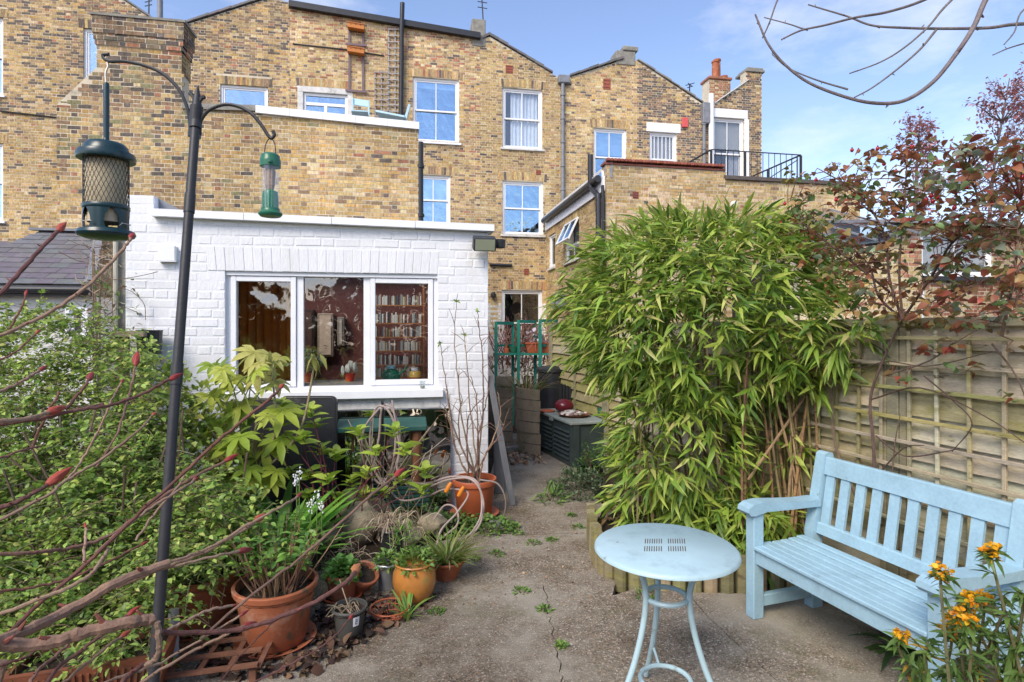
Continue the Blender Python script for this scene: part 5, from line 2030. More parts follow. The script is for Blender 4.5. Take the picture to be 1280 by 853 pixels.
# ------------------------------------------------------------------ pots
def pot(name, label, cat, px, py, d, rt, rb, h, m='terracotta', rim=0.035, saucer=None, soil=True, group=None, belly=None, tilt=None, wall=0.012, sm=None):
    g_ = cw((px - HX) / FPX * d, d)
    z0 = 0.0 if saucer is None else 0.018
    t = thing(name, label, cat, (g_.x, g_.y, 0.0), group)
    ax = tilt
    mb = MB()
    if belly:
        prof = [(0.001, z0 + 0.001), (rb, z0 + 0.001), (belly * 0.9, z0 + h * 0.25), (belly, z0 + h * 0.5), (belly * 0.97, z0 + h * 0.72), (rt * 0.94, z0 + h * 0.88), (rt * 0.93, z0 + h * 0.92), (rt * 1.03, z0 + h * 0.97), (rt * 1.0, z0 + h), (rt * 0.9, z0 + h * 0.99), (rt * 0.84, z0 + h * 0.86)]
    else:
        rr = rb + (rt - rb) * (1 - rim / h)
        prof = [(0.001, z0 + 0.001), (rb * 0.97, z0 + 0.001), (rb, z0 + 0.006), (rr * 0.985, z0 + h - rim), (rr + 0.010, z0 + h - rim + 0.003), (rt + 0.008, z0 + h - 0.006), (rt + 0.004, z0 + h), (rt - wall + 0.002, z0 + h - 0.001), (rt - wall - 0.002, z0 + h * 0.82)]
        if rim <= 0.006:
            prof = [(0.001, z0 + 0.001), (rb, z0 + 0.001), (rt, z0 + h), (rt - wall, z0 + h - 0.001), (rt - wall - 0.003, z0 + h * 0.8)]
    if tilt is not None:
        prof = [(r, z - 0) for r, z in prof]
    mb.lathe(prof, (g_.x, g_.y, 0), 32, ax=ax)
    b = part('pot_body', mb, MT[m], t, smooth=True)
    if soil:
        mb = MB()
        rs = prof[-1][0] + 0.006
        n = 18
        V = [Vector((0, 0, z0 + h * 0.86))]
        for k in range(n):
            a = 2 * math.pi * k / n
            V.append(Vector((rs * math.cos(a), rs * math.sin(a), z0 + h * 0.83 + rnd.uniform(-0.004, 0.006))))
        if ax is not None:
            V = [ax @ v for v in V]
        V = [v + g_ for v in V]
        mb.add(V, [(0, 1 + k, 1 + (k + 1) % n) for k in range(n)])
        part('compost', mb, MT['soil'], t)
    if saucer:
        mb = MB()
        mb.lathe([(0.001, 0.001), (saucer * 0.86, 0.001), (saucer, 0.03), (saucer + 0.004, 0.032), (saucer - 0.012, 0.03), (saucer * 0.82, 0.014), (0.001, 0.0135)], (g_.x, g_.y, 0), 32)
        part('saucer', mb, MT[sm or m], t, smooth=True)
    return t, Vector((g_.x, g_.y, z0 + h * 0.86))


POT = {}
POT['big'] = pot('flower_pot', 'large terracotta pot with a saucer holding a twiggy green leaved hydrangea', 'flower pot', 345, 790, 3.02, 0.205, 0.15, 0.305, saucer=0.2)
POT['left'] = pot('flower_pot', 'wide terracotta pot half hidden under the shrub behind the rusty grid', 'flower pot', 252, 790, 3.18, 0.21, 0.16, 0.30, saucer=0.2)
POT['tilt'] = pot('flower_pot', 'medium terracotta pot on a red saucer with a low green seedling', 'flower pot', 428, 755, 3.50, 0.10, 0.075, 0.15, saucer=0.115, sm='orange_plastic')
POT['grey'] = pot('plastic_pot', 'grey plastic pot with a white label and dead stems', 'flower pot', 437, 790, 3.10, 0.088, 0.066, 0.155, m='pot_grey', rim=0.014, wall=0.004)
POT['orange'] = pot('glazed_pot', 'rounded orange glazed pot full of small green leaves', 'flower pot', 518, 757, 3.50, 0.118, 0.085, 0.235, m='glazed', belly=0.132)
POT['bucket'] = pot('metal_bucket', 'small galvanised bucket with green leaves beside the orange glazed pot', 'bucket', 484, 742, 3.66, 0.068, 0.052, 0.165, m='galv', rim=0.012, wall=0.003)
POT['black'] = pot('plastic_pot', 'tall black plastic pot with tangled dry stems behind the bucket', 'flower pot', 489, 700, 4.15, 0.088, 0.075, 0.21, m='black_plastic', rim=0.014, wall=0.004)
POT['bowl'] = pot('bowl_pot', 'terracotta bowl of straw coloured grass at the edge of the path', 'flower pot', 558, 722, 3.80, 0.125, 0.07, 0.13, rim=0.022)
POT['corner'] = pot('flower_pot', 'bright terracotta pot of bare twigs at the corner of the white wall', 'flower pot', 593, 640, 5.08, 0.19, 0.15, 0.31, m='orange_plastic', rim=0.05, saucer=0.215)
POT['side'] = pot('flower_pot', 'upright broken terracotta pot leaning among dry leaves behind the red saucer', 'flower pot', 447, 740, 3.62, 0.085, 0.06, 0.17, tilt=Matrix.Rotation(0.5, 3, 'X') @ Matrix.Rotation(0.3, 3, 'Y'))
# white label on the grey pot
g_ = POT['grey'][1]
mb = MB()
rl = 0.0815
V, F = [], []
for i in range(5):
    a = math.radians(-62 + i * 6) - YAW
    for z in (0.075, 0.125):
        r_ = 0.066 + (0.088 - 0.066) * z / 0.155 + 0.0015
        V.append((g_.x + r_ * math.cos(a), g_.y + r_ * math.sin(a), z))
for i in range(4):
    F.append((i * 2, i * 2 + 2, i * 2 + 3, i * 2 + 1))
mb.add(V, F, (0.75, 0.76, 0.78))
for z0, z1, a0, a1 in ((0.108, 0.114, -54, -46), (0.098, 0.103, -54, -46), (0.086, 0.091, -54, -46), (0.103, 0.108, -48, -46), (0.091, 0.098, -54, -52)):
    V = []
    for a, z in ((a0, z0), (a1, z0), (a1, z1), (a0, z1)):
        an = math.radians(a) - YAW
        r_ = 0.066 + (0.088 - 0.066) * z / 0.155 + 0.0022
        V.append((g_.x + r_ * math.cos(an), g_.y + r_ * math.sin(an), z))
    mb.add(V, [(0, 1, 2, 3)], (0.05, 0.06, 0.12))
part('label', mb, MT['plain'], POT['grey'][0])
# red netted dish
c_ = cw((487 - HX) / FPX * 3.28, 3.28)
dish = thing('net_basket', 'low red wire basket on the dead leaves beside the grey plastic pot', 'basket', (c_.x, c_.y, 0))
mb = MB()
for r_, z in ((0.075, 0.01), (0.098, 0.035), (0.108, 0.06)):
    mb.tube([(c_.x + r_ * math.cos(a), c_.y + r_ * math.sin(a), z) for a in [2 * math.pi * k / 24 for k in range(25)]], 0.004 if z > 0.05 else 0.0022, 6, cap=False)
for k in range(28):
    a = 2 * math.pi * k / 28
    mb.tube([(c_.x + r_ * math.cos(a + t), c_.y + r_ * math.sin(a + t), z) for r_, z, t in ((0.02, 0.006, 0), (0.075, 0.01, .05), (0.098, 0.035, .1), (0.108, 0.06, .14))], 0.0016, 4, cap=False)
part('basket', mb, MT['orange_plastic'], dish)
# trough at the bottom left and the rusty grid
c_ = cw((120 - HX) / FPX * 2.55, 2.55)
tr = thing('planter_trough', 'ribbed terracotta trough darkened for the shade under the bare red stems, bottom left', 'planter', (c_.x, c_.y, 0))
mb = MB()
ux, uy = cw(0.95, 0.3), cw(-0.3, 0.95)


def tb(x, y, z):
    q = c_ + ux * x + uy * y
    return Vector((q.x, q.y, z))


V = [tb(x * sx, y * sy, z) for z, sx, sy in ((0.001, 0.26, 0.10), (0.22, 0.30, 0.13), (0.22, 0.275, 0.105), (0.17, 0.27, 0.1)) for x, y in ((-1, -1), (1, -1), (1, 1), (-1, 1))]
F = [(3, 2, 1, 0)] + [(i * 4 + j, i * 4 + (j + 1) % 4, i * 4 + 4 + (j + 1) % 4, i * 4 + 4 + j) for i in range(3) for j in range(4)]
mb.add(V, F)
part('trough_body', mb, MT['shaded_terracotta'], tr)
mb = MB()
for k in range(22):
    x = -0.26 + k * 0.0248
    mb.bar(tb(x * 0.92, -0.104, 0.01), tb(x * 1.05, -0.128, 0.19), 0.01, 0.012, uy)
part('ribs', mb, MT['shaded_terracotta'], tr)
mb = MB()
mb.add([tb(-0.27, -0.1, 0.19), tb(0.27, -0.1, 0.19), tb(0.27, 0.1, 0.2), tb(-0.27, 0.1, 0.19)], [(0, 1, 2, 3)])
part('compost', mb, MT['soil'], tr)
gr = thing('iron_grid', 'rusty iron lattice grid lying on the ground before the wide terracotta pot', 'grid', gnd(262, 825, 0.0))
ga, gb = gnd(300, 795, 0), gnd(188, 850, 0)
gu = (gnd(318, 800) - gnd(205, 812)) * 0.5
gc = gnd(262, 822)
gux, guy = cw(0.27, 0.03), cw(-0.07, 0.25)


def G3(x, y, z):
    q = gc + gux * x + guy * y
    return Vector((q.x, q.y, z + 0.02 * x))


for k in range(5):
    y = -1 + k * 0.5
    mb = MB()
    mb.bar(G3(-1, y, 0.075), G3(1, y, 0.075), 0.028, 0.012)
    part('grid_bar', mb, MT['rust'], gr)
for k in range(5):
    x = -1 + k * 0.5
    mb = MB()
    mb.bar(G3(x, -1, 0.062), G3(x + 0.25, 1, 0.062), 0.024, 0.010)
    part('cross_bar', mb, MT['rust'], gr)
for x, y in ((-0.9, -0.9), (0.9, -0.9), (0.95, 0.95), (-0.85, 0.95)):
    mb = MB()
    p = G3(x, y, 0.0)
    mb.box((p.x - 0.015, p.y - 0.015, 0.0), (p.x + 0.015, p.y + 0.015, 0.06))
    part('foot', mb, MT['rust'], gr)
# white pipe post
mb = MB()
p = cw((217 - HX) / FPX * 2.82, 2.82)
mb.tube([(p.x, p.y, 0.0), (p.x, p.y, 0.27)], 0.024, 14, (0.42, 0.43, 0.45))
single('pipe_stub', mb, MT['plain'], 'short pale grey plastic pipe standing upright by the rusty grid', 'pipe', smooth=True)

# rocks
for i, (px, py, d, rx, rz, lab) in enumerate(((448, 655, 4.35, 0.16, 0.17, 'tall mossy rock stacked behind the dry tangle of stems'), (440, 632, 4.5, 0.12, 0.14, 'brown rock on top of the rockery heap'), (500, 668, 4.3, 0.15, 0.10, 'low tan rock between the hose and the black pot'),
                                             (540, 655, 4.6, 0.12, 0.085, 'smooth pale boulder under the trailing hose loops'), (405, 668, 4.3, 0.14, 0.10, 'dark rock at the left of the rockery'), (470, 640, 4.7, 0.12, 0.1, 'small rock leaning at the foot of the added bird table'))):
    c_ = cw((px - HX) / FPX * d, d)
    z = EYE + (HY - py) / FPX * d
    mb = MB()
    mb.blob((c_.x, c_.y, max(rz * 0.55, z)), rx, rx * 0.8, rz, 11, 7, 0.16, seed=i)
    single('rock', mb, MT['rock'], lab, 'rock', 'rockery stones', smooth=True)
mb = MB()
p = gnd(620, 660)
mb.box((p.x - 0.055, p.y - 0.03, 0.0), (p.x + 0.055, p.y + 0.03, 0.06), bev=0.006)
single('brick_block', mb, MT['grey_stone'], 'small grey stone block in front of the corner pot', 'block')
# glass jar by the bamboo
p = gnd(768, 655)
jar = thing('glass_jar', 'dirty glass jar on its base at the left foot of the bamboo', 'jar', p)
mb = MB()
mb.lathe([(0.0, 0.003), (0.085, 0.003), (0.09, 0.02), (0.09, 0.10), (0.06, 0.125), (0.06, 0.145)], p, 20)
part('jar_glass', mb, MT['clear'], jar, smooth=True)
mb = MB()
mb.lathe([(0.0, 0.008), (0.082, 0.008), (0.082, 0.05), (0.0, 0.055)], p, 16, (0.2, 0.2, 0.17))
part('rainwater', mb, MT['gloss'], jar, smooth=True)

# ------------------------------------------------------------------ hose
def hp(x, y, d):
    return at(x, y, d)


hose = thing('garden_hose', 'pinkish grey garden hose coiled on a stake with loops trailing to the corner pot', 'hose', gnd(480, 640))
DH = 4.75
mb = MB()
coil = [(473, 512, 0.0), (456, 535, .02), (452, 565, .04), (462, 590, .04), (476, 605, .03), (488, 590, 0), (494, 560, 0), (493, 530, 0), (482, 510, .0), (470, 511, .03), (463, 540, .05), (464, 570, .05), (472, 595, .05), (487, 597, .02), (498, 570, .01), (499, 535, .01), (487, 508, .01), (477, 512, .02), (474, 545, .03), (468, 580, .0), (475, 600, -.05), (488, 615, -.1)]
mb.tube(spline([hp(x, y, DH + dz) for x, y, dz in coil], 6), 0.0092, 8)
part('coil', mb, MT['hose'], hose, smooth=True)
for pts in ([(490, 500, 4.75), (499, 560, 4.7), (497, 590, 4.65), (520, 612, 4.5), (560, 600, 4.4), (590, 600, 4.3), (604, 625, 4.25), (600, 655, 4.2), (580, 678, 4.05), (562, 690, 3.95)],
            [(498, 598, 4.6), (530, 605, 4.5), (565, 596, 4.4), (596, 602, 4.35), (602, 640, 4.2), (588, 668, 4.05), (566, 690, 3.95)],
            [(478, 600, 4.7), (500, 625, 4.5), (535, 620, 4.5), (556, 612, 4.4), (585, 616, 4.35), (572, 640, 4.3), (552, 662, 4.2), (545, 685, 4.05)],
            [(600, 600, 4.7), (622, 605, 4.75), (632, 625, 4.8), (630, 648, 4.9)],
            [(542, 650, 4.45), (556, 632, 4.45), (570, 636, 4.4), (572, 655, 4.3), (556, 670, 4.2)]):
    mb = MB()
    mb.tube(spline([hp(*p) for p in pts], 6), 0.0074, 8)
    part('hose_loop', mb, MT['hose'], hose, smooth=True)
for x, y in ((575, 617), (559, 612)):
    mb = MB()
    a = hp(x, y, 4.33)
    mb.tube([a + Vector((0.03, 0, 0.05)), a + Vector((0.012, 0, 0.02)), a + Vector((-0.012, 0, -0.02))], [0.013, 0.019, 0.015], 10, (0.62, 0.20, 0.02))
    part('hose_connector', mb, MT['gloss'], hose, smooth=True)
mb = MB()
p = hp(478, 505, 4.82)
mb.tube([(p.x, p.y, 0), (p.x, p.y, p.z + 0.02), (p.x, p.y - 0.09, p.z + 0.03)], 0.012, 7)
part('stake', mb, MT['black_iron'], hose)

# ------------------------------------------------------------------ things along the white wall
a, b = onY(148, 417, YW - 0.22), onY(186, 417, YW - 0.22)
mb = MB()
mb.box((a.x, YW - 0.32, a.z - 0.025), (b.x, YW - 0.06, a.z + 0.02), (0.3, 0.27, 0.2))
lg = thing('timber_ledge', 'weathered timber ledge by the left end of the white wall above the shrub', 'ledge', (a.x, YW - 0.2, 0))
part('board', mb, MT['old_wood'], lg)
mb = MB()
for x_ in (a.x + 0.03, b.x - 0.03):
    mb.box((x_ - 0.03, YW - 0.22, -0.05), (x_ + 0.03, YW - 0.16, a.z - 0.027))
part('post', mb, MT['old_wood'], lg)
p = onY(187, 440, YW - 0.16)
mb = MB()
mb.lathe([(0.085, 0.0), (0.095, 0.19), (0.10, 0.2), (0.09, 0.2), (0.08, 0.03)], (p.x, p.y, p.z - 0.02), 16)
single('black_tub', mb, MT['black_plastic'], 'black plastic tub hung on the white wall beside the timber ledge', 'tub')
# old pane leaning under the window sill, solid bird table added in place of its reflection
pa, pb = onY(420, 560, YW - 0.05), onY(563, 560, YW - 0.05)
mir = thing('old_window_pane', 'large old glass pane reflecting the garden, leaning below the white window sill', 'pane', ((pa.x + pb.x) / 2, YW - 0.06, 0))
zt_ = onY(490, 512, YW - 0.03).z
mb = MB()
mb.prism([(pa.x, YW - 0.10, 0.02), (pb.x, YW - 0.10, 0.02), (pb.x, YW - 0.035, zt_), (pa.x, YW - 0.035, zt_)], (0, -0.006, 0))
part('glass', mb, MT['mirror'], mir)
mb = MB()
mb.prism([(pa.x + 0.01, YW - 0.085, 0.02), (pb.x - 0.01, YW - 0.085, 0.02), (pb.x - 0.01, YW - 0.022, zt_ - 0.01), (pa.x + 0.01, YW - 0.022, zt_ - 0.01)], (0, 0.004, 0), (0.05, 0.06, 0.045))
part('backing', mb, MT['plain'], mir)
bt = thing('bird_table_stand_in', 'solid bird table added in place of the green roofed reflection in the old pane', 'bird table', at(515, 600, 5.0))
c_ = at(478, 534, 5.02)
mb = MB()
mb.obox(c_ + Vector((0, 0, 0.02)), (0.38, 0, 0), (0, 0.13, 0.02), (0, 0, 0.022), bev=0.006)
part('roof', mb, MT['reflected_teal'], bt)
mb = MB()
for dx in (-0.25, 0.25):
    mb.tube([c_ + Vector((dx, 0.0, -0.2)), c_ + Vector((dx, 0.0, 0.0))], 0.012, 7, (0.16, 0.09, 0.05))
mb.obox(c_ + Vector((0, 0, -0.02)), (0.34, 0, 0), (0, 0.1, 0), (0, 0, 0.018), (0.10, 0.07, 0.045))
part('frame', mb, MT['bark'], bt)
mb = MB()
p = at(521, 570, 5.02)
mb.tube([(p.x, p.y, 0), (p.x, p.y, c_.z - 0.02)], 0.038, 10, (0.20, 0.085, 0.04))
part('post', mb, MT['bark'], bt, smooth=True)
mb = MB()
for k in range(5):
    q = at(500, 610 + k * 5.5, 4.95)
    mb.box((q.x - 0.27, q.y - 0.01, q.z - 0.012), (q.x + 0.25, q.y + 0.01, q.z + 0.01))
part('slatted_base', mb, MT['reflected_teal'], bt)
# folded black table
ft = thing('folded_table', 'folded black plastic table with two rounded leaves leaning on the white wall', 'table', at(358, 610, 4.75))


def rpanel(mb, x0, y0, x1, y1, d, r, th, leanv):
    o = at((x0 + x1) / 2, y1, d)
    ux = (at(x1, y1, d) - at(x0, y1, d)) / 2
    ux.z = 0
    h = at(x0, y0, d).z - o.z
    uz_ = Vector((0, leanv, h)).normalized()
    hw = ux.length
    ux.normalize()
    pts = []
    for cx, cy, a0 in ((hw - r, h - r, 0), (-hw + r, h - r, 90), (-hw + r, r, 180), (hw - r, r, 270)):
        for k in range(5):
            a = math.radians(a0 + k * 22.5)
            pts.append(o + ux * (cx + r * math.cos(a)) + uz_ * (cy + r * math.sin(a)))
    mb.prism(pts[::-1], uz_.cross(ux) * th)
    return o, ux, uz_, hw, h


for (x0, y0, x1, y1, d) in ((296, 499, 349, 645, 4.78), (347, 496, 419, 645, 4.72)):
    mb = MB()
    o, ux, uz_, hw, h = rpanel(mb, x0, y0, x1, y1, d, 0.05, 0.03, 0.12)
    lf = part('table_leaf', mb, MT['black_plastic'], ft)
    mb = MB()
    nn = uz_.cross(ux).normalized()
    if nn.y > 0:
        nn = -nn
    P = []
    for cx, cy, a0 in ((hw - .06, h - .06, 0), (-hw + .06, h - .06, 90), (-hw + .06, .06, 180), (hw - .06, .06, 270)):
        for k in range(4):
            a = math.radians(a0 + k * 30)
            P.append(o + ux * (cx + .045 * math.cos(a)) + uz_ * (cy + .045 * math.sin(a)) + nn * (0.031 if nn.dot(uz_.cross(ux)) > 0 else 0.002))
    mb.tube(P + [P[0]], 0.004, 5, cap=False)
    part('edge_bead', mb, MT['black_plastic'], lf)
# grey planks leaning at the corner
mb = MB()
a, b = gnd(641, 632), at(612, 470, 5.5)
mb.bar(a + Vector((0, 0, 0.0)), b, 0.058, 0.025, (0, -1, 0), bev=0.004)
pk = single('grey_plank', mb, MT['grey_wood'], 'long grey painted plank leaning against the corner of the white wall', 'plank', 'grey planks')
mb = MB()
p = at(625, 600, 5.75)
mb.box((p.x - 0.06, p.y - 0.02, 0), (p.x + 0.045, p.y + 0.02, at(625, 545, 5.75).z), bev=0.004)
single('grey_plank', mb, MT['grey_wood'], 'short upright grey plank behind the long leaning one', 'plank', 'grey planks')
# glass of rainwater on the sill
p = onY(528, 485, YW - 0.05)
mb = MB()
mb.lathe([(0.025, 0.0), (0.034, 0.075), (0.032, 0.075), (0.024, 0.004)], (p.x, p.y, zs + 0.001), 14)
tg = thing('drinking_glass', 'small clear drinking glass at the right end of the white window sill', 'glass', (p.x, p.y, zs))
part('glass_body', mb, MT['clear'], tg, smooth=True)
mb = MB()
mb.lathe([(0.0, 0.006), (0.023, 0.006), (0.027, 0.03), (0.0, 0.03)], (p.x, p.y, zs + 0.001), 12, (0.6, 0.6, 0.55))
part('contents', mb, MT['gloss'], tg)

# ------------------------------------------------------------------ in the room behind the window
YI = YW + 0.14
zi = zs + 0.045
mb = MB()
mb.box((u0 + 0.01, YI, zi - 0.03), (u1 - 0.01, YI + 0.42, zi), (0.30, 0.28, 0.25))
single('inner_shelf', mb, MT['plain'], 'deep inner window shelf behind the three panes', 'shelf')


def inpot(label, px, r, h, col, Yo=0.2):
    q = onY(px, 470, YI + Yo)
    t = thing('house_plant', label, 'house plant', (q.x, q.y, zi))
    mb = MB()
    mb.lathe([(0.0, 0.001), (r * 0.75, 0.001), (r, h), (r * 1.08, h), (r * 1.08, h * 0.8), (r * 1.08, h), (r * 0.9, h), (0.0, h * 0.9)], (q.x, q.y, zi), 16, col)
    part('pot', mb, MT['plain'], t, smooth=True)
    return t, Vector((q.x, q.y, zi + h))


t, p = inpot('white furry cactus in a red pot behind the middle pane', 437, 0.05, 0.075, (0.6, 0.05, 0.02))
mb = MB()
for k in range(13):
    a = rnd.uniform(0, 6.28)
    r_ = rnd.uniform(0.01, 0.075)
    c2 = p + Vector((r_ * math.cos(a), r_ * math.sin(a), 0.035 + (0.075 - r_) * 0.7 + rnd.uniform(-.01, .02)))
    mb.blob(c2, 0.017, 0.014, 0.042, 7, 5, 0.08, (0.55, 0.58, 0.5), seed=k)
part('cactus_pads', mb, MT['plain'], t, smooth=True)
t, p = inpot('bushy jade plant in a red pot at the left mullion behind the window', 384, 0.045, 0.085, (0.55, 0.09, 0.03))
n = 170
pos = nrs.normal(0, 1, (n, 3)) * np.array([0.085, 0.06, 0.055]) + np.array([p.x, p.y, p.z + 0.14])
dr = nrs.normal(0, 1, (n, 3))
leaves(t, ROUND, pos, dr, nrs.uniform(0.03, 0.045, n), pal(n, [(0.30, 0.42, 0.26), (0.42, 0.52, 0.36), (0.2, 0.32, 0.17)]), MT['leaf'], nsep=40)
mb = MB()
for k in range(7):
    mb.tube([p, p + Vector((rnd.uniform(-.07, .07), rnd.uniform(-.05, .05), rnd.uniform(0.08, 0.16)))], 0.006, 5, (0.2, 0.16, 0.08))
part('stem', mb, MT['bark'], t)
t, p = inpot('drooping yellow brown fern in a bowl behind the left pane', 335, 0.08, 0.06, (0.2, 0.16, 0.06), 0.25)
n = 190
pos, dr = [], []
for k in range(16):
    a = rnd.uniform(0, 6.28)
    L_ = rnd.uniform(0.15, 0.3)
    for j in range(12):
        q = (j + 1) / 12
        pos.append((p.x + math.cos(a) * L_ * 0.55 * q, p.y + math.sin(a) * L_ * 0.45 * q, p.z + L_ * (1.5 * q - 1.1 * q * q)))
        dr.append((math.cos(a) + rnd.uniform(-1, 1), math.sin(a) + rnd.uniform(-1, 1), -0.5))
n = len(pos)
leaves(t, LANCE, np.array(pos), np.array(dr), nrs.uniform(0.05, 0.08, n), pal(n, [(0.42, 0.32, 0.05), (0.5, 0.34, 0.08), (0.25, 0.26, 0.06)]), MT['leaf'], nsep=30)
# green kettle, jar, books
q = onY(489, 470, YI + 0.16)
kt = thing('watering_can', 'shiny green rounded watering can behind the right pane', 'watering can', (q.x, q.y, zi))
mb = MB()
mb.lathe([(0.0, 0.001), (0.075, 0.001), (0.088, 0.03), (0.085, 0.07), (0.06, 0.105), (0.03, 0.12), (0.0, 0.122)], (q.x, q.y, zi), 20, (0.015, 0.17, 0.09))
part('body', mb, MT['gloss'], kt, smooth=True)
mb = MB()
mb.tube([(q.x + 0.06, q.y - 0.02, zi + 0.05), (q.x + 0.12, q.y - 0.03, zi + 0.10), (q.x + 0.15, q.y - 0.04, zi + 0.15)], [0.016, 0.01, 0.008], 8, (0.015, 0.17, 0.09))
part('spout', mb, MT['gloss'], kt, smooth=True)
mb = MB()
mb.lathe([(0.045, 0.121), (0.05, 0.15), (0.044, 0.152)], (q.x, q.y, zi), 16, (0.25, 0.5, 0.55))
part('lid', mb, MT['gloss'], kt, smooth=True)
q = onY(519, 470, YI + 0.16)
jr = thing('honey_jar', 'round jar banded in yellow and red behind the right pane', 'jar', (q.x, q.y, zi))
mb = MB()
mb.lathe([(0.0, 0.001), (0.05, 0.001), (0.062, 0.02), (0.063, 0.035)], (q.x, q.y, zi), 18, (0.35, 0.06, 0.03))
mb.lathe([(0.063, 0.036), (0.06, 0.08), (0.045, 0.095)], (q.x, q.y, zi), 18, (0.5, 0.33, 0.07))
part('jar_body', mb, MT['gloss'], jr, smooth=True)
mb = MB()
mb.lathe([(0.036, 0.096), (0.038, 0.125), (0.0, 0.127)], (q.x, q.y, zi), 18, (0.5, 0.55, 0.6))
part('jar_lid', mb, MT['gloss'], jr, smooth=True)
YB_ = 7.6
xb0, xb1 = onY(468, 420, YB_).x, onY(530, 420, YB_).x
shl = thing('bookcase', 'wooden wall rack of slim pale spines seen through the right pane', 'bookcase', ((xb0 + xb1) / 2, YB_, 0.4))
ys = [382, 404, 421, 438, 455, 470]
zz = [onY(500, y, YB_).z for y in ys]
mb = MB()
for x_ in (xb0, xb1):
    mb.box((x_ - 0.02, YB_ - 0.16, zz[-1] - 0.2), (x_ + 0.0, YB_, zz[0] + 0.25), (0.35, 0.15, 0.06))
part('side_panel', mb, MT['plain'], shl)
bv = []
for k in range(10):
    m_ = MB()
    m_.box((-0.0075, -0.07, 0), (0.0075, 0.07, 0.135), [(0.8, 0.8, 0.74), (0.7, 0.74, 0.68), (0.5, 0.56, 0.52), (0.06, 0.06, 0.07), (0.25, 0.08, 0.06), (0.2, 0.1, 0.08), (0.35, 0.3, 0.15), (0.36, 0.4, 0.4), (0.1, 0.12, 0.16), (0.6, 0.6, 0.56)][k])
    bv.append(m_.mesh('spine', MT['plain']))
for i, z in enumerate(zz):
    mb = MB()
    mb.box((xb0 + 0.001, YB_ - 0.155, z - 0.014), (xb1 - 0.021, YB_ - 0.005, z), (0.42, 0.19, 0.07))
    sh = part('shelf_board', mb, MT['plain'], shl)
    x_ = xb0 + 0.012
    while x_ < xb1 - 0.035:
        if rnd.random() > 0.04:
            o = piece('spine', rnd.choice(bv), (x_, YB_ - 0.08, z + 0.001), None, sca=(1, 1, rnd.uniform(0.72, 1.0)))
            o.parent = sh
        x_ += 0.0163
mb = MB()
P = []
xa, xb = onY(285, 400, 6.4).x, onY(364, 400, 6.4).x
V, F = [], []
for k in range(40):
    x_ = xa + (xb - xa) * k / 39
    y_ = 6.4 + 0.03 * math.sin(k * 1.3) + 0.015 * math.sin(k * 0.5)
    V += [(x_, y_, zf + 0.05), (x_, y_, zc_ - 0.1)]
for k in range(39):
    F.append((2 * k, 2 * k + 2, 2 * k + 3, 2 * k + 1))
mb.add(V, F, (0.80, 0.30, 0.045))
mb.add([(x, y + 0.012, z) for x, y, z in V], [f[::-1] for f in F], (0.80, 0.30, 0.045))
single('curtain', mb, MT['cloth'], 'burnt orange curtain hanging inside behind the left pane', 'curtain')

# ------------------------------------------------------------------ the passage behind the corner
bc = gnd(715, 585)
bl_ = (gnd(668, 559) - bc)
bl_.z = 0
LB = 1.15
bl_.normalize()
br_ = Vector((bl_.y, -bl_.x, 0))
sb = thing('storage_box', 'dark green louvred garden storage box with a pale lid beside the bamboo', 'storage box', bc + bl_ * LB / 2 + br_ * 0.3)
HB = 0.50


def S3(l, r, z):
    q = bc + bl_ * l + br_ * r
    return Vector((q.x, q.y, z))


mb = MB()
mb.obox(S3(LB / 2, 0.3, HB / 2), bl_ * (LB / 2 - 0.012), br_ * 0.285, Vector((0, 0, HB / 2 - 0.012)))
part('box_body', mb, MT['box_green'], sb)
mb = MB()
for l0, l1 in ((0.0, 0.075), (LB / 2 - 0.035, LB / 2 + 0.035), (LB - 0.075, LB)):
    mb.obox(S3((l0 + l1) / 2, 0.012, HB / 2), bl_ * (l1 - l0) / 2, br_ * 0.016, Vector((0, 0, HB / 2 - 0.002)), bev=0.004)
mb.obox(S3(LB / 2, 0.0135, HB - 0.045), bl_ * (LB / 2 - 0.001), br_ * 0.012, Vector((0, 0, 0.04)))
mb.obox(S3(LB / 2, 0.0135, 0.03), bl_ * (LB / 2 - 0.001), br_ * 0.012, Vector((0, 0, 0.028)))
part('corner_frame', mb, MT['box_green'], sb)
for l0, l1 in ((0.08, LB / 2 - 0.04), (LB / 2 + 0.04, LB - 0.08)):
    for k in range(7):
        mb = MB()
        z = 0.075 + k * 0.053
        mb.obox(S3((l0 + l1) / 2, 0.008, z + 0.022), bl_ * (l1 - l0) / 2, br_ * 0.006, Vector((0, 0, 0.021)) + br_ * 0.018)
        part('louvre', mb, MT['box_green'], sb)
for r0 in (0.05, 0.55):
    mb = MB()
    mb.obox(S3(-0.002, r0, HB / 2), bl_ * 0.012, br_ * 0.04, Vector((0, 0, HB / 2 - 0.003)))
    part('end_post', mb, MT['box_green'], sb)
mb = MB()
mb.obox(S3(LB / 2, 0.3, HB + 0.018), bl_ * (LB / 2 + 0.02), br_ * 0.325, Vector((0, 0, 0.018)), bev=0.008)
part('lid', mb, MT['box_lid'], sb)
mb = MB()
mb.obox(S3(LB / 2, -0.028, HB - 0.01), bl_ * 0.05, br_ * 0.008, Vector((0, 0, 0.016)))
part('latch', mb, MT['box_lid'], sb)
zl = HB + 0.037
p = S3(0.42, 0.22, zl)
tray = thing('clay_dish', 'round brown clay dish heaped with pale pebbles on the storage box', 'dish', p)
mb = MB()
mb.lathe([(0.0, 0.002), (0.15, 0.002), (0.2, 0.03), (0.205, 0.034), (0.19, 0.032), (0.14, 0.012), (0.0, 0.012)], p, 28, (0.22, 0.08, 0.045))
part('dish', mb, MT['plain'], tray, smooth=True)
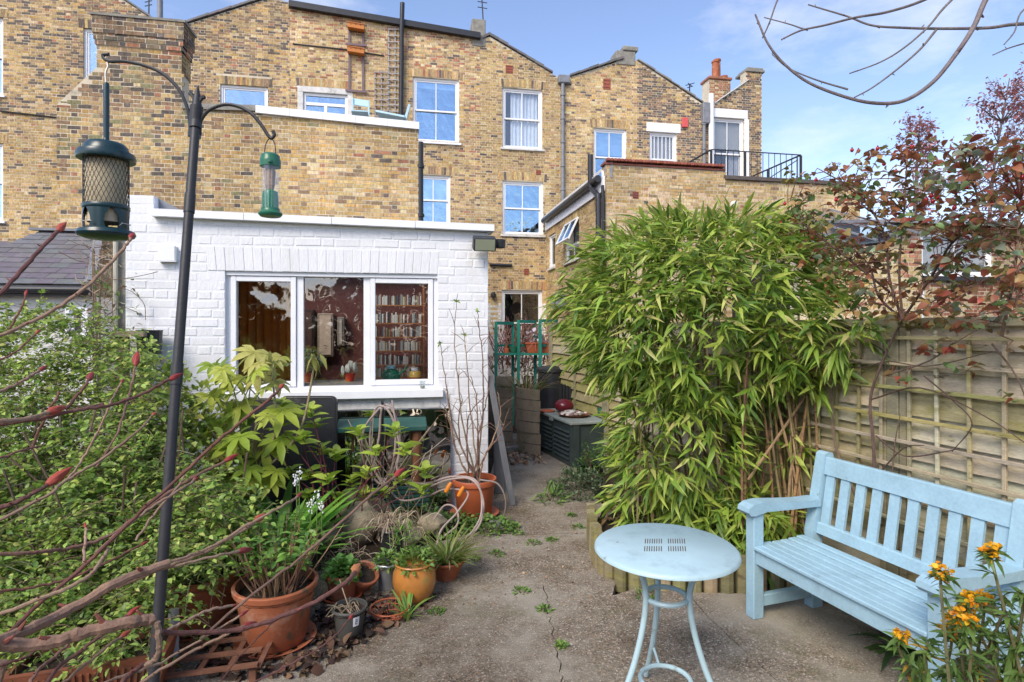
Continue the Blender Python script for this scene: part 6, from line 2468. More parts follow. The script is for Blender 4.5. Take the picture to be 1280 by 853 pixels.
for k in range(30):
    a, r_ = rnd.uniform(0, 6.28), 0.16 * math.sqrt(rnd.random())
    mb = MB()
    s_ = rnd.uniform(0.018, 0.036)
    mb.blob(p + Vector((r_ * math.cos(a), r_ * math.sin(a), 0.03 + rnd.uniform(0, 0.035) * (1 - r_ / 0.2))), s_ * 1.3, s_, s_ * 0.7, 7, 5, 0.1, jit3(rnd.choice([(0.55, 0.52, 0.47), (0.35, 0.3, 0.26), (0.28, 0.16, 0.14), (0.6, 0.58, 0.54)]), 0.15), seed=k)
    part('pebble', mb, MT['plain'], tray, smooth=True)
p = S3(0.78, 0.24, zl)
mb = MB()
mb.blob(p + Vector((0, 0, 0.085)), 0.13, 0.12, 0.088, 14, 9, 0.015, (0.13, 0.012, 0.02), ax=Matrix.Rotation(0.2, 3, 'X'))
single('float_ball', mb, MT['gloss'], 'dark red oval float lying on the storage box behind the pebble dish', 'ball', smooth=True)
p = S3(0.9, 0.05, zl)
mb = MB()
mb.lathe([(0.0, 0.001), (0.1, 0.001), (0.105, 0.015), (0.09, 0.022), (0.0, 0.024)], p, 20)
single('pot_saucer', mb, MT['orange_plastic'], 'small orange plastic saucer at the far end of the storage box', 'saucer', smooth=True)
p = S3(0.2, 0.5, zl)
mb = MB()
mb.lathe([(0.0, 0.001), (0.05, 0.001), (0.065, 0.13), (0.06, 0.13), (0.045, 0.01)], p, 16)
single('plastic_cup', mb, MT['green_plastic'], 'green plastic pot on the storage box at the edge of the bamboo leaves', 'flower pot', smooth=True)
# compost bin, ribbed tub
p = cw((689 - HX) / FPX * 8.5, 8.5)
cbn = thing('compost_bin', 'black plastic compost bin standing behind the storage box', 'compost bin', p)
mb = MB()
mb.lathe([(0.25, 0.0), (0.235, 0.3), (0.215, 0.75), (0.19, 1.0)], p, 26)
part('bin_body', mb, MT['black_plastic'], cbn, smooth=True)
mb = MB()
mb.lathe([(0.20, 1.001), (0.215, 1.01), (0.21, 1.05), (0.14, 1.085), (0.0, 1.09)], p, 26)
part('bin_lid', mb, MT['black_plastic'], cbn, smooth=True)
mb = MB()
p = cw((722 - HX) / FPX * 8.0, 8.0)
for k in range(12):
    mb.tube([(p.x - 0.24 + k * 0.045, p.y, 0.0), (p.x - 0.24 + k * 0.045, p.y, 0.88 - 0.016 * k)], 0.027, 8)
single('lawn_edging_roll', mb, MT['black_plastic'], 'black ribbed plastic sheet standing behind the storage box', 'edging')
# weathered boards
for (x0, x1, yt, yb_, d, lab, bow) in ((620, 641, 470, 545, 8.3, 'narrow weathered board upright beside the passage', 0.0), (645, 671, 482, 552, 7.9, 'bowed weathered plank panel in front of the compost bin', 0.10)):
    t = thing('timber_screen', lab, 'panel', cw(((x0 + x1) / 2 - HX) / FPX * d, d), 'weathered timber panels')
    A_, B_ = cw((x0 - HX) / FPX * d, d), cw((x1 - HX) / FPX * d, d - 0.5 if bow else d)
    z1 = EYE + (HY - yt) / FPX * d
    nb_ = 6
    for k in range(nb_):
        z0, zt2 = z1 * k / nb_ + 0.004, z1 * (k + 1) / nb_ - 0.008
        mb = MB()
        n = 8
        poly = []
        d2 = (B_ - A_)
        nn = Vector((d2.y, -d2.x, 0)).normalized()
        jo = rnd.uniform(-0.012, 0.012)
        poly = [A_ + d2 * i / n + nn * (bow * math.sin(math.pi * i / n) + jo) for i in range(n + 1)]
        poly = poly + [q - nn * 0.025 for q in poly[::-1]]
        mb.prism([Vector((q.x, q.y, z0)) for q in poly], (0, 0, zt2 - z0))
        part('plank', mb, MT['old_wood'], t)
# bark chipped bed beyond the kerb
mb = MB()
a, b = gnd(632, 567), gnd(668, 560)
mb.bar(a + Vector((0, 0, 0.03)), b + Vector((0, 0, 0.03)), 0.07, 0.1, (0, 0, 1), bev=0.01)
single('kerb_stone', mb, MT['grey_stone'], 'short mossy concrete kerb along the passage bed', 'kerb')
# green plant staging
DS = 9.4
st = thing('plant_staging', 'green painted metal plant staging in front of the ground floor window', 'plant stand', at(657, 470, DS))
Zs = EYE + (HY - 443) / FPX * DS
fr = [(620, 404), (648, 402), (675, 401)]
for i, (x, yt) in enumerate(fr):
    a = at(x, yt, DS)
    bx_ = at(x + 21, yt + 0.5, DS + 0.35)
    mb = MB()
    for q in (a, bx_):
        mb.box((q.x - 0.022, q.y - 0.022, 0.0), (q.x + 0.022, q.y + 0.022, q.z - 0.025))
    part('upright', mb, MT['green_paint'], st)
    mb = MB()
    mb.bar(a, bx_, 0.055, 0.05)
    mb.bar(Vector((a.x, a.y, Zs + 0.14)) + (bx_ - a) * 0.12, Vector((bx_.x, bx_.y, Zs + 0.14)) - (bx_ - a) * 0.12, 0.03, 0.035)
    part('top_bar', mb, MT['green_paint'], st)
mb = MB()
a, b = at(620, 443, DS), at(698, 443, DS)
for k in range(4):
    o_ = Vector((0.06 * k, 0.095 * k + 0.03, 0))
    mb = MB()
    mb.bar(a + o_, b + o_, 0.075, 0.03)
    part('shelf_slat', mb, MT['green_paint'], st)
p = at(672, 437, DS + 0.17)
tt = thing('trough_planter', 'orange plastic trough on the green staging with pale flowers', 'planter', (p.x, p.y, Zs + 0.017))
mb = MB()
V = [(p.x + x * sx, p.y + y * sy, Zs + 0.017 + z) for z, sx, sy in ((0.0, 0.18, 0.06), (0.15, 0.215, 0.085), (0.15, 0.225, 0.095), (0.175, 0.225, 0.095), (0.175, 0.20, 0.07), (0.14, 0.19, 0.065)) for x, y in ((-1, -1), (1, -1), (1, 1), (-1, 1))]
F = [(3, 2, 1, 0)] + [(i * 4 + j, i * 4 + (j + 1) % 4, i * 4 + 4 + (j + 1) % 4, i * 4 + 4 + j) for i in range(5) for j in range(4)] + [(20, 21, 22, 23)]
mb.add(V, F)
part('trough', mb, MT['orange_plastic'], tt)
PT_STAGE = Vector((p.x, p.y, Zs + 0.17))
p = at(633, 437, DS + 0.15)
mb = MB()
mb.lathe([(0.05, 0.0), (0.045, 0.06), (0.02, 0.08), (0.022, 0.13), (0.0, 0.135)], (p.x, p.y, Zs + 0.017), 14)
single('pot_cone', mb, MT['orange_plastic'], 'small orange cone shaped pot at the left end of the green staging', 'flower pot', smooth=True)
p = at(642, 437, DS + 0.15)
mb = MB()
mb.lathe([(0.0, 0.0), (0.05, 0.0), (0.07, 0.11), (0.062, 0.11), (0.05, 0.02), (0.0, 0.02)], (p.x, p.y, Zs + 0.017), 16)
single('plastic_pot', mb, MT['green_plastic'], 'round green plastic pot beside the orange cone on the staging', 'flower pot', smooth=True)
p = at(692, 436, DS + 0.25)
mb = MB()
mb.box((p.x - 0.07, p.y - 0.05, Zs + 0.017), (p.x + 0.06, p.y + 0.05, Zs + 0.2), (0.75, 0.76, 0.76), bev=0.008)
single('white_tub', mb, MT['plain'], 'white plastic tub at the right end of the green staging', 'tub')
# satellite dish
c_ = onX(697, 377, XQ - 0.35)
dsh = thing('satellite_dish', 'dark grey satellite dish on the side wall of the yellow wing', 'satellite dish', c_)
mb = MB()
axm = Vector((-0.55, -0.75, 0.25)).to_track_quat('Z', 'Y').to_matrix()
mb.lathe([(0.0, -0.05), (0.12, -0.035), (0.22, 0.0), (0.225, 0.003), (0.12, -0.028), (0.0, -0.043)], c_, 24, (0.10, 0.10, 0.12), ax=axm)
part('reflector', mb, MT['plain'], dsh, smooth=True)
mb = MB()
mb.tube([c_ + axm @ Vector((0, -0.2, 0)), c_ + axm @ Vector((0, -0.05, 0.22))], 0.01, 6, (0.15, 0.15, 0.16))
mb.tube([c_ + axm @ Vector((0, -0.05, 0.20)), c_ + axm @ Vector((0, -0.03, 0.26))], 0.025, 8, (0.15, 0.15, 0.16))
part('feed_arm', mb, MT['plain'], dsh)
mb = MB()
mb.tube([c_ + axm @ Vector((0, 0, -0.05)), Vector((XQ, c_.y + 0.1, c_.z - 0.05))], 0.016, 6, (0.2, 0.2, 0.2))
part('wall_bracket', mb, MT['plain'], dsh)

# ------------------------------------------------------------------ on the roof terrace and terrace wall
def wtrellis(label, x0, y0, x1, y1, nu, nh, col, w_=0.03):
    t = thing('wall_trellis', label, 'trellis', T.p(*T.uz((x0 + x1) / 2, y1), 0.05))
    for k in range(nu):
        x = x0 + (x1 - x0) * k / (nu - 1)
        mb = MB()
        mb.bar(T.p(*T.uz(x, y1), 0.03), T.p(*T.uz(x, y0), 0.03), w_, 0.018, (0, 1, 0), col)
        part('upright', mb, MT['plain'], t)
    for k in range(nh):
        y = y0 + (y1 - y0) * (k + 0.5) / nh
        mb = MB()
        mb.bar(T.p(*T.uz(x0 - 1, y - 0.2), 0.05), T.p(*T.uz(x1 + 1, y + 0.2), 0.05), 0.018, w_, (0, 0, 1), col)
        part('rail', mb, MT['plain'], t)
    return t


wtrellis('tall grey ladder trellis reaching the gutter beside the soil pipe', 486, 34, 502, 152, 3, 15, (0.36, 0.34, 0.32))
wtrellis('short grey ladder trellis left of the tall one', 469, 88, 485, 150, 3, 9, (0.33, 0.29, 0.27))
t = thing('wall_trellis', 'purple brown wall frame carrying two orange planters', 'trellis', T.p(*T.uz(446, 116), 0.05))
for x in (437, 454):
    mb = MB()
    mb.bar(T.p(*T.uz(x, 115), 0.03), T.p(*T.uz(x, 34), 0.03), 0.06, 0.02, (0, 1, 0), (0.16, 0.11, 0.12))
    part('upright', mb, MT['plain'], t)
for y in (57, 115):
    mb = MB()
    mb.bar(T.p(*T.uz(432, y - 1), 0.052), T.p(*T.uz(459, y + 1), 0.052), 0.02, 0.06, (0, 0, 1), (0.16, 0.11, 0.12))
    part('rail', mb, MT['plain'], t)
for y, lab in ((36, 'upper orange box planter on the purple brown wall frame'), (66, 'lower orange box planter on the purple brown wall frame')):
    mb = MB()
    a, b = T.uz(435, y), T.uz(456, y + 2)
    c_ = T.p((a[0] + b[0]) / 2, a[1], 0.13)
    pl_ = thing('wall_planter', lab, 'planter', c_, 'orange wall planters')
    mb.obox(c_, ((b[0] - a[0]) / 2, 0, -0.02), (0, 0.09, 0), (0, 0, 0.075), (0.50, 0.17, 0.03), 0.006)
    part('planter_box', mb, MT['plain'], pl_)
    mb = MB()
    for k in (-1, 0, 1):
        mb.obox(c_ + Vector((k * 0.13, -0.091, 0.02)), (0.012, 0, 0), (0, 0.003, 0), (0, 0, 0.012), (0.04, 0.03, 0.03))
    part('drain_slots', mb, MT['plain'], pl_)
    mb = MB()
    mb.obox(c_ + Vector((0, -0.095, 0.062)), ((b[0] - a[0]) / 2 + 0.012, 0, -0.02), (0, 0.012, 0), (0, 0, 0.012), (0.42, 0.13, 0.025))
    part('planter_rim', mb, MT['plain'], pl_)
zdk = min(zp0, zp1) - 0.45
DT = 13.4
for lab, x0, x1, yt, ysq in (('light blue folding chair on the roof terrace nearest the door', 441, 461, 123, 152), ('light blue chair seen side on at the right end of the roof terrace', 512, 472, 131, 146)):
    t = thing('terrace_chair', lab, 'chair', at((x0 + x1) / 2, 160, DT), 'light blue chairs on the roof terrace')
    a, b = at(x0, yt, DT), at(x1, yt + 3, DT)
    col = (0.42, 0.62, 0.70)
    if x1 > x0:
        mb = MB()
        mb.bar(a + Vector((0, 0, -0.08)), b + Vector((0, 0, -0.08)), 0.03, 0.15, (0, 0, 1), col, 0.01)
        part('backrest', mb, MT['plain'], t)
        for q in (a, b):
            mb = MB()
            mb.bar((q.x, q.y, zdk), (q.x, q.y - 0.03, q.z - 0.01), 0.035, 0.035, (0, 1, 0), col)
            part('leg', mb, MT['plain'], t)
        mb = MB()
        zse = a.z - 0.45
        mb.box((a.x, a.y - 0.42, zse), (b.x, a.y, zse + 0.03), col)
        part('seat', mb, MT['plain'], t)
    else:
        mb = MB()
        mb.bar(a, at(x0 - 6, 152, DT), 0.06, 0.05, (0, 1, 0), col, 0.008)
        part('backrest', mb, MT['plain'], t)
        mb = MB()
        mb.bar(at(x0 - 4, 150, DT), at(x1, 143, DT), 0.42, 0.05, (0, 0, 1), col, 0.008)
        part('seat', mb, MT['plain'], t)
        for x in (x0 - 6, x1 + 3):
            mb = MB()
            q = at(x, 150, DT)
            mb.bar((q.x, q.y, zdk), (q.x, q.y, q.z), 0.04, 0.04, (0, 1, 0), col)
            part('leg', mb, MT['plain'], t)


# ------------------------------------------------------------------ plants
def U(a, b):
    return rnd.uniform(a, b)


def fence_d(px):
    q = (px - HX) / FPX
    s_ = (3.33 * q - 2.24) / (0.29 + 0.957 * q)
    return 3.33 - 0.957 * s_


def fside(p):
    return (p[0] - FO.x) * FN.x + (p[1] - FO.y) * FN.y


CX_V = Vector((CS, -SN, 0.0))
CX, CZ = np.array([CS, -SN, 0.0]), np.array([SN, CS, 0.0])     # camera right and forward, on the ground

# ---- bamboo
bc_ = cw(1.32, 4.45)
bam = thing('bamboo', 'tall dense clump of bamboo with drooping bright green leaves in the raised bed', 'bamboo', (bc_.x, bc_.y, 0.1))
pos, dr, sz, cl, wd = [], [], [], [], []
GRN = [(0.22, 0.34, 0.05), (0.29, 0.42, 0.065), (0.11, 0.20, 0.035), (0.40, 0.50, 0.09), (0.52, 0.52, 0.17)]


def bam_spray(p, out, n, yel=0.0, sc=1.0):
    o = np.array(out, float)
    o /= np.linalg.norm(o) + 1e-9
    side = np.cross(o, [0, 0, 1])
    for k in range(n):
        f = (k / max(1, n - 1) - 0.5) * 2
        d = o * (1 - 0.35 * abs(f)) + side * f * U(0.5, 1.0) + np.array([0, 0, U(-0.8, 0.18)])
        L_ = U(0.09, 0.195) * sc
        pos.append(p + np.array([U(-.025, .025), U(-.025, .025), U(-.03, .03)]))
        dr.append(d)
        sz.append(L_)
        wd.append(U(0.7, 1.12))
        q = rnd.random()
        c_ = GRN[3] if q < 0.16 + yel * 0.5 else GRN[4] if q < 0.22 + yel * 0.7 else GRN[0] if q < 0.56 else GRN[1] if q < 0.80 else GRN[2]
        cl.append(jit3(c_, 0.18))


def ell(center, r, n, yel=0.0, inner=0.55, upper=-1.0, sc=1.0):
    for _ in range(n):
        while True:
            v = np.array([rnd.gauss(0, 1), rnd.gauss(0, 1), rnd.gauss(0, 1)])
            v /= np.linalg.norm(v)
            if v[2] > upper and v[1] < 0.75:
                break
        k = U(inner, 1.0) ** 0.6 * (1 + 0.10 * math.sin(v[0] * 5 + 1) * math.sin(v[2] * 6) + 0.06 * math.sin(v[0] * 13 + v[1] * 9))
        o = center + CX * v[0] * r[0] * k + CZ * v[1] * r[1] * k + np.array([0, 0, v[2] * r[2] * k])
        if fside(o) < 0.06 and o[2] < 1.85:
            continue
        out = CX * v[0] + CZ * v[1] + np.array([0, 0, 0.25 + 0.5 * v[2]])
        bam_spray(o, out, rnd.randint(4, 7), yel + max(0, v[2]) * 0.3, sc)


cA_ = np.array(at(880, 395, 4.35))
ell(cA_, (1.10, 0.80, 0.74), 980, 0.1, inner=0.6)
ell(np.array(at(815, 350, 4.5)), (0.60, 0.5, 0.38), 190, 0.35)
ell(np.array(at(905, 320, 4.3)), (0.66, 0.5, 0.38), 190, 0.35)
ell(np.array(at(784, 425, 4.7)), (0.42, 0.4, 0.46), 160, 0.3)
ell(np.array(at(848, 540, 4.2)), (0.48, 0.45, 0.66), 270, 0.15)
ell(np.array(at(802, 600, 4.35)), (0.26, 0.3, 0.38), 70, 0.15)
ell(np.array(at(930, 640, 4.0)), (0.30, 0.25, 0.18), 60, 0.1)
ell(np.array(at(880, 640, 4.05)), (0.25, 0.2, 0.2), 50, 0.1)
ell(np.array(at(1005, 430, 3.85)), (0.42, 0.35, 0.30), 130, 0.05)
ell(np.array(at(1060, 415, 3.5)), (0.22, 0.16, 0.22), 36, 0.2)
ell(np.array(at(960, 700, 3.75)), (0.12, 0.1, 0.08), 12, 0.1)
ell(np.array(at(985, 590, 4.0)), (0.30, 0.12, 0.45), 34, 0.05)
ell(np.array(at(975, 660, 3.82)), (0.25, 0.12, 0.15), 40, 0.05)
# upright tips at the top
for _ in range(45):
    px = U(770, 990)
    p = np.array(at(px, 275 + ((px - 885) / 105) ** 2 * 16 + U(-4, 22), U(4.0, 4.7)))
    for k in range(4):
        pos.append(p)
        dr.append(np.array([U(-.5, .5), U(-.5, .5), U(0.5, 1.0)]))
        sz.append(U(0.10, 0.17))
        wd.append(U(.7, 1.0))
        cl.append(jit3(GRN[3 if rnd.random() < .6 else 1], .15))
leaves(bam, LANCE, pos, dr, sz, cl, MT['leaf'], nsep=300, wid=wd, roll=nrs.normal(0, 0.6, len(pos)))
for k in range(58):
    px = U(775, 1030)
    d = U(3.95, 5.0)
    b = cw((px - HX) / FPX * d, d, 0.08)
    if fside(b) < 0.1:
        continue
    top_ = Vector(cA_) + Vector((U(-.9, .9), U(-.5, .5), U(-0.3, 0.5)))
    if fside(top_) < 0.06:
        top_ += FN * 0.4
    h = top_ - b
    m1 = b + Vector((h.x * 0.12, h.y * 0.12, h.z * 0.45))
    m2 = b + Vector((h.x * 0.45, h.y * 0.45, h.z * 0.8))
    mb = MB()
    cc = rnd.choice([(0.22, 0.20, 0.07), (0.30, 0.20, 0.09), (0.16, 0.15, 0.04), (0.33, 0.25, 0.13), (0.20, 0.11, 0.06)])
    r = U(0.006, 0.012)
    P = spline([b, m1, m2, top_], 5)
    mb.tube(P, [r * (1 - 0.6 * i / len(P)) for i in range(len(P))], 6, jit3(cc, .15))
    for i in range(1, 8):
        q = P[min(len(P) - 1, i * 2)]
        mb.tube([q - Vector((0, 0, 0.006)), q + Vector((0, 0, 0.006))], r * 1.25, 6, jit3((0.16, 0.11, 0.06), .2))
    part('culm', mb, MT['bark'], bam)
for k in range(34):
    px = U(900, 1038)
    d = U(3.80, 4.15)
    b = cw((px - HX) / FPX * d, d, 0.08)
    if fside(b) < 0.07:
        b += FN * (0.09 - fside(b))
    lx = U(-0.25, 0.2)
    e_ = b + CX_V * lx + Vector((0, 0, U(1.2, 1.75)))
    if fside(e_) < 0.07:
        e_ += FN * (0.09 - fside(e_))
    mb = MB()
    P = spline([b, b.lerp(e_, .5) + Vector((U(-.03, .03), U(-.03, .03), 0)), e_], 6)
    r = U(0.006, 0.0125)
    mb.tube(P, [r * (1 - .4 * i / len(P)) for i in range(len(P))], 7, jit3(rnd.choice([(0.30, 0.18, 0.09), (0.22, 0.12, 0.07), (0.36, 0.26, 0.14), (0.19, 0.16, 0.06)]), .15))
    for i in range(1, len(P), 2):
        mb.tube([P[i] - Vector((0, 0, 0.006)), P[i] + Vector((0, 0, 0.006))], r * 1.25, 7, jit3((0.14, 0.09, 0.05), .2))
    part('culm', mb, MT['bark'], bam)
for pts in ([(935, 600), (990, 520), (1018, 475), (1030, 430)], [(985, 640), (990, 580), (1010, 520)], [(945, 690), (905, 720), (870, 745)], [(1000, 620), (985, 560), (965, 480)]):
    mb = MB()
    d0 = 3.86
    mb.tube(spline([at(x, y, d0) for x, y in pts], 4), 0.009, 6, jit3((0.34, 0.22, 0.12), .1))
    part('dead_cane', mb, MT['bark'], bam)
# fallen leaves in the bed
n = 420
q = np.array([cw(U(0.75, 2.0), U(3.70, 4.9), 0.15) for _ in range(n)])
q = q[[fside(x) > 0.08 for x in q]]
n = len(q)
lit = scatter_mesh('leaf_litter', LANCE, q + np.array([0, 0, 0.01]), np.c_[nrs.normal(0, 1, (n, 2)), nrs.normal(0, .15, n)], nrs.uniform(.08, .15, n), pal(n, [(0.34, 0.25, 0.13), (0.22, 0.14, 0.07), (0.40, 0.32, 0.2)]), MT['dry'])
o = bpy.data.objects.new('leaf_litter', lit)
COL.objects.link(o)
o['kind'] = 'stuff'

# ---- dwarf shrubs along the passage and low growth at the bamboo's foot
def mound(name, label, cat, cx, cy, d, rx, rz, n, cols, size, tmpl=OVATE, base=0.0, ry=None, group=None, nsep=0, up=0.3, wid=None, seedstems=6):
    c_ = cw((cx - HX) / FPX * d, d)
    t = thing(name, label, cat, (c_.x, c_.y, base), group)
    ry = ry or rx
    v = nrs.normal(0, 1, (n, 3))
    v /= np.linalg.norm(v, axis=1, keepdims=True)
    v[:, 2] = np.abs(v[:, 2])
    k = nrs.uniform(0.35, 1.0, (n, 1)) ** 0.5 * (1 + 0.12 * np.sin(v[:, :1] * 7 + v[:, 2:] * 5))
    P = np.array([c_.x, c_.y, base]) + (CX * (v[:, :1] * rx * k)) + (CZ * (v[:, 1:2] * ry * k)) + np.array([[0, 0, 1.0]]) * (v[:, 2:] * rz * k)
    D = v + nrs.normal(0, 0.6, (n, 3)) + np.array([0, 0, up])
    leaves(t, tmpl, P, D, nrs.uniform(size[0], size[1], n), pal(n, cols), MT['leaf'], nsep=nsep, wid=None if wid is None else np.full(n, wid))
    mb = MB()
    for _ in range(seedstems):
        a = U(0, 6.28)
        mb.tube([(c_.x, c_.y, base - 0.02), (c_.x + math.cos(a) * rx * .5, c_.y + math.sin(a) * rx * .5, base + rz * U(.5, .8))], 0.004, 5, (0.12, 0.08, 0.05))
    part('stem', mb, MT['bark'], t)
    return t


DG = [(0.09, 0.15, 0.06), (0.13, 0.19, 0.10), (0.06, 0.11, 0.05), (0.18, 0.23, 0.14)]
G2 = [(0.14, 0.26, 0.05), (0.19, 0.34, 0.07), (0.09, 0.18, 0.04), (0.25, 0.38, 0.09)]
mound('dwarf_shrub', 'low grey green shrub spilling over the path beside the storage box', 'shrub', 722, 620, 5.7, 0.28, 0.26, 1100, DG, (0.022, 0.04))
mound('dwarf_shrub', 'small rounded shrub in a tub against the front of the storage box', 'shrub', 742, 592, 6.25, 0.22, 0.40, 700, [(0.07, 0.15, 0.03), (0.10, 0.19, 0.04)], (0.022, 0.036))
mound('leafy_plant', 'patch of long green leaves on the path edge in front of the grey green shrub', 'plant', 690, 628, 5.5, 0.14, 0.12, 70, G2, (0.07, 0.12), tmpl=LANCE)
mound('ground_cover', 'mat of small bright leaves around the foot of the corner pot', 'plant', 612, 655, 4.75, 0.22, 0.07, 420, G2, (0.022, 0.038), tmpl=ROUND)
mound('ground_cover', 'leafy mat between the boulders and the corner pot', 'plant', 552, 645, 4.75, 0.28, 0.10, 480, G2, (0.022, 0.038), tmpl=ROUND)
mound('ground_cover', 'small leafy patch at the foot of the added bird table', 'plant', 520, 630, 4.85, 0.25, 0.16, 320, G2, (0.025, 0.045))
for i, (x, y, r, lab) in enumerate(((545, 766, .045, 'weed tuft on the concrete just right of the red wire basket'), (652, 740, .05, 'weed in the concrete crack, nearest the middle of the patio'), (681, 763, .045, 'weed where the crack turns towards the camera'), (621, 693, .06, 'weed patch by the bowl of straw coloured grass'), (667, 680, .06, 'flat weed on the path edge below the grey plank'), (690, 676, .045, 'weed beside the joint between path and patio'),
                                    (648, 668, .05, 'yellowish weed on the path below the corner pot'), (722, 660, .05, 'weed sprouting among fallen leaves before the glass jar'), (715, 645, .04, 'small weed at the path edge below the grey green shrub'), (702, 808, .03, 'tiny weed in the crack at the bottom of the photo'), (593, 700, .04, 'weed beside the straw grass bowl on the concrete'), (808, 745, .09, 'bright green weed clump against the log edging behind the table'))):
    d = (EYE) * FPX / (y - HY)
    mound('weed', lab, 'weed', x, y, d, r * 0.9, r * 0.35, 60, G2, (0.014, 0.028), tmpl=OVATE, group='weeds in the paving', seedstems=2)

# ---- climbing rose on the fence
rose = thing('climbing_rose', 'leggy climbing rose with bronze leaves and red hips over the fence', 'rose', Fp(0.05, 0, 0.2))
paths = [[(1095, 660), (1092, 560), (1088, 500), (1104, 450), (1128, 400)], [(1070, 620), (1045, 560), (1040, 490), (1050, 450)],
         [(1128, 400), (1112, 350), (1104, 290), (1070, 240), (1030, 215)], [(1128, 400), (1124, 335), (1130, 265), (1134, 195)], [(1128, 400), (1165, 345), (1200, 295), (1255, 300)],
         [(1165, 350), (1215, 300), (1222, 250), (1210, 215)], [(1112, 365), (1062, 325), (1010, 285), (985, 262)], [(1252, 420), (1268, 340), (1276, 250)], [(1128, 400), (1098, 370), (1085, 330), (1050, 300)],
         [(1104, 470), (1160, 452), (1200, 425), (1290, 375)], [(1035, 445), (1070, 460), (1110, 452), (1160, 458), (1240, 440)], [(1088, 500), (1150, 485), (1230, 520), (1290, 560)], [(1095, 545), (1130, 570), (1180, 565), (1200, 560)],
         [(1155, 470), (1190, 500), (1215, 530), (1190, 565)], [(1240, 430), (1270, 470), (1290, 520)], [(1134, 395), (1180, 370), (1230, 350), (1285, 340)], [(1100, 590), (1130, 560), (1155, 557)], [(1112, 640), (1118, 560), (1125, 520)]]
stempts = []
for i, pts in enumerate(paths):
    mb = MB()
    P = []
    for x, y in pts:
        d = fence_d(min(x, 1282)) - 0.11 - (0.0 if y > 405 else 0.12 * math.sin(x * 0.05 + i))
        P.append(at(x, y, d))
    S = spline(P, 5)
    r0 = 0.012 if i in (0, 1) else (0.008 if i < 9 else 0.005)
    mb.tube(S, [r0 * (1 - 0.55 * k / len(S)) for k in range(len(S))], 6, jit3(rnd.choice([(0.15, 0.10, 0.07), (0.11, 0.07, 0.055), (0.2, 0.14, 0.09)]), 0.15))
    part('stem', mb, MT['bark'], rose)
    if 2 <= i <= 9 or i in (15,):
        stempts += S
pos, dr, sz, cl = [], [], [], []
ROSE = [(0.32, 0.13, 0.06), (0.27, 0.22, 0.07), (0.18, 0.26, 0.09), (0.32, 0.38, 0.25), (0.34, 0.08, 0.05), (0.38, 0.23, 0.09), (0.22, 0.15, 0.08)]
mbt = MB()


def rspray(c_, n, wts=None):
    a = U(0, 6.28)
    o = np.array([math.cos(a), math.sin(a), U(-0.4, 0.5)])
    base = c_
    col0 = np.array(rnd.choices(ROSE, wts or [5, 4, 3, 1.5, 2.0, 3.5, 3])[0])
    for k in range(n):
        p = base + o * (0.022 * k) + nrs.normal(0, 0.012, 3)
        pos.append(p)
        s_ = 1 if k % 2 else -1
        dr.append(o * 0.5 + np.cross(o, [0, 0, 1]) * s_ + np.array([0, 0, U(-.6, .3)]))
        sz.append(U(0.028, 0.050))
        cl.append(jit3(col0, .3))


CL = []
for _ in range(390):
    while True:
        x, y = U(985, 1290), U(172, 405)
        top_ = 178 + abs(x - 1120) * 0.28 if x < 1160 else 190 - (x - 1160) * 0.05
        if x < 1160 and y < top_ or (x < 1030 and y > 330):
            continue
        if rnd.random() < 0.55 * max(0, (y - 290) / 110):
            continue
        break
    d = fence_d(min(x, 1280)) - 0.1 + U(-0.35, 0.3)
    CL.append(np.array(at(x, y, d)))
for s_ in stempts[::2]:
    CL.append(np.array(s_) + nrs.normal(0, 0.05, 3))
for c_ in CL:
    rspray(c_, rnd.randint(3, 6))
for x, y in ((1150, 400), (1175, 395), (1200, 405), (1230, 400), (1260, 395), (1195, 435), (1180, 452), (1215, 460), (1275, 500), (1080, 395), (1110, 410), (1170, 410), (1275, 380), (1248, 380)):
    rspray(np.array(at(x, y, fence_d(x) - 0.14)), 5, [2, 2, 6, 2, 2, 1, 0])
leaves(rose, ROUND, pos, dr, sz, cl, MT['leaf'], nsep=300, roll=nrs.normal(0, 0.7, len(pos)))
anchors = np.array([list(s_) for s_ in stempts])
for c_ in CL:
    j = int(np.argmin(((anchors - c_) ** 2).sum(axis=1)))
    a, b = Vector(anchors[j]), Vector(c_)
    mid = (a + b) / 2 + Vector((U(-.03, .03), U(-.03, .03), U(0, .05)))
    mbt.tube([a, mid, b], [0.0032, 0.0025, 0.0014], 4, jit3((0.15, 0.07, 0.05), .2), cap=False)
part('twig', mbt, MT['bark'], rose, kind='stuff')
hm = MB()
hm.blob((0, 0, 0), 0.0105, 0.0105, 0.012, 9, 6, 0.02, (0.36, 0.012, 0.02))
hm.tube([(0, 0, 0.012), (0, 0, 0.018)], [0.005, 0.002], 5, (0.1, 0.03, 0.03))
hm = hm.mesh('rose_hip', MT['gloss'], smooth=True)
for x, y in ((1065, 188), (1073, 189), (1097, 186), (981, 255), (976, 279), (1158, 250), (1164, 245), (1172, 247), (1166, 252), (1172, 222), (1208, 234), (1260, 225), (1271, 240), (1278, 222), (1140, 184), (1020, 225), (1187, 214), (1120, 215), (1193, 260), (1240, 255), (1105, 205), (1045, 250)):
    piece('rose_hip', hm, at(x, y, fence_d(min(x, 1280)) - 0.25), rose)

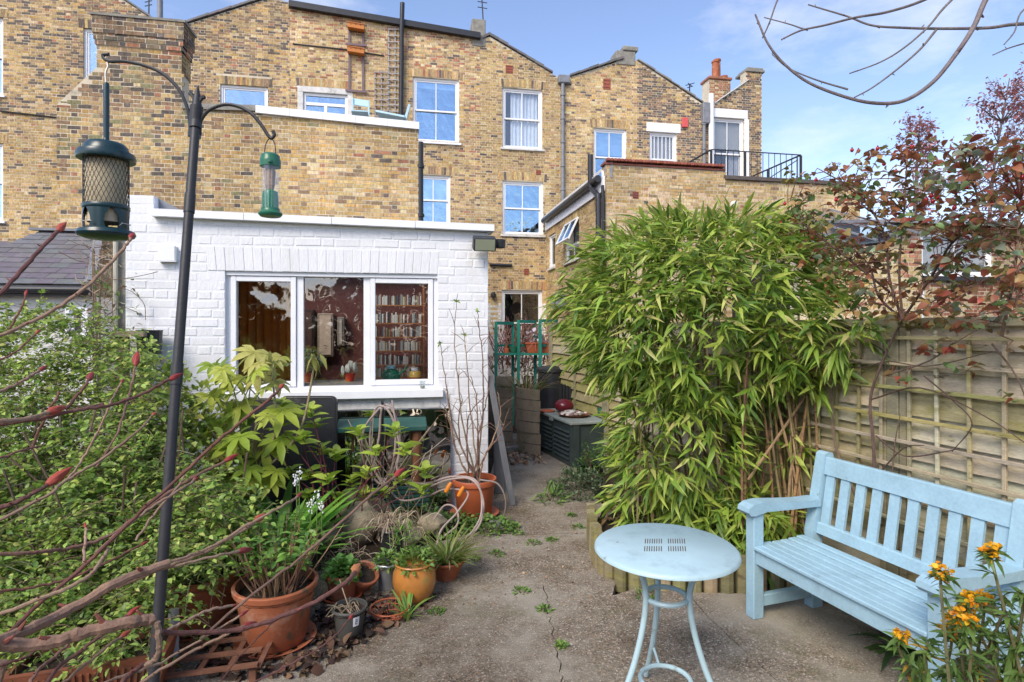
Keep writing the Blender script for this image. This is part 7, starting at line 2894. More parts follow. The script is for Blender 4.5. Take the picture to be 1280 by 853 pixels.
# ---- copper leaved trees beyond the fence
def fine_tree(label, d, trunk, lim, n, cols, seed, sx):
    r_ = random.Random(seed)
    base = at(trunk[0][0], trunk[0][1], d)
    t = thing('copper_tree', label, 'tree', (base.x, base.y, 0), 'copper leaved trees beyond the fence')
    mb = MB()
    TP = spline([Vector((base.x, base.y, -0.1))] + [at(x, y, d) for x, y in trunk], 5)
    mb.tube(TP, [0.085 * (1 - 0.93 * k / len(TP)) for k in range(len(TP))], 8, (0.16, 0.13, 0.12))
    part('trunk', mb, MT['bark'], t, smooth=True)
    mb = MB()
    tips = []
    for _ in range(lim):
        k = int(len(TP) * (0.25 + 0.75 * r_.random() ** 0.8)) - 1
        a = TP[k]
        frac = k / len(TP)
        L_ = sx * (1.15 - frac) * r_.uniform(0.5, 1.0)
        an = r_.uniform(0, 6.28)
        o = Vector((math.cos(an), math.sin(an) * 0.7, r_.uniform(0.5, 1.2))).normalized()
        pts = [a, a + o * L_ * .5 + Vector((0, 0, -.03)), a + o * L_ + Vector((0, 0, .12 * L_))]
        mb.tube(pts, [0.016, 0.010, 0.004], 4, (0.17, 0.13, 0.12), cap=False)
        for _ in range(5):
            b = pts[1].lerp(pts[2], r_.random())
            o2 = (o + Vector((r_.uniform(-.9, .9), r_.uniform(-.9, .9), r_.uniform(-.3, .8)))).normalized() * r_.uniform(.15, .4) * sx * 0.6
            mb.tube([b, b + o2], [0.006, 0.002], 3, (0.18, 0.12, 0.11), cap=False)
            tips.append((b, b + o2))
    part('limbs', mb, MT['bark'], t, kind='stuff')
    P, D = [], []
    for _ in range(n):
        a, b = tips[r_.randrange(len(tips))]
        q = a.lerp(b, r_.uniform(0.1, 1.1))
        P.append((q.x + r_.gauss(0, .05), q.y + r_.gauss(0, .05), q.z + r_.gauss(0, .05)))
        D.append((r_.gauss(0, 1), r_.gauss(0, 1), r_.gauss(-.2, .6)))
    leaves(t, OVATE, P, D, nrs.uniform(0.055, 0.10, n), pal(n, cols), MT['leaf'], nsep=0, stuff='crown')


COP = [(0.46, 0.20, 0.20), (0.34, 0.14, 0.15), (0.55, 0.34, 0.34), (0.40, 0.13, 0.12), (0.26, 0.13, 0.13)]
fine_tree('slender copper leaved tree with an open crown at the right edge beyond the fence', 12.5, [(1235, 400), (1236, 330), (1240, 230), (1262, 98)], 110, 2600, COP, 3, 1.9)
fine_tree('lower copper leaved tree showing above the middle of the rose', 13.5, [(1142, 400), (1143, 290), (1146, 210), (1150, 148)], 60, 1700, COP, 5, 1.25)
fine_tree('copper leaved tree mostly out of the frame on the right', 11.5, [(1315, 400), (1312, 300), (1306, 180), (1300, 90)], 80, 2200, COP, 8, 1.6)

# ---- big mixed shrub on the left
shrub = thing('jasmine_shrub', 'large rambling green shrub of small leaves filling the left bed', 'shrub', cw(-2.4, 3.2))
poly = [(-60, 385), (60, 382), (110, 392), (150, 412), (185, 430), (208, 455), (218, 500), (230, 560), (262, 600), (300, 622), (325, 640), (315, 680), (268, 712), (220, 735), (195, 790), (150, 830), (-60, 850)]


def inpoly(x, y, P):
    c_ = False
    for (x0, y0), (x1, y1) in zip(P, P[1:] + P[:1]):
        if (y0 > y) != (y1 > y) and x < (x1 - x0) * (y - y0) / (y1 - y0) + x0:
            c_ = not c_
    return c_


def sd(x, y):
    return float(np.interp(y, [380, 450, 550, 650, 750, 830], [4.3, 4.0, 3.5, 3.05, 2.7, 2.5])) + 0.10 * math.sin(x * 0.045 + y * 0.02) + 0.08 * math.sin(y * 0.06 - x * 0.03)


pos, dr, sz, cl = [], [], [], []
JAS = [(0.25, 0.38, 0.075), (0.32, 0.46, 0.09), (0.14, 0.24, 0.05), (0.43, 0.53, 0.12), (0.52, 0.55, 0.16)]
mbs = MB()
nst = 0
while nst < 3400:
    x, y = U(-60, 330), U(375, 830)
    if not inpoly(x, y, poly):
        continue
    nst += 1
    dd = U(0, 1) ** 1.3 * 0.45
    d = sd(x, y) + dd
    b = np.array(at(x, y, d))
    o = np.array([U(-1, 1), U(-1, 0.4), U(-0.2, 0.9)])
    o /= np.linalg.norm(o)
    L_ = U(0.12, 0.34)
    P = [b + o * L_ * t + np.array([0, 0, -0.22 * (L_ * t) ** 2 / 0.1]) for t in (0, .25, .5, .75, 1)]
    if min(p[2] for p in P) < 0.02:
        continue
    mbs.tube(P, [0.0026, 0.0024, 0.002, 0.0016, 0.001], 3, jit3((0.13, 0.14, 0.06) if rnd.random() < .6 else (0.15, 0.10, 0.06), .2), cap=False)
    light = rnd.random()
    yl = 0.42 * (1 if y < 520 else 0.5)
    for k in range(rnd.randint(8, 15)):
        t = U(0.1, 1.0)
        p = P[0] * (1 - t) + P[-1] * t + np.array([0, 0, 0.02])
        pos.append(p + nrs.normal(0, 0.008, 3))
        dr.append(o * 0.5 + np.array([U(-1, 1), U(-1, 1), U(-.5, .5)]))
        sz.append(U(0.022, 0.047) * (1.0 if d > 3 else 0.85))
        q = rnd.random()
        c_ = JAS[4] if q < yl * 0.25 else JAS[3] if q < yl else rnd.choice(JAS[:3])
        cl.append(jit3(c_, .2))
leaves(shrub, OVATE, pos, dr, sz, cl, MT['leaf'], nsep=300, wid=np.full(len(pos), 1.1))
part('stem', mbs, MT['bark'], shrub, kind='stuff')
# long bare trailing stems at its left, and a few canes to the ground
mbs = MB()
for _ in range(170):
    x, y = U(-40, 200), U(490, 720)
    d = sd(x, y) + U(0.02, 0.3)
    a = at(x, y, d)
    o = Vector((U(0.5, 1) * rnd.choice([-1, 1]), U(-.3, .3), U(-0.35, 0.25))) * U(.25, .6)
    b = a + o
    b.z = max(b.z, 0.05)
    mbs.tube(spline([a, (a + b) / 2 + Vector((0, 0, .06)), b], 3), 0.0022, 3, jit3((0.15, 0.15, 0.09), .25), cap=False)
part('trailing_stem', mbs, MT['bark'], shrub, kind='stuff')
mbs = MB()
for _ in range(40):
    a = cw(U(-3.2, -1.9), U(2.9, 3.8), 0.0)
    b = a + Vector((U(-.4, .4), U(-.3, .3), U(.5, 1.2)))
    mbs.tube(spline([a, (a + b) / 2 + Vector((U(-.1, .1), 0, .1)), b], 3), 0.006, 5, jit3((0.14, 0.10, 0.07), .2))
part('cane', mbs, MT['bark'], shrub, kind='stuff')

# paler broad leaved shrub between the jasmine and the fatsia
YG = [(0.36, 0.43, 0.07), (0.46, 0.50, 0.10), (0.25, 0.35, 0.06), (0.16, 0.25, 0.05)]
t = mound('laurel_shrub', 'yellow green leaved shrub behind the feeder pole against the white wall', 'shrub', 243, 640, 4.12, 0.40, 1.36, 1300, YG, (0.055, 0.11), tmpl=OVATE, nsep=200, seedstems=9, base=0.02)
mound('laurel_shrub', 'mid green shrub tight against the left end of the white wall', 'shrub', 180, 640, 4.3, 0.34, 1.42, 900, [(0.13, 0.22, 0.04), (0.20, 0.30, 0.06), (0.08, 0.15, 0.03)], (0.035, 0.06), tmpl=OVATE, nsep=0, seedstems=8, base=0.02)

# ---- fatsia with large hand shaped leaves
fat = thing('fatsia', 'fatsia with large hand shaped yellow green leaves in front of the window corner', 'shrub', cw(-1.95, 4.2))
bs = cw((305 - HX) / FPX * 4.2, 4.2, 0.0)


def palm(n=7, w_=1.0):
    V, F = [], []
    for k in range(n):
        a = math.radians(-125 + 250 * k / (n - 1))
        L_ = 1.0 - 0.35 * abs(k - (n - 1) / 2) / ((n - 1) / 2)
        dx, dy = math.cos(a), math.sin(a)
        b = len(V)
        for t_, hw in ((0.0, 0.05), (0.3, 0.11 * w_), (0.6, 0.15 * w_), (0.82, 0.09), (1.0, 0.004)):
            z = -0.35 * (t_ * L_) ** 2
            for s_ in (1, 0, -1):
                V.append((dx * t_ * L_ - dy * hw * s_, dy * t_ * L_ + dx * hw * s_, z + (0.05 if s_ else 0) * (hw / 0.15)))
        for i in range(4):
            c_ = b + i * 3
            F += [(c_, c_ + 1, c_ + 4, c_ + 3), (c_ + 1, c_ + 2, c_ + 5, c_ + 4)]
    return np.array(V), F


PV = []
for c_ in ((0.38, 0.46, 0.055), (0.44, 0.49, 0.08), (0.29, 0.40, 0.05), (0.55, 0.52, 0.15)):
    PV.append(scatter_mesh('leaf', palm(), np.zeros((1, 3)), np.array([[1.0, 0, 0]]), [1.0], [c_], MT['leaf'], roll=np.zeros(1)))
FL = [(318, 440, 42, 3), (290, 470, 45, 1), (325, 470, 40, 3), (352, 512, 52, 0), (300, 505, 45, 1), (330, 560, 50, 1), (350, 548, 44, 2), (312, 585, 38, 2), (345, 588, 34, 0), (275, 530, 44, 0), (262, 495, 40, 1), (300, 545, 46, 2), (338, 445, 36, 3), (320, 420 + 35, 30, 3), (285, 560, 42, 0)] + [(rnd.randint(262, 352), rnd.randint(440, 610), rnd.randint(30, 44), rnd.randint(0, 3)) for _ in range(16)]
for i, (x, y, r, v) in enumerate(FL):
    d = U(3.95, 4.35)
    p = at(x, y, d)
    dirn = Vector((U(-.3, .5), -1.0, U(-0.75, -0.25)))
    R_ = frames(np.array([list(dirn)]), np.array([U(-.4, .4)]))[0]
    s_ = r * (0.8 if i < 15 else 0.62) * d / FPX
    o = bpy.data.objects.new('leaf', PV[v])
    COL.objects.link(o)
    setpar(o, fat)
    o.matrix_basis = Matrix([[*(R_[q] * s_), p[q]] for q in range(3)] + [[0, 0, 0, 1]])
    mb = MB()
    node = bs + Vector((U(-.12, .12), U(-.1, .1), max(0.25, p.z - U(.1, .3))))
    mb.tube(spline([node, (node + p) / 2 + Vector((0, 0, .05)), p], 4), 0.005, 5, (0.28, 0.33, 0.10))
    part('leaf_stalk', mb, MT['bark'], fat)
for x, y, n in ((395, 448, 7), (338, 447, 6)):
    P = at(x, y, 4.15)
    q_, D = [], []
    for k in range(n):
        q_.append(np.array(P) + nrs.normal(0, .025, 3))
        D.append((U(-.7, .7), U(-.7, .2), U(-1, -.3)))
    leaves(fat, LANCE, q_, D, nrs.uniform(.10, .15, n), pal(n, [(0.42, 0.42, 0.13), (0.36, 0.36, 0.10)]), MT['leaf'], nsep=n, wid=np.full(n, 1.7))
    mb = MB()
    mb.tube(spline([bs + Vector((0, 0, .5)), (bs + P) / 2 + Vector((.12, 0, .15)), P], 5), 0.008, 6, (0.32, 0.26, 0.15))
    part('stem', mb, MT['bark'], fat)
mb = MB()
for _ in range(5):
    e_ = bs + Vector((U(-.2, .2), U(-.12, .12), U(.7, 1.1)))
    mb.tube(spline([bs + Vector((U(-.05, .05), U(-.05, .05), -.02)), (bs + e_) / 2, e_], 3), 0.012, 6, (0.22, 0.18, 0.10))
part('stem', mb, MT['bark'], fat)

# ---- leafing hydrangea in front of the black table
hy = thing('leafing_shrub', 'shrub of dark red stems with fresh lime green leaf tufts before the black table', 'shrub', cw((430 - HX) / FPX * 4.3, 4.3))
base = cw((430 - HX) / FPX * 4.3, 4.3, 0.0)
pos, dr, sz, cl = [], [], [], []
tufts = [(352, 503), (388, 512), (345, 528), (376, 545), (402, 560), (345, 560), (420, 568), (448, 540), (492, 538), (470, 565), (500, 598), (530, 588), (440, 600), (385, 590), (360, 590), (410, 600), (458, 590), (480, 615), (525, 612), (455, 618), (395, 530), (368, 515), (505, 560), (424, 620), (385, 618)]
for x, y in tufts:
    d = 4.3 + U(-.2, .2)
    tip = at(x, y, d)
    mb = MB()
    b = base + Vector((U(-.15, .15), U(-.1, .1), 0))
    P = spline([b, b.lerp(tip, .5) + Vector((U(-.05, .05), 0, .06)), tip], 4)
    mb.tube(P, [0.0055 - 0.003 * k / len(P) for k in range(len(P))], 5, jit3((0.14, 0.035, 0.045), .2))
    part('stem', mb, MT['bark'], hy)
    for k in range(rnd.randint(8, 12)):
        a = k * 1.57 + U(-.4, .4)
        pos.append(np.array(tip) + np.array([0, 0, -0.03 * (k // 4)]))
        dr.append((math.cos(a), math.sin(a), U(.3, 1.1)))
        sz.append(U(0.075, 0.135))
        cl.append(jit3(rnd.choice([(0.38, 0.50, 0.06), (0.46, 0.56, 0.09), (0.30, 0.44, 0.06)]), .12))
leaves(hy, OVATE, pos, dr, sz, cl, MT['leaf'], nsep=300, roll=nrs.normal(0, .3, len(pos)))


# ---- strap leaved clumps
def clump(name, label, cat, px, d, z, n, L_, cols, spread=0.5, wid=1.0, tmpl=STRAP, rad=0.06, group=None, nsep=60, parent=None, c_=None, up=1.0):
    c_ = c_ or cw((px - HX) / FPX * d, d, z)
    t = parent or thing(name, label, cat, (c_.x, c_.y, z), group)
    a = nrs.uniform(0, 6.28, n)
    sp = nrs.uniform(0.05, spread, n)
    r_ = nrs.uniform(0, rad, n)
    P = np.c_[c_.x + r_ * np.cos(a), c_.y + r_ * np.sin(a), np.full(n, c_.z)]
    D = np.c_[sp * np.cos(a), sp * np.sin(a), np.full(n, up)]
    # bend over in the direction of growth: the template droops along its own -Z
    leaves(t, tmpl, P, D, nrs.uniform(L_[0], L_[1], n), pal(n, cols), MT['leaf'], nsep=nsep, wid=np.full(n, wid), roll=nrs.normal(0, .15, n))
    return t


cl_ = clump('bulb_clump', 'clump of upright green strap leaves with white flower spikes by the black table', 'plant', 342, 3.85, 0.02, 170, (0.34, 0.60), [(0.16, 0.36, 0.05), (0.22, 0.44, 0.08), (0.11, 0.26, 0.04)], spread=0.7, rad=0.17, wid=1.7)
for x, y, d in ((374, 592, 3.9), (371, 600, 3.9), (396, 622, 3.85), (402, 632, 3.85), (388, 632, 3.85)):
    mb = MB()
    p = at(x, y, d)
    for k in range(16):
        mb.blob(p + Vector((U(-.02, .02), U(-.02, .02), U(-.05, .04))), .006, .006, .007, 5, 4, .2, (0.75, 0.76, 0.78), seed=k)
    part('flower_spike', mb, MT['plain'], cl_)
    mb = MB()
    mb.tube([(p.x, p.y, 0), p], 0.004, 5, (0.15, 0.25, 0.06))
    part('flower_stalk', mb, MT['bark'], cl_)
clump('iris_clump', 'dark green strap leaves spreading under the blue bench', 'plant', 1128, 3.0, 0.0, 26, (0.22, 0.36), [(0.05, 0.11, 0.03), (0.08, 0.16, 0.04)], spread=2.6, rad=0.06, wid=1.5, up=0.55)

# ---- plants in the pots
t, g_ = POT['bowl']
clump('', '', '', 0, 0, 0, 190, (0.12, 0.26), [(0.36, 0.31, 0.16), (0.24, 0.27, 0.08), (0.16, 0.25, 0.05), (0.22, 0.30, 0.07)], spread=1.3, rad=0.09, wid=0.6, parent=t, c_=g_, nsep=60)
t, g_ = POT['orange']


def potgreens(P, n, rx, rz, cols, size, tmpl=OVATE, nsep=40, up=.4):
    t, g_ = P
    v = nrs.normal(0, 1, (n, 3))
    v /= np.linalg.norm(v, axis=1, keepdims=True)
    v[:, 2] = np.abs(v[:, 2])
    k = nrs.uniform(.3, 1, (n, 1)) ** .5
    Q = np.array(g_) + v * k * np.array([rx, rx, rz])
    leaves(t, tmpl, Q, v + nrs.normal(0, .6, (n, 3)) + np.array([0, 0, up]), nrs.uniform(size[0], size[1], n), pal(n, cols), MT['leaf'], nsep=nsep)


potgreens(POT['orange'], 330, .125, .11, G2, (.025, .04))
potgreens((POT['orange'][0], POT['orange'][1] + cw(-0.07, 0.03, 0.10)), 110, .08, .16, [(0.20, .34, .06), (.14, .26, .05)], (.035, .06), LANCE)
potgreens(POT['bucket'], 170, .085, .09, G2, (.022, .038))
potgreens(POT['tilt'], 190, .10, .10, [(0.12, .28, .05), (.18, .36, .08)], (.03, .05), ROUND)
potgreens(POT['left'], 260, .26, .25, G2, (.03, .05))
t, g_ = POT['big']
pos, dr, sz, cl = [], [], [], []
for k in range(110):
    a, r_ = U(0, 6.28), U(0.02, 0.13)
    b = g_ + Vector((r_ * math.cos(a), r_ * math.sin(a), -0.01))
    o = Vector((math.cos(a) * U(.1, .75), math.sin(a) * U(.1, .75), 1)) * U(.14, .36)
    mb = MB()
    P = spline([b, b + o * .5 + Vector((U(-.02, .02), U(-.02, .02), 0)), b + o], 3)
    mb.tube(P, [.0042, .004, .0038, .003, .0028, .002, .0015][:len(P)], 5, jit3(rnd.choice([(0.24, .13, .08), (.17, .10, .06), (.30, .20, .12)]), .2))
    part('twig', mb, MT['bark'], t)
    if k < 80:
        for j in range(rnd.randint(4, 8)):
            an = U(0, 6.28)
            pos.append(np.array(b + o * U(.6, 1.05)))
            dr.append((math.cos(an), math.sin(an), U(0, .8)))
            sz.append(U(.03, .06))
            cl.append(jit3(rnd.choice([(.17, .33, .06), (.24, .42, .08), (.12, .25, .05)]), .15))
leaves(t, OVATE, pos, dr, sz, cl, MT['leaf'], nsep=200)
t, g_ = POT['grey']
for k in range(16):
    a = U(0, 6.28)
    mb = MB()
    b = g_ + Vector((U(-.05, .05), U(-.05, .05), .0))
    mb.tube(spline([b, b + Vector((math.cos(a) * .04, math.sin(a) * .04, U(.01, .05))), b + Vector((math.cos(a) * .085, math.sin(a) * .085, U(-.01, .03)))], 3), .0025, 4, jit3((.28, .22, .15), .25))
    part('dead_stem', mb, MT['dry'], t)
mb = MB()
mb.tube([g_, g_ + Vector((-.03, -.01, .10)), g_ + Vector((-.05, -.01, .17))], .003, 5, (.55, .42, .26))
part('dead_stem', mb, MT['dry'], t)
clump('strap_plant', 'small tuft of yellow green strap leaves growing at the red wire basket', 'plant', 508, 3.25, 0.0, 16, (0.12, 0.20), [(.18, .33, .06), (.26, .38, .09)], spread=.9, rad=.02, wid=1.4)
# corner pot twigs
t, g_ = POT['corner']
tw = [[(590, 600), (580, 540), (572, 470), (568, 420), (571, 378)], [(594, 600), (602, 540), (604, 470), (600, 420), (597, 390)], [(588, 600), (566, 530), (556, 470), (550, 430)], [(596, 600), (612, 560), (625, 520), (622, 490)], [(592, 600), (590, 530), (583, 450), (580, 420)],
      [(586, 600), (570, 560), (560, 520), (553, 505)], [(597, 600), (606, 570), (624, 545), (630, 530)], [(590, 600), (584, 560), (586, 520), (606, 495)], [(594, 600), (598, 560), (596, 500), (588, 470)], [(588, 600), (575, 575), (566, 545), (560, 490)], [(592, 600), (597, 555), (608, 500), (611, 470)], [(585, 598), (577, 560), (574, 520), (578, 500)]]
tips = []
for i, pts in enumerate(tw):
    mb = MB()
    P = [at(x, y, 5.08 + U(-.08, .08) * min(1, (600 - y) / 60)) for x, y in pts]
    P = [g_ + Vector((U(-.08, .08), U(-.08, .08), -.03))] + P[1:]
    S = spline(P, 6)
    S = [s_ + Vector((U(-.006, .006), U(-.006, .006), 0)) for s_ in S]
    mb.tube(S, [.0085 * (1 - .7 * k / len(S)) for k in range(len(S))], 6, jit3(rnd.choice([(.20, .11, .08), (.27, .19, .13), (.14, .09, .07)]), .15))
    for _ in range(6):
        b = S[rnd.randrange(len(S) // 3, len(S))]
        o = Vector((U(-.12, .12), U(-.06, .06), U(-.02, .16)))
        mb.tube([b, b + o * .5 + Vector((0, 0, .01)), b + o], [.003, .0025, .0015], 4, jit3((.2, .13, .09), .2))
    part('stem', mb, MT['bark'], t)
    tips.append(S[-1])
for i in (0, 1, 2, 4):
    n = 6
    leaves(t, OVATE, [np.array(tips[i])] * n, nrs.normal(0, 1, (n, 3)) + np.array([0, 0, .9]), nrs.uniform(.03, .05, n), pal(n, [(.33, .42, .12), (.25, .36, .10)]), MT['leaf'], nsep=n)
# dry tangle round the rocks and black pot
def tangle(name, label, cat, n, boxp, col, r=.0028, L_=(.12, .35), par=None, dz=.10):
    mb = MB()
    for _ in range(n):
        x, y, d = U(*boxp[0]), U(*boxp[1]), U(*boxp[2])
        a = at(x, y, d)
        a.z = max(a.z, .02)
        an = U(0, 6.28)
        l = U(*L_)
        o = Vector((math.cos(an) * l, math.sin(an) * l * .6, U(-.12, .05)))
        b = a + o
        b.z = max(b.z, .015)
        mb.tube(spline([a, (a + b) / 2 + Vector((U(-.03, .03), 0, U(.02, dz))), b], 4), r * U(.5, 1.2), 3, jit3(rnd.choice(col), .2), cap=False)
    if par:
        return part(name, mb, MT['dry'], par, kind='stuff')
    o = part(name, mb, MT['dry'], None)
    o['kind'] = 'stuff'
    return o


STRAW = [(.40, .32, .22), (.30, .23, .16), (.46, .39, .29), (.24, .17, .12)]
tangle('dry_stems', '', '', 75, ((450, 530), (648, 668), (4.1, 4.3)), STRAW, r=.002, L_=(.05, .17), dz=.05)
tangle('dry_stems', '', '', 60, ((405, 460), (675, 720), (3.7, 4.1)), STRAW, r=.002, L_=(.05, .17), dz=.05)
tangle('dry_stems', '', '', 80, ((470, 505), (645, 665), (4.05, 4.2)), STRAW, r=.0025, L_=(.06, .16), par=POT['black'][0])
t = thing('dry_grass', 'pale wispy dry stalks standing round the hose coil', 'plant', cw((480 - HX) / FPX * 4.6, 4.6))
for k in range(22):
    mb = MB()
    x0, x1 = U(430, 540), U(430, 560)
    b = cw((x0 - HX) / FPX * 4.6, 4.6, 0.0)
    e_ = at(x1, U(520, 600), 4.6 + U(-.15, .15))
    mb.tube(spline([b, b.lerp(e_, .55) + Vector((U(-.04, .04), 0, .04)), e_], 4), .0028, 4, jit3(rnd.choice(STRAW), .2))
    part('stalk', mb, MT['dry'], t)
# leaf litter round the pots
n = 900
q = []
while len(q) < n:
    x, y = U(250, 545), U(735, 850)
    if y < 745 + (x < 400) * 20 or x > 560 - (y - 740) * 1.6:
        continue
    q.append(gnd(x, y, 0.0) + Vector((0, 0, U(.004, .028))))
P = np.array([list(v) for v in q])
me = scatter_mesh('leaf_litter', ROUND, P, np.c_[nrs.normal(0, 1, (n, 2)), nrs.normal(0, .3, n)], nrs.uniform(.025, .06, n), pal(n, [(.055, .035, .028), (.09, .05, .035), (.035, .026, .022), (.14, .085, .05)]), MT['dry'], roll=nrs.normal(0, .8, n))
o = bpy.data.objects.new('leaf_litter', me)
COL.objects.link(o)
o['kind'] = 'stuff'
n = 330
q = [cw(U(-.15, .38) , U(6.9, 8.0), 0.02) for _ in range(200)] + [gnd(U(560, 780), U(650, 760)) for _ in range(130)]
P = np.array([list(v) for v in q]) + np.array([0, 0, .006])
me = scatter_mesh('leaf_litter', ROUND, P, np.c_[nrs.normal(0, 1, (n, 2)), nrs.normal(0, .25, n)], np.r_[nrs.uniform(.03, .06, 200), nrs.uniform(.008, .022, 130)], pal(n, [(.30, .19, .11), (.22, .12, .07), (.38, .27, .17)]), MT['dry'])
o = bpy.data.objects.new('leaf_litter', me)
COL.objects.link(o)
o['kind'] = 'stuff'

# ---- staging plants, dead climber, grass tuft
t, g_ = tt, PT_STAGE
tangle('dry_stem', '', '', 60, ((655, 695), (405, 432), (9.45, 9.75)), [(.22, .10, .08), (.16, .09, .07), (.3, .16, .12)], r=.006, L_=(.1, .4), par=tt)
n = 42
leaves(tt, ROUND, np.array(g_) + nrs.normal(0, 1, (n, 3)) * np.array([.16, .06, .06]) + np.array([0, 0, .12]), nrs.normal(0, 1, (n, 3)), nrs.uniform(.05, .09, n), pal(n, [(.75, .73, .74), (.68, .6, .64)]), MT['leaf'], nsep=0, stuff='flowers')
t = thing('dry_shrub', 'reddish leafless shrub behind the green staging', 'shrub', at(640, 470, 10.2))
mb = MB()
for _ in range(150):
    a = at(U(615, 690), U(430, 470), 10.2 + U(-.3, .3))
    o = Vector((U(-.3, .3), U(-.2, .2), U(.1, .6)))
    mb.tube([a, a + o * .5 + Vector((U(-.05, .05), 0, 0)), a + o], [.009, .007, .003], 4, jit3((.24, .12, .10), .3), cap=False)
part('twigs', mb, MT['bark'], t, kind='stuff')
mb = MB()
for _ in range(6):
    a = at(U(620, 690), 470, 10.2)
    mb.tube([(a.x, a.y, 0), a], .02, 5, (.15, .09, .07))
part('stem', mb, MT['bark'], t)
n = 160
leaves(t, OVATE, [np.array(at(U(615, 690), U(405, 470), 10.2 + U(-.4, .3))) for _ in range(n)], nrs.normal(0, 1, (n, 3)), nrs.uniform(.05, .09, n), pal(n, [(.25, .09, .06), (.12, .17, .05), (.3, .15, .1)]), MT['leaf'], nsep=0)
t = thing('grass_tuft', 'tuft of green and straw coloured grass behind the bowed panel', 'grass', at(655, 475, 8.1))
clump('', '', '', 0, 0, 0, 90, (.22, .42), [(.36, .26, .13), (.16, .22, .06), (.42, .32, .18)], spread=1.3, rad=.22, wid=.5, parent=t, c_=at(657, 490, 8.15), nsep=0)
t = thing('dead_climber', 'tangled leafless climber hanging between the slate roof and the white wall', 'climber', cw((128 - HX) / FPX * 4.95, 4.95))
mb = MB()
for _ in range(150):
    x, y = U(108, 146), U(300, 420)
    a = at(x, y, 4.95 + U(-.12, .12))
    an = U(0, 6.28)
    o = Vector((math.cos(an), math.sin(an) * .5, U(-1, 1))) * U(.08, .22)
    mb.tube(spline([a, a + o * .5 + Vector((U(-.03, .03), 0, U(-.03, .03))), a + o], 3), U(.0015, .004), 3, jit3(rnd.choice([(.36, .28, .2), (.24, .16, .12), (.42, .36, .28)]), .2), cap=False)
part('tangle', mb, MT['dry'], t, kind='stuff')
mb = MB()
for _ in range(5):
    e_ = at(U(115, 142), U(300, 340), 4.95)
    b = cw((130 - HX) / FPX * 4.95, 4.95, 0)
    mb.tube(spline([b, b.lerp(e_, .5) + Vector((U(-.08, .08), 0, 0)), e_], 4), .008, 5, (.22, .16, .11))
for pts in ([(140, 350), (165, 347), (185, 343), (197, 340)], [(150, 360), (165, 365), (180, 380), (182, 400)], [(120, 405), (150, 385), (170, 390)]):
    mb.tube(spline([at(x, y, 4.86) for x, y in pts], 4), .003, 5, (.13, .09, .06))
part('stem', mb, MT['bark'], t)
n = 120
q = [np.array(at(U(100, 175), U(340, 430), 4.85 + U(-.1, .1))) for _ in range(n)]
leaves(t, OVATE, q, nrs.normal(0, 1, (n, 3)), nrs.uniform(.03, .055, n), pal(n, [(.12, .2, .05), (.2, .28, .08), (.16, .10, .06)]), MT['leaf'], nsep=0)

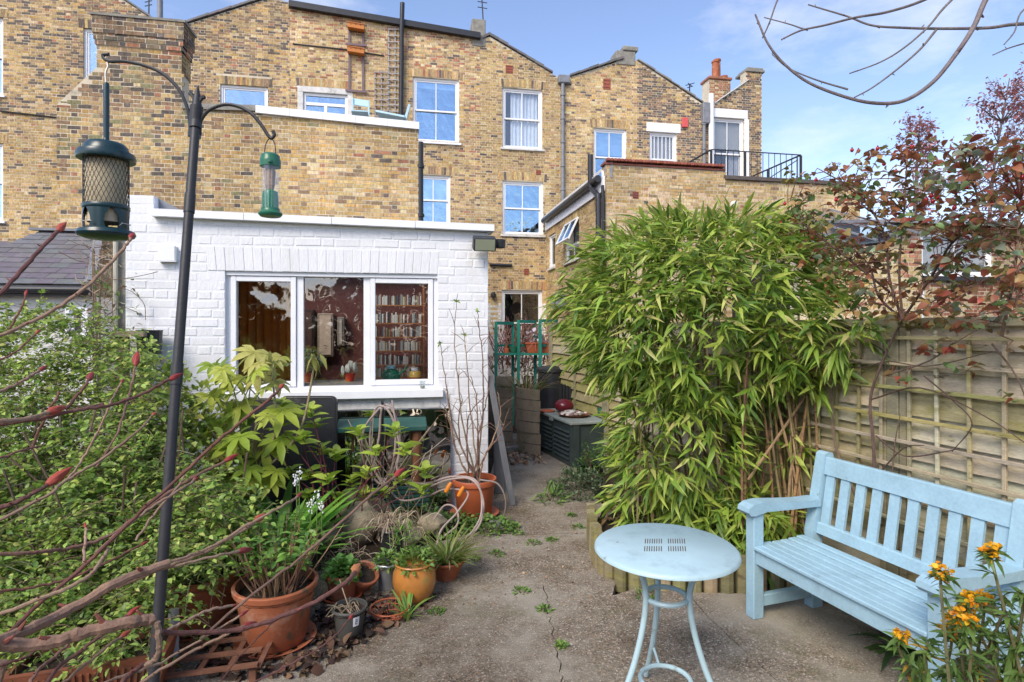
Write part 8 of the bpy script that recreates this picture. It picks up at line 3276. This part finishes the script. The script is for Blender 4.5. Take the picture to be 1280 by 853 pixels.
# ---- bare red budded stems in the foreground
ped = thing('budded_shrub', 'bare shrub of long arching reddish stems with pointed red buds in the left foreground', 'shrub', cw(-1.0, 0.75))
bm_ = []
for c_ in ((0.27, 0.03, 0.025), (0.32, 0.055, 0.03), (0.19, 0.028, 0.025), (0.36, 0.14, 0.05)):
    m_ = MB()
    m_.lathe([(0.0, 0.0), (0.10, 0.03), (0.16, 0.22), (0.17, 0.40), (0.12, 0.68), (0.05, 0.9), (0.0, 1.0)], (0, 0, 0), 8, c_, wob=0.08)
    m_.lathe([(0.0, 0.15), (0.11, 0.3), (0.09, 0.6), (0.0, 0.85)], (0.10, 0.03, 0), 6, tuple(x * 1.15 for x in c_))
    bm_.append(m_.mesh('bud', MT['plain'], smooth=True))
ST = [  # photograph points, distance at the start and end, radius in photograph pixels at the start and end, bud length in pixels
    ([(-30, 800), (8, 806), (60, 804), (110, 790), (160, 778), (190, 775)], .72, .85, 10.5, 8.5, 0),
    ([(196, 776), (199, 800), (196, 822), (180, 832)], .85, .85, 7, 5, 0),
    ([(180, 830), (160, 845), (140, 870)], .85, .8, 5, 5, 0),
    ([(203, 790), (250, 791), (300, 787), (350, 772), (395, 752), (432, 728), (444, 715)], .86, 1.1, 5.5, 5, 40),
    ([(-30, 812), (30, 790), (80, 766), (150, 727), (212, 703)], .75, 1.0, 9, 6, 0),
    ([(210, 704), (260, 686), (310, 656), (350, 634), (372, 622)], 1.0, 1.2, 3.6, 2.6, 16),
    ([(-20, 775), (60, 745), (108, 723), (126, 702), (136, 686)], .8, .95, 5, 3.5, 0),
    ([(4, 800), (40, 762), (100, 712), (160, 655), (220, 600), (280, 545), (330, 505), (350, 486)], .8, 1.2, 5, 3, 18),
    ([(120, 692), (160, 656), (200, 628), (236, 606), (244, 598)], .95, 1.15, 3.6, 3, 34),
    ([(-20, 694), (50, 690), (90, 685), (140, 668), (190, 630), (240, 598), (282, 577)], .9, 1.2, 4.5, 3, 24),
    ([(-20, 660), (55, 622), (84, 600), (130, 572), (180, 532), (190, 520)], .95, 1.15, 4, 2.2, 14),
    ([(75, 608), (98, 582), (120, 545), (140, 500), (152, 478)], 1.05, 1.2, 2.6, 2, 12),
    ([(-20, 532), (50, 524), (90, 514), (140, 506), (180, 492), (212, 474)], .9, 1.15, 5, 3, 24),
    ([(-20, 528), (30, 524), (62, 516)], .85, .95, 5.5, 4, 40),
    ([(92, 514), (130, 504)], 1.0, 1.05, 4, 4, 0),
    ([(-20, 428), (40, 402), (90, 373), (125, 343), (150, 316), (164, 298)], .9, 1.15, 4.4, 3.2, 22),
    ([(-20, 388), (20, 346), (50, 312), (72, 289)], .9, 1.05, 5, 4.2, 30),
    ([(-10, 494), (25, 478), (50, 463)], 1.0, 1.1, 3.6, 3, 20),
    ([(12, 412), (24, 390), (32, 370)], 1.1, 1.15, 2.4, 2.2, 12),
    ([(40, 560), (60, 515), (70, 500), (74, 490)], 1.0, 1.05, 3, 2.4, 0),
    ([(82, 512), (102, 488), (112, 474)], 1.05, 1.12, 3.5, 3, 28),
    ([(120, 585), (145, 545), (160, 500), (170, 456)], 1.1, 1.25, 2.4, 2, 28),
    ([(146, 735), (200, 712), (250, 693), (296, 668), (320, 652)], .95, 1.15, 4, 3.4, 30),
    ([(170, 718), (220, 707), (270, 695), (300, 690)], 1.0, 1.15, 3.2, 3, 30),
    ([(250, 800), (310, 748), (355, 714), (410, 668), (460, 622), (494, 596)], .95, 1.3, 3.2, 3.2, 26),
    ([(208, 788), (230, 778), (262, 763), (290, 757)], .9, 1.0, 3.5, 3, 10),
    ([(262, 870), (300, 820), (330, 790), (343, 775)], 1.05, 1.1, 1.6, 1.4, 0),
    ([(310, 856), (360, 832), (400, 810), (424, 790), (436, 774)], 1.0, 1.15, 2.0, 1.8, 14),
    ([(-20, 838), (30, 822), (60, 805), (88, 797)], .75, .85, 3.6, 3, 12),
    ([(30, 870), (48, 838), (72, 818), (92, 798)], .75, .85, 4, 3.4, 0),
    ([(44, 880), (70, 838), (100, 815), (130, 792), (160, 768)], .78, .9, 5, 3, 22),
    ([(60, 870), (90, 845), (130, 812), (152, 796)], .8, .9, 3.4, 3, 22),
    ([(100, 870), (140, 850), (176, 838), (206, 826), (250, 800), (300, 770)], .8, 1.0, 3.2, 2.4, 16),
    ([(150, 870), (200, 838), (245, 812), (290, 790), (306, 782)], .95, 1.05, 3.6, 3.0, 30),
    ([(-20, 580), (20, 566), (50, 558)], .85, .9, 3, 2, 0),
    ([(60, 776), (100, 752), (118, 740)], .85, .95, 2.4, 2, 0),
    ([(105, 706), (106, 680), (108, 660)], .95, 1.0, 3.2, 2.6, 12),
    ([(-20, 640), (20, 628), (44, 616), (60, 606)], .8, .85, 6, 4, 44),
    ([(-10, 740), (40, 735), (90, 722), (140, 700), (175, 682)], .9, 1.05, 3, 2.4, 14),
    ([(170, 675), (195, 640), (225, 605), (232, 590)], 1.05, 1.15, 2.8, 2.2, 0),
    ([(-20, 460), (20, 440), (44, 418)], 1.1, 1.2, 2.2, 1.8, 12),
]
for i, (pts, d0, d1, r0, r1, bud) in enumerate(ST):
    n = len(pts)
    P = [at(x, y, d0 + (d1 - d0) * k / (n - 1)) for k, (x, y) in enumerate(pts)]
    S = spline(P, 7)
    S = [s_ + Vector((U(-.0012, .0012), U(-.0012, .0012), U(-.0012, .0012))) for s_ in S]
    rr = [(r0 + (r1 - r0) * k / len(S)) * (d0 + (d1 - d0) * k / len(S)) / FPX * (0.8 if r0 > 8 else 0.54) for k in range(len(S))]
    for k in range(4, len(S) - 1, 5):
        rr[k] *= 1.15
    mb = MB()
    col = rnd.choice([(0.16, 0.07, 0.05), (0.20, 0.115, 0.08), (0.12, 0.055, 0.045), (0.26, 0.17, 0.115)])
    if r0 > 8:
        col = (0.25, 0.155, 0.10)
    mb.tube(S, rr, 8, jit3(col, .12))
    for k in range(6, len(S) - 2, 9):
        o = Vector((U(-1, 1), U(-1, 0.2), U(.2, 1))).normalized() * rr[k] * 2.6
        mb.tube([S[k], S[k] + o], [rr[k] * .6, rr[k] * .2], 6, jit3((0.22, .07, .05), .2))
    part('stem', mb, MT['bark'], ped, smooth=True)
    if bud:
        dirv = (S[-1] - S[-4]).normalized()
        L_ = bud * 0.85 * d1 / FPX
        R_ = dirv.to_track_quat('Z', 'Y').to_matrix().to_4x4()
        o = bpy.data.objects.new('bud', bm_[i % 3 if i != 3 else 3])
        COL.objects.link(o)
        setpar(o, ped)
        o.matrix_basis = Matrix.Translation(S[-1] - dirv * L_ * .06) @ R_ @ Matrix.Diagonal((L_ * .95, L_ * .95, L_, 1))
# where the stems come from: short stools below the frame
mb = MB()
for k in range(10):
    e_ = at(U(-60, 20), U(820, 900), .78)
    b = cw(-1.0 + U(-.12, .12), .75 + U(-.1, .1), -.02)
    mb.tube(spline([b, b.lerp(e_, .6) + Vector((0, 0, .02)), e_], 4), .006, 7, jit3((0.28, .18, .12), .15))
part('stool', mb, MT['bark'], ped)

# ---- overhanging branch at the top right
ov = thing('overhanging_branch', 'leafless grey branch curving down across the sky at top right', 'branch', at(1330, 300, 2.4))
DB = 2.2
BR = [([(1345, -140), (1290, -70), (1250, -25), (1232, 0), (1216, 36), (1192, 72), (1165, 104), (1130, 126), (1092, 129), (1052, 120), (1010, 103), (980, 80), (960, 55), (948, 28), (944, 18)], 5.5, 1.2),
      ([(1400, 30), (1280, 30), (1235, 35), (1175, 36), (1130, 35), (1090, 32), (1060, 21), (1030, 12), (1010, 6)], 3.2, 1.0), ([(1230, -40), (1160, -2), (1110, 15), (1070, 22), (1030, 32), (1002, 38), (980, 48), (977, 50)], 2.6, 1.1),
      ([(1170, 38), (1150, 62), (1120, 88), (1090, 110), (1068, 122)], 2.0, 1.0), ([(1215, -25), (1180, 10), (1160, 34), (1130, 60), (1100, 78), (1062, 92)], 2.2, 1.0),
      ([(985, -20), (972, 0), (962, 28), (953, 48)], 1.6, 1.0), ([(1330, -10), (1280, 12), (1268, 40), (1255, 56)], 1.8, .8), ([(1340, 40), (1290, 52), (1262, 60), (1241, 69)], 1.7, .8), ([(1060, 112), (1020, 100), (985, 85), (965, 68)], 1.6, .8),
      ([(1010, 38), (1000, 35), (985, 30), (955, 22)], 1.5, .8)]
for i, (pts, r0, r1) in enumerate(BR):
    P = [at(x, y, DB + 0.10 * math.sin(i * 1.7) * (k / len(pts))) for k, (x, y) in enumerate(pts)]
    S = spline(P, 6)
    rr = [(r0 + (r1 - r0) * (k / len(S)) ** .7) * 0.82 * DB / FPX for k in range(len(S))]
    mb = MB()
    mb.tube(S, rr, 7, jit3((0.17, .15, .145), .1))
    for k in range(5, len(S) - 1, 8):
        o = Vector((U(-1, 1), U(-.4, .4), U(-.6, 1))).normalized() * (rr[k] * 2 + .006)
        mb.tube([S[k], S[k] + o], [rr[k] * .8, rr[k] * .3], 5, jit3((.15, .10, .10), .2))
    part('branch' if i == 0 else 'side_branch', mb, MT['bark'], ov, smooth=True)
mb = MB()
b = at(1560, 300, 2.3)
mb.tube(spline([Vector((b.x, b.y, -.1)), Vector((b.x, b.y, 1.6)), at(1480, -60, 2.25), at(1345, -140, 2.2)], 6), [.06 - .0022 * k for k in range(19)], 9, (.15, .125, .12))
mb.tube(spline([Vector((b.x, b.y, 1.7)), at(1480, 80, 2.3), at(1400, 30, 2.2)], 5), [.03 - .0018 * k for k in range(11)], 8, (.15, .125, .12))
part('trunk', mb, MT['bark'], ov, smooth=True)

# ---- wallflower at the bottom right
wf = thing('wallflower', 'leggy wallflower with clusters of orange flowers in front of the bench arm', 'flower', cw(1.42, 1.72))
fl_ = [(1240, 690, 13), (1178, 716, 14), (1214, 748, 12), (1228, 747, 10), (1196, 770, 14), (1206, 762, 12), (1186, 787, 13), (1128, 795, 11), (1213, 777, 8), (1160, 802, 0), (1265, 770, 0), (1250, 745, 0), (1240, 790, 0), (1275, 740, 0), (1140, 830, 0), (1222, 830, 0), (1262, 820, 0), (1190, 835, 0), (1280, 800, 0)]
pos, dr, sz, cl = [], [], [], []
pb_, pm = [], None
cols_pet = [(.85, .42, .012), (.88, .52, .02), (.80, .30, .01)]
for x, y, r in fl_:
    d = 1.72 + U(-.08, .08)
    tip = at(x, y, d)
    b = cw(1.40 + U(-.12, .2), 1.72 + U(-.1, .1), 0.0)
    mb = MB()
    S = spline([b, b.lerp(tip, .5) + Vector((U(-.05, .05), U(-.04, .04), 0)), tip + Vector((U(-.01, .01), 0, -.06)), tip], 6)
    mb.tube(S, [.006 * (1 - .5 * k / len(S)) for k in range(len(S))], 6, jit3((.13, .12, .06), .2))
    part('stem', mb, MT['bark'], wf)
    for k in range(len(S) // 3, len(S)):
        for _ in range(5):
            a = U(0, 6.28)
            pos.append(np.array(S[k]) + nrs.normal(0, .006, 3))
            dr.append((math.cos(a), math.sin(a), U(-.5, .7)))
            sz.append(U(.028, .055))
            low = (1 - k / len(S))
            cl.append(jit3((.42, .24, .04) if rnd.random() < .16 * low + .02 else rnd.choice([(.12, .21, .05), (.18, .28, .07), (.08, .15, .035)]), .2))
    if r:
        P, D, Z, C_ = [], [], [], []
        rm_ = r * d / FPX
        for _ in range(48):
            v = np.array([rnd.gauss(0, 1), rnd.gauss(0, 1), rnd.gauss(0, 1)])
            v /= np.linalg.norm(v)
            P.append(np.array(tip) + v * rm_ * U(.3, .85))
            D.append(np.cross(v, nrs.normal(0, 1, 3)) + v * .35)
            Z.append(U(.011, .017))
            C_.append(jit3(rnd.choice(cols_pet), .15))
        leaves(wf, ROUND, P, D, Z, C_, MT['leaf'], nsep=30, name='petal', wid=np.full(48, 1.25), roll=nrs.normal(0, .8, 48))
for x, y in ((1148, 825), (1155, 840), (1265, 835), (1275, 850), (1270, 800)):
    for _ in range(9):
        pos.append(np.array(at(x + U(-8, 8), y + U(-12, 12), 1.68)))
        dr.append((U(-.5, .5), U(-.5, .5), -1))
        sz.append(U(.04, .075))
        cl.append(jit3(rnd.choice([(.42, .26, .07), (.46, .34, .10), (.34, .17, .06)]), .15))
leaves(wf, LANCE, pos, dr, sz, cl, MT['leaf'], nsep=300, wid=np.full(len(pos), 1.5))

# ---- trees at the end of the garden, behind the viewpoint: they close the view that the window panes mirror
n = 5200
P = np.c_[nrs.uniform(-14, 12, n), nrs.uniform(-9.5, -7.0, n), nrs.uniform(0, 1, n) ** 0.8 * 5.0]
P[:, 2] *= 0.72 + 0.28 * np.sin(P[:, 0] * 0.8 + 1.0)
me = scatter_mesh('tree_belt', ROUND, P, nrs.normal(0, 1, (n, 3)), nrs.uniform(.3, .6, n), pal(n, [(.05, .085, .025), (.08, .12, .035), (.06, .05, .03)]), MT['leaf'])
o = bpy.data.objects.new('tree_belt', me)
COL.objects.link(o)
o['kind'] = 'stuff'
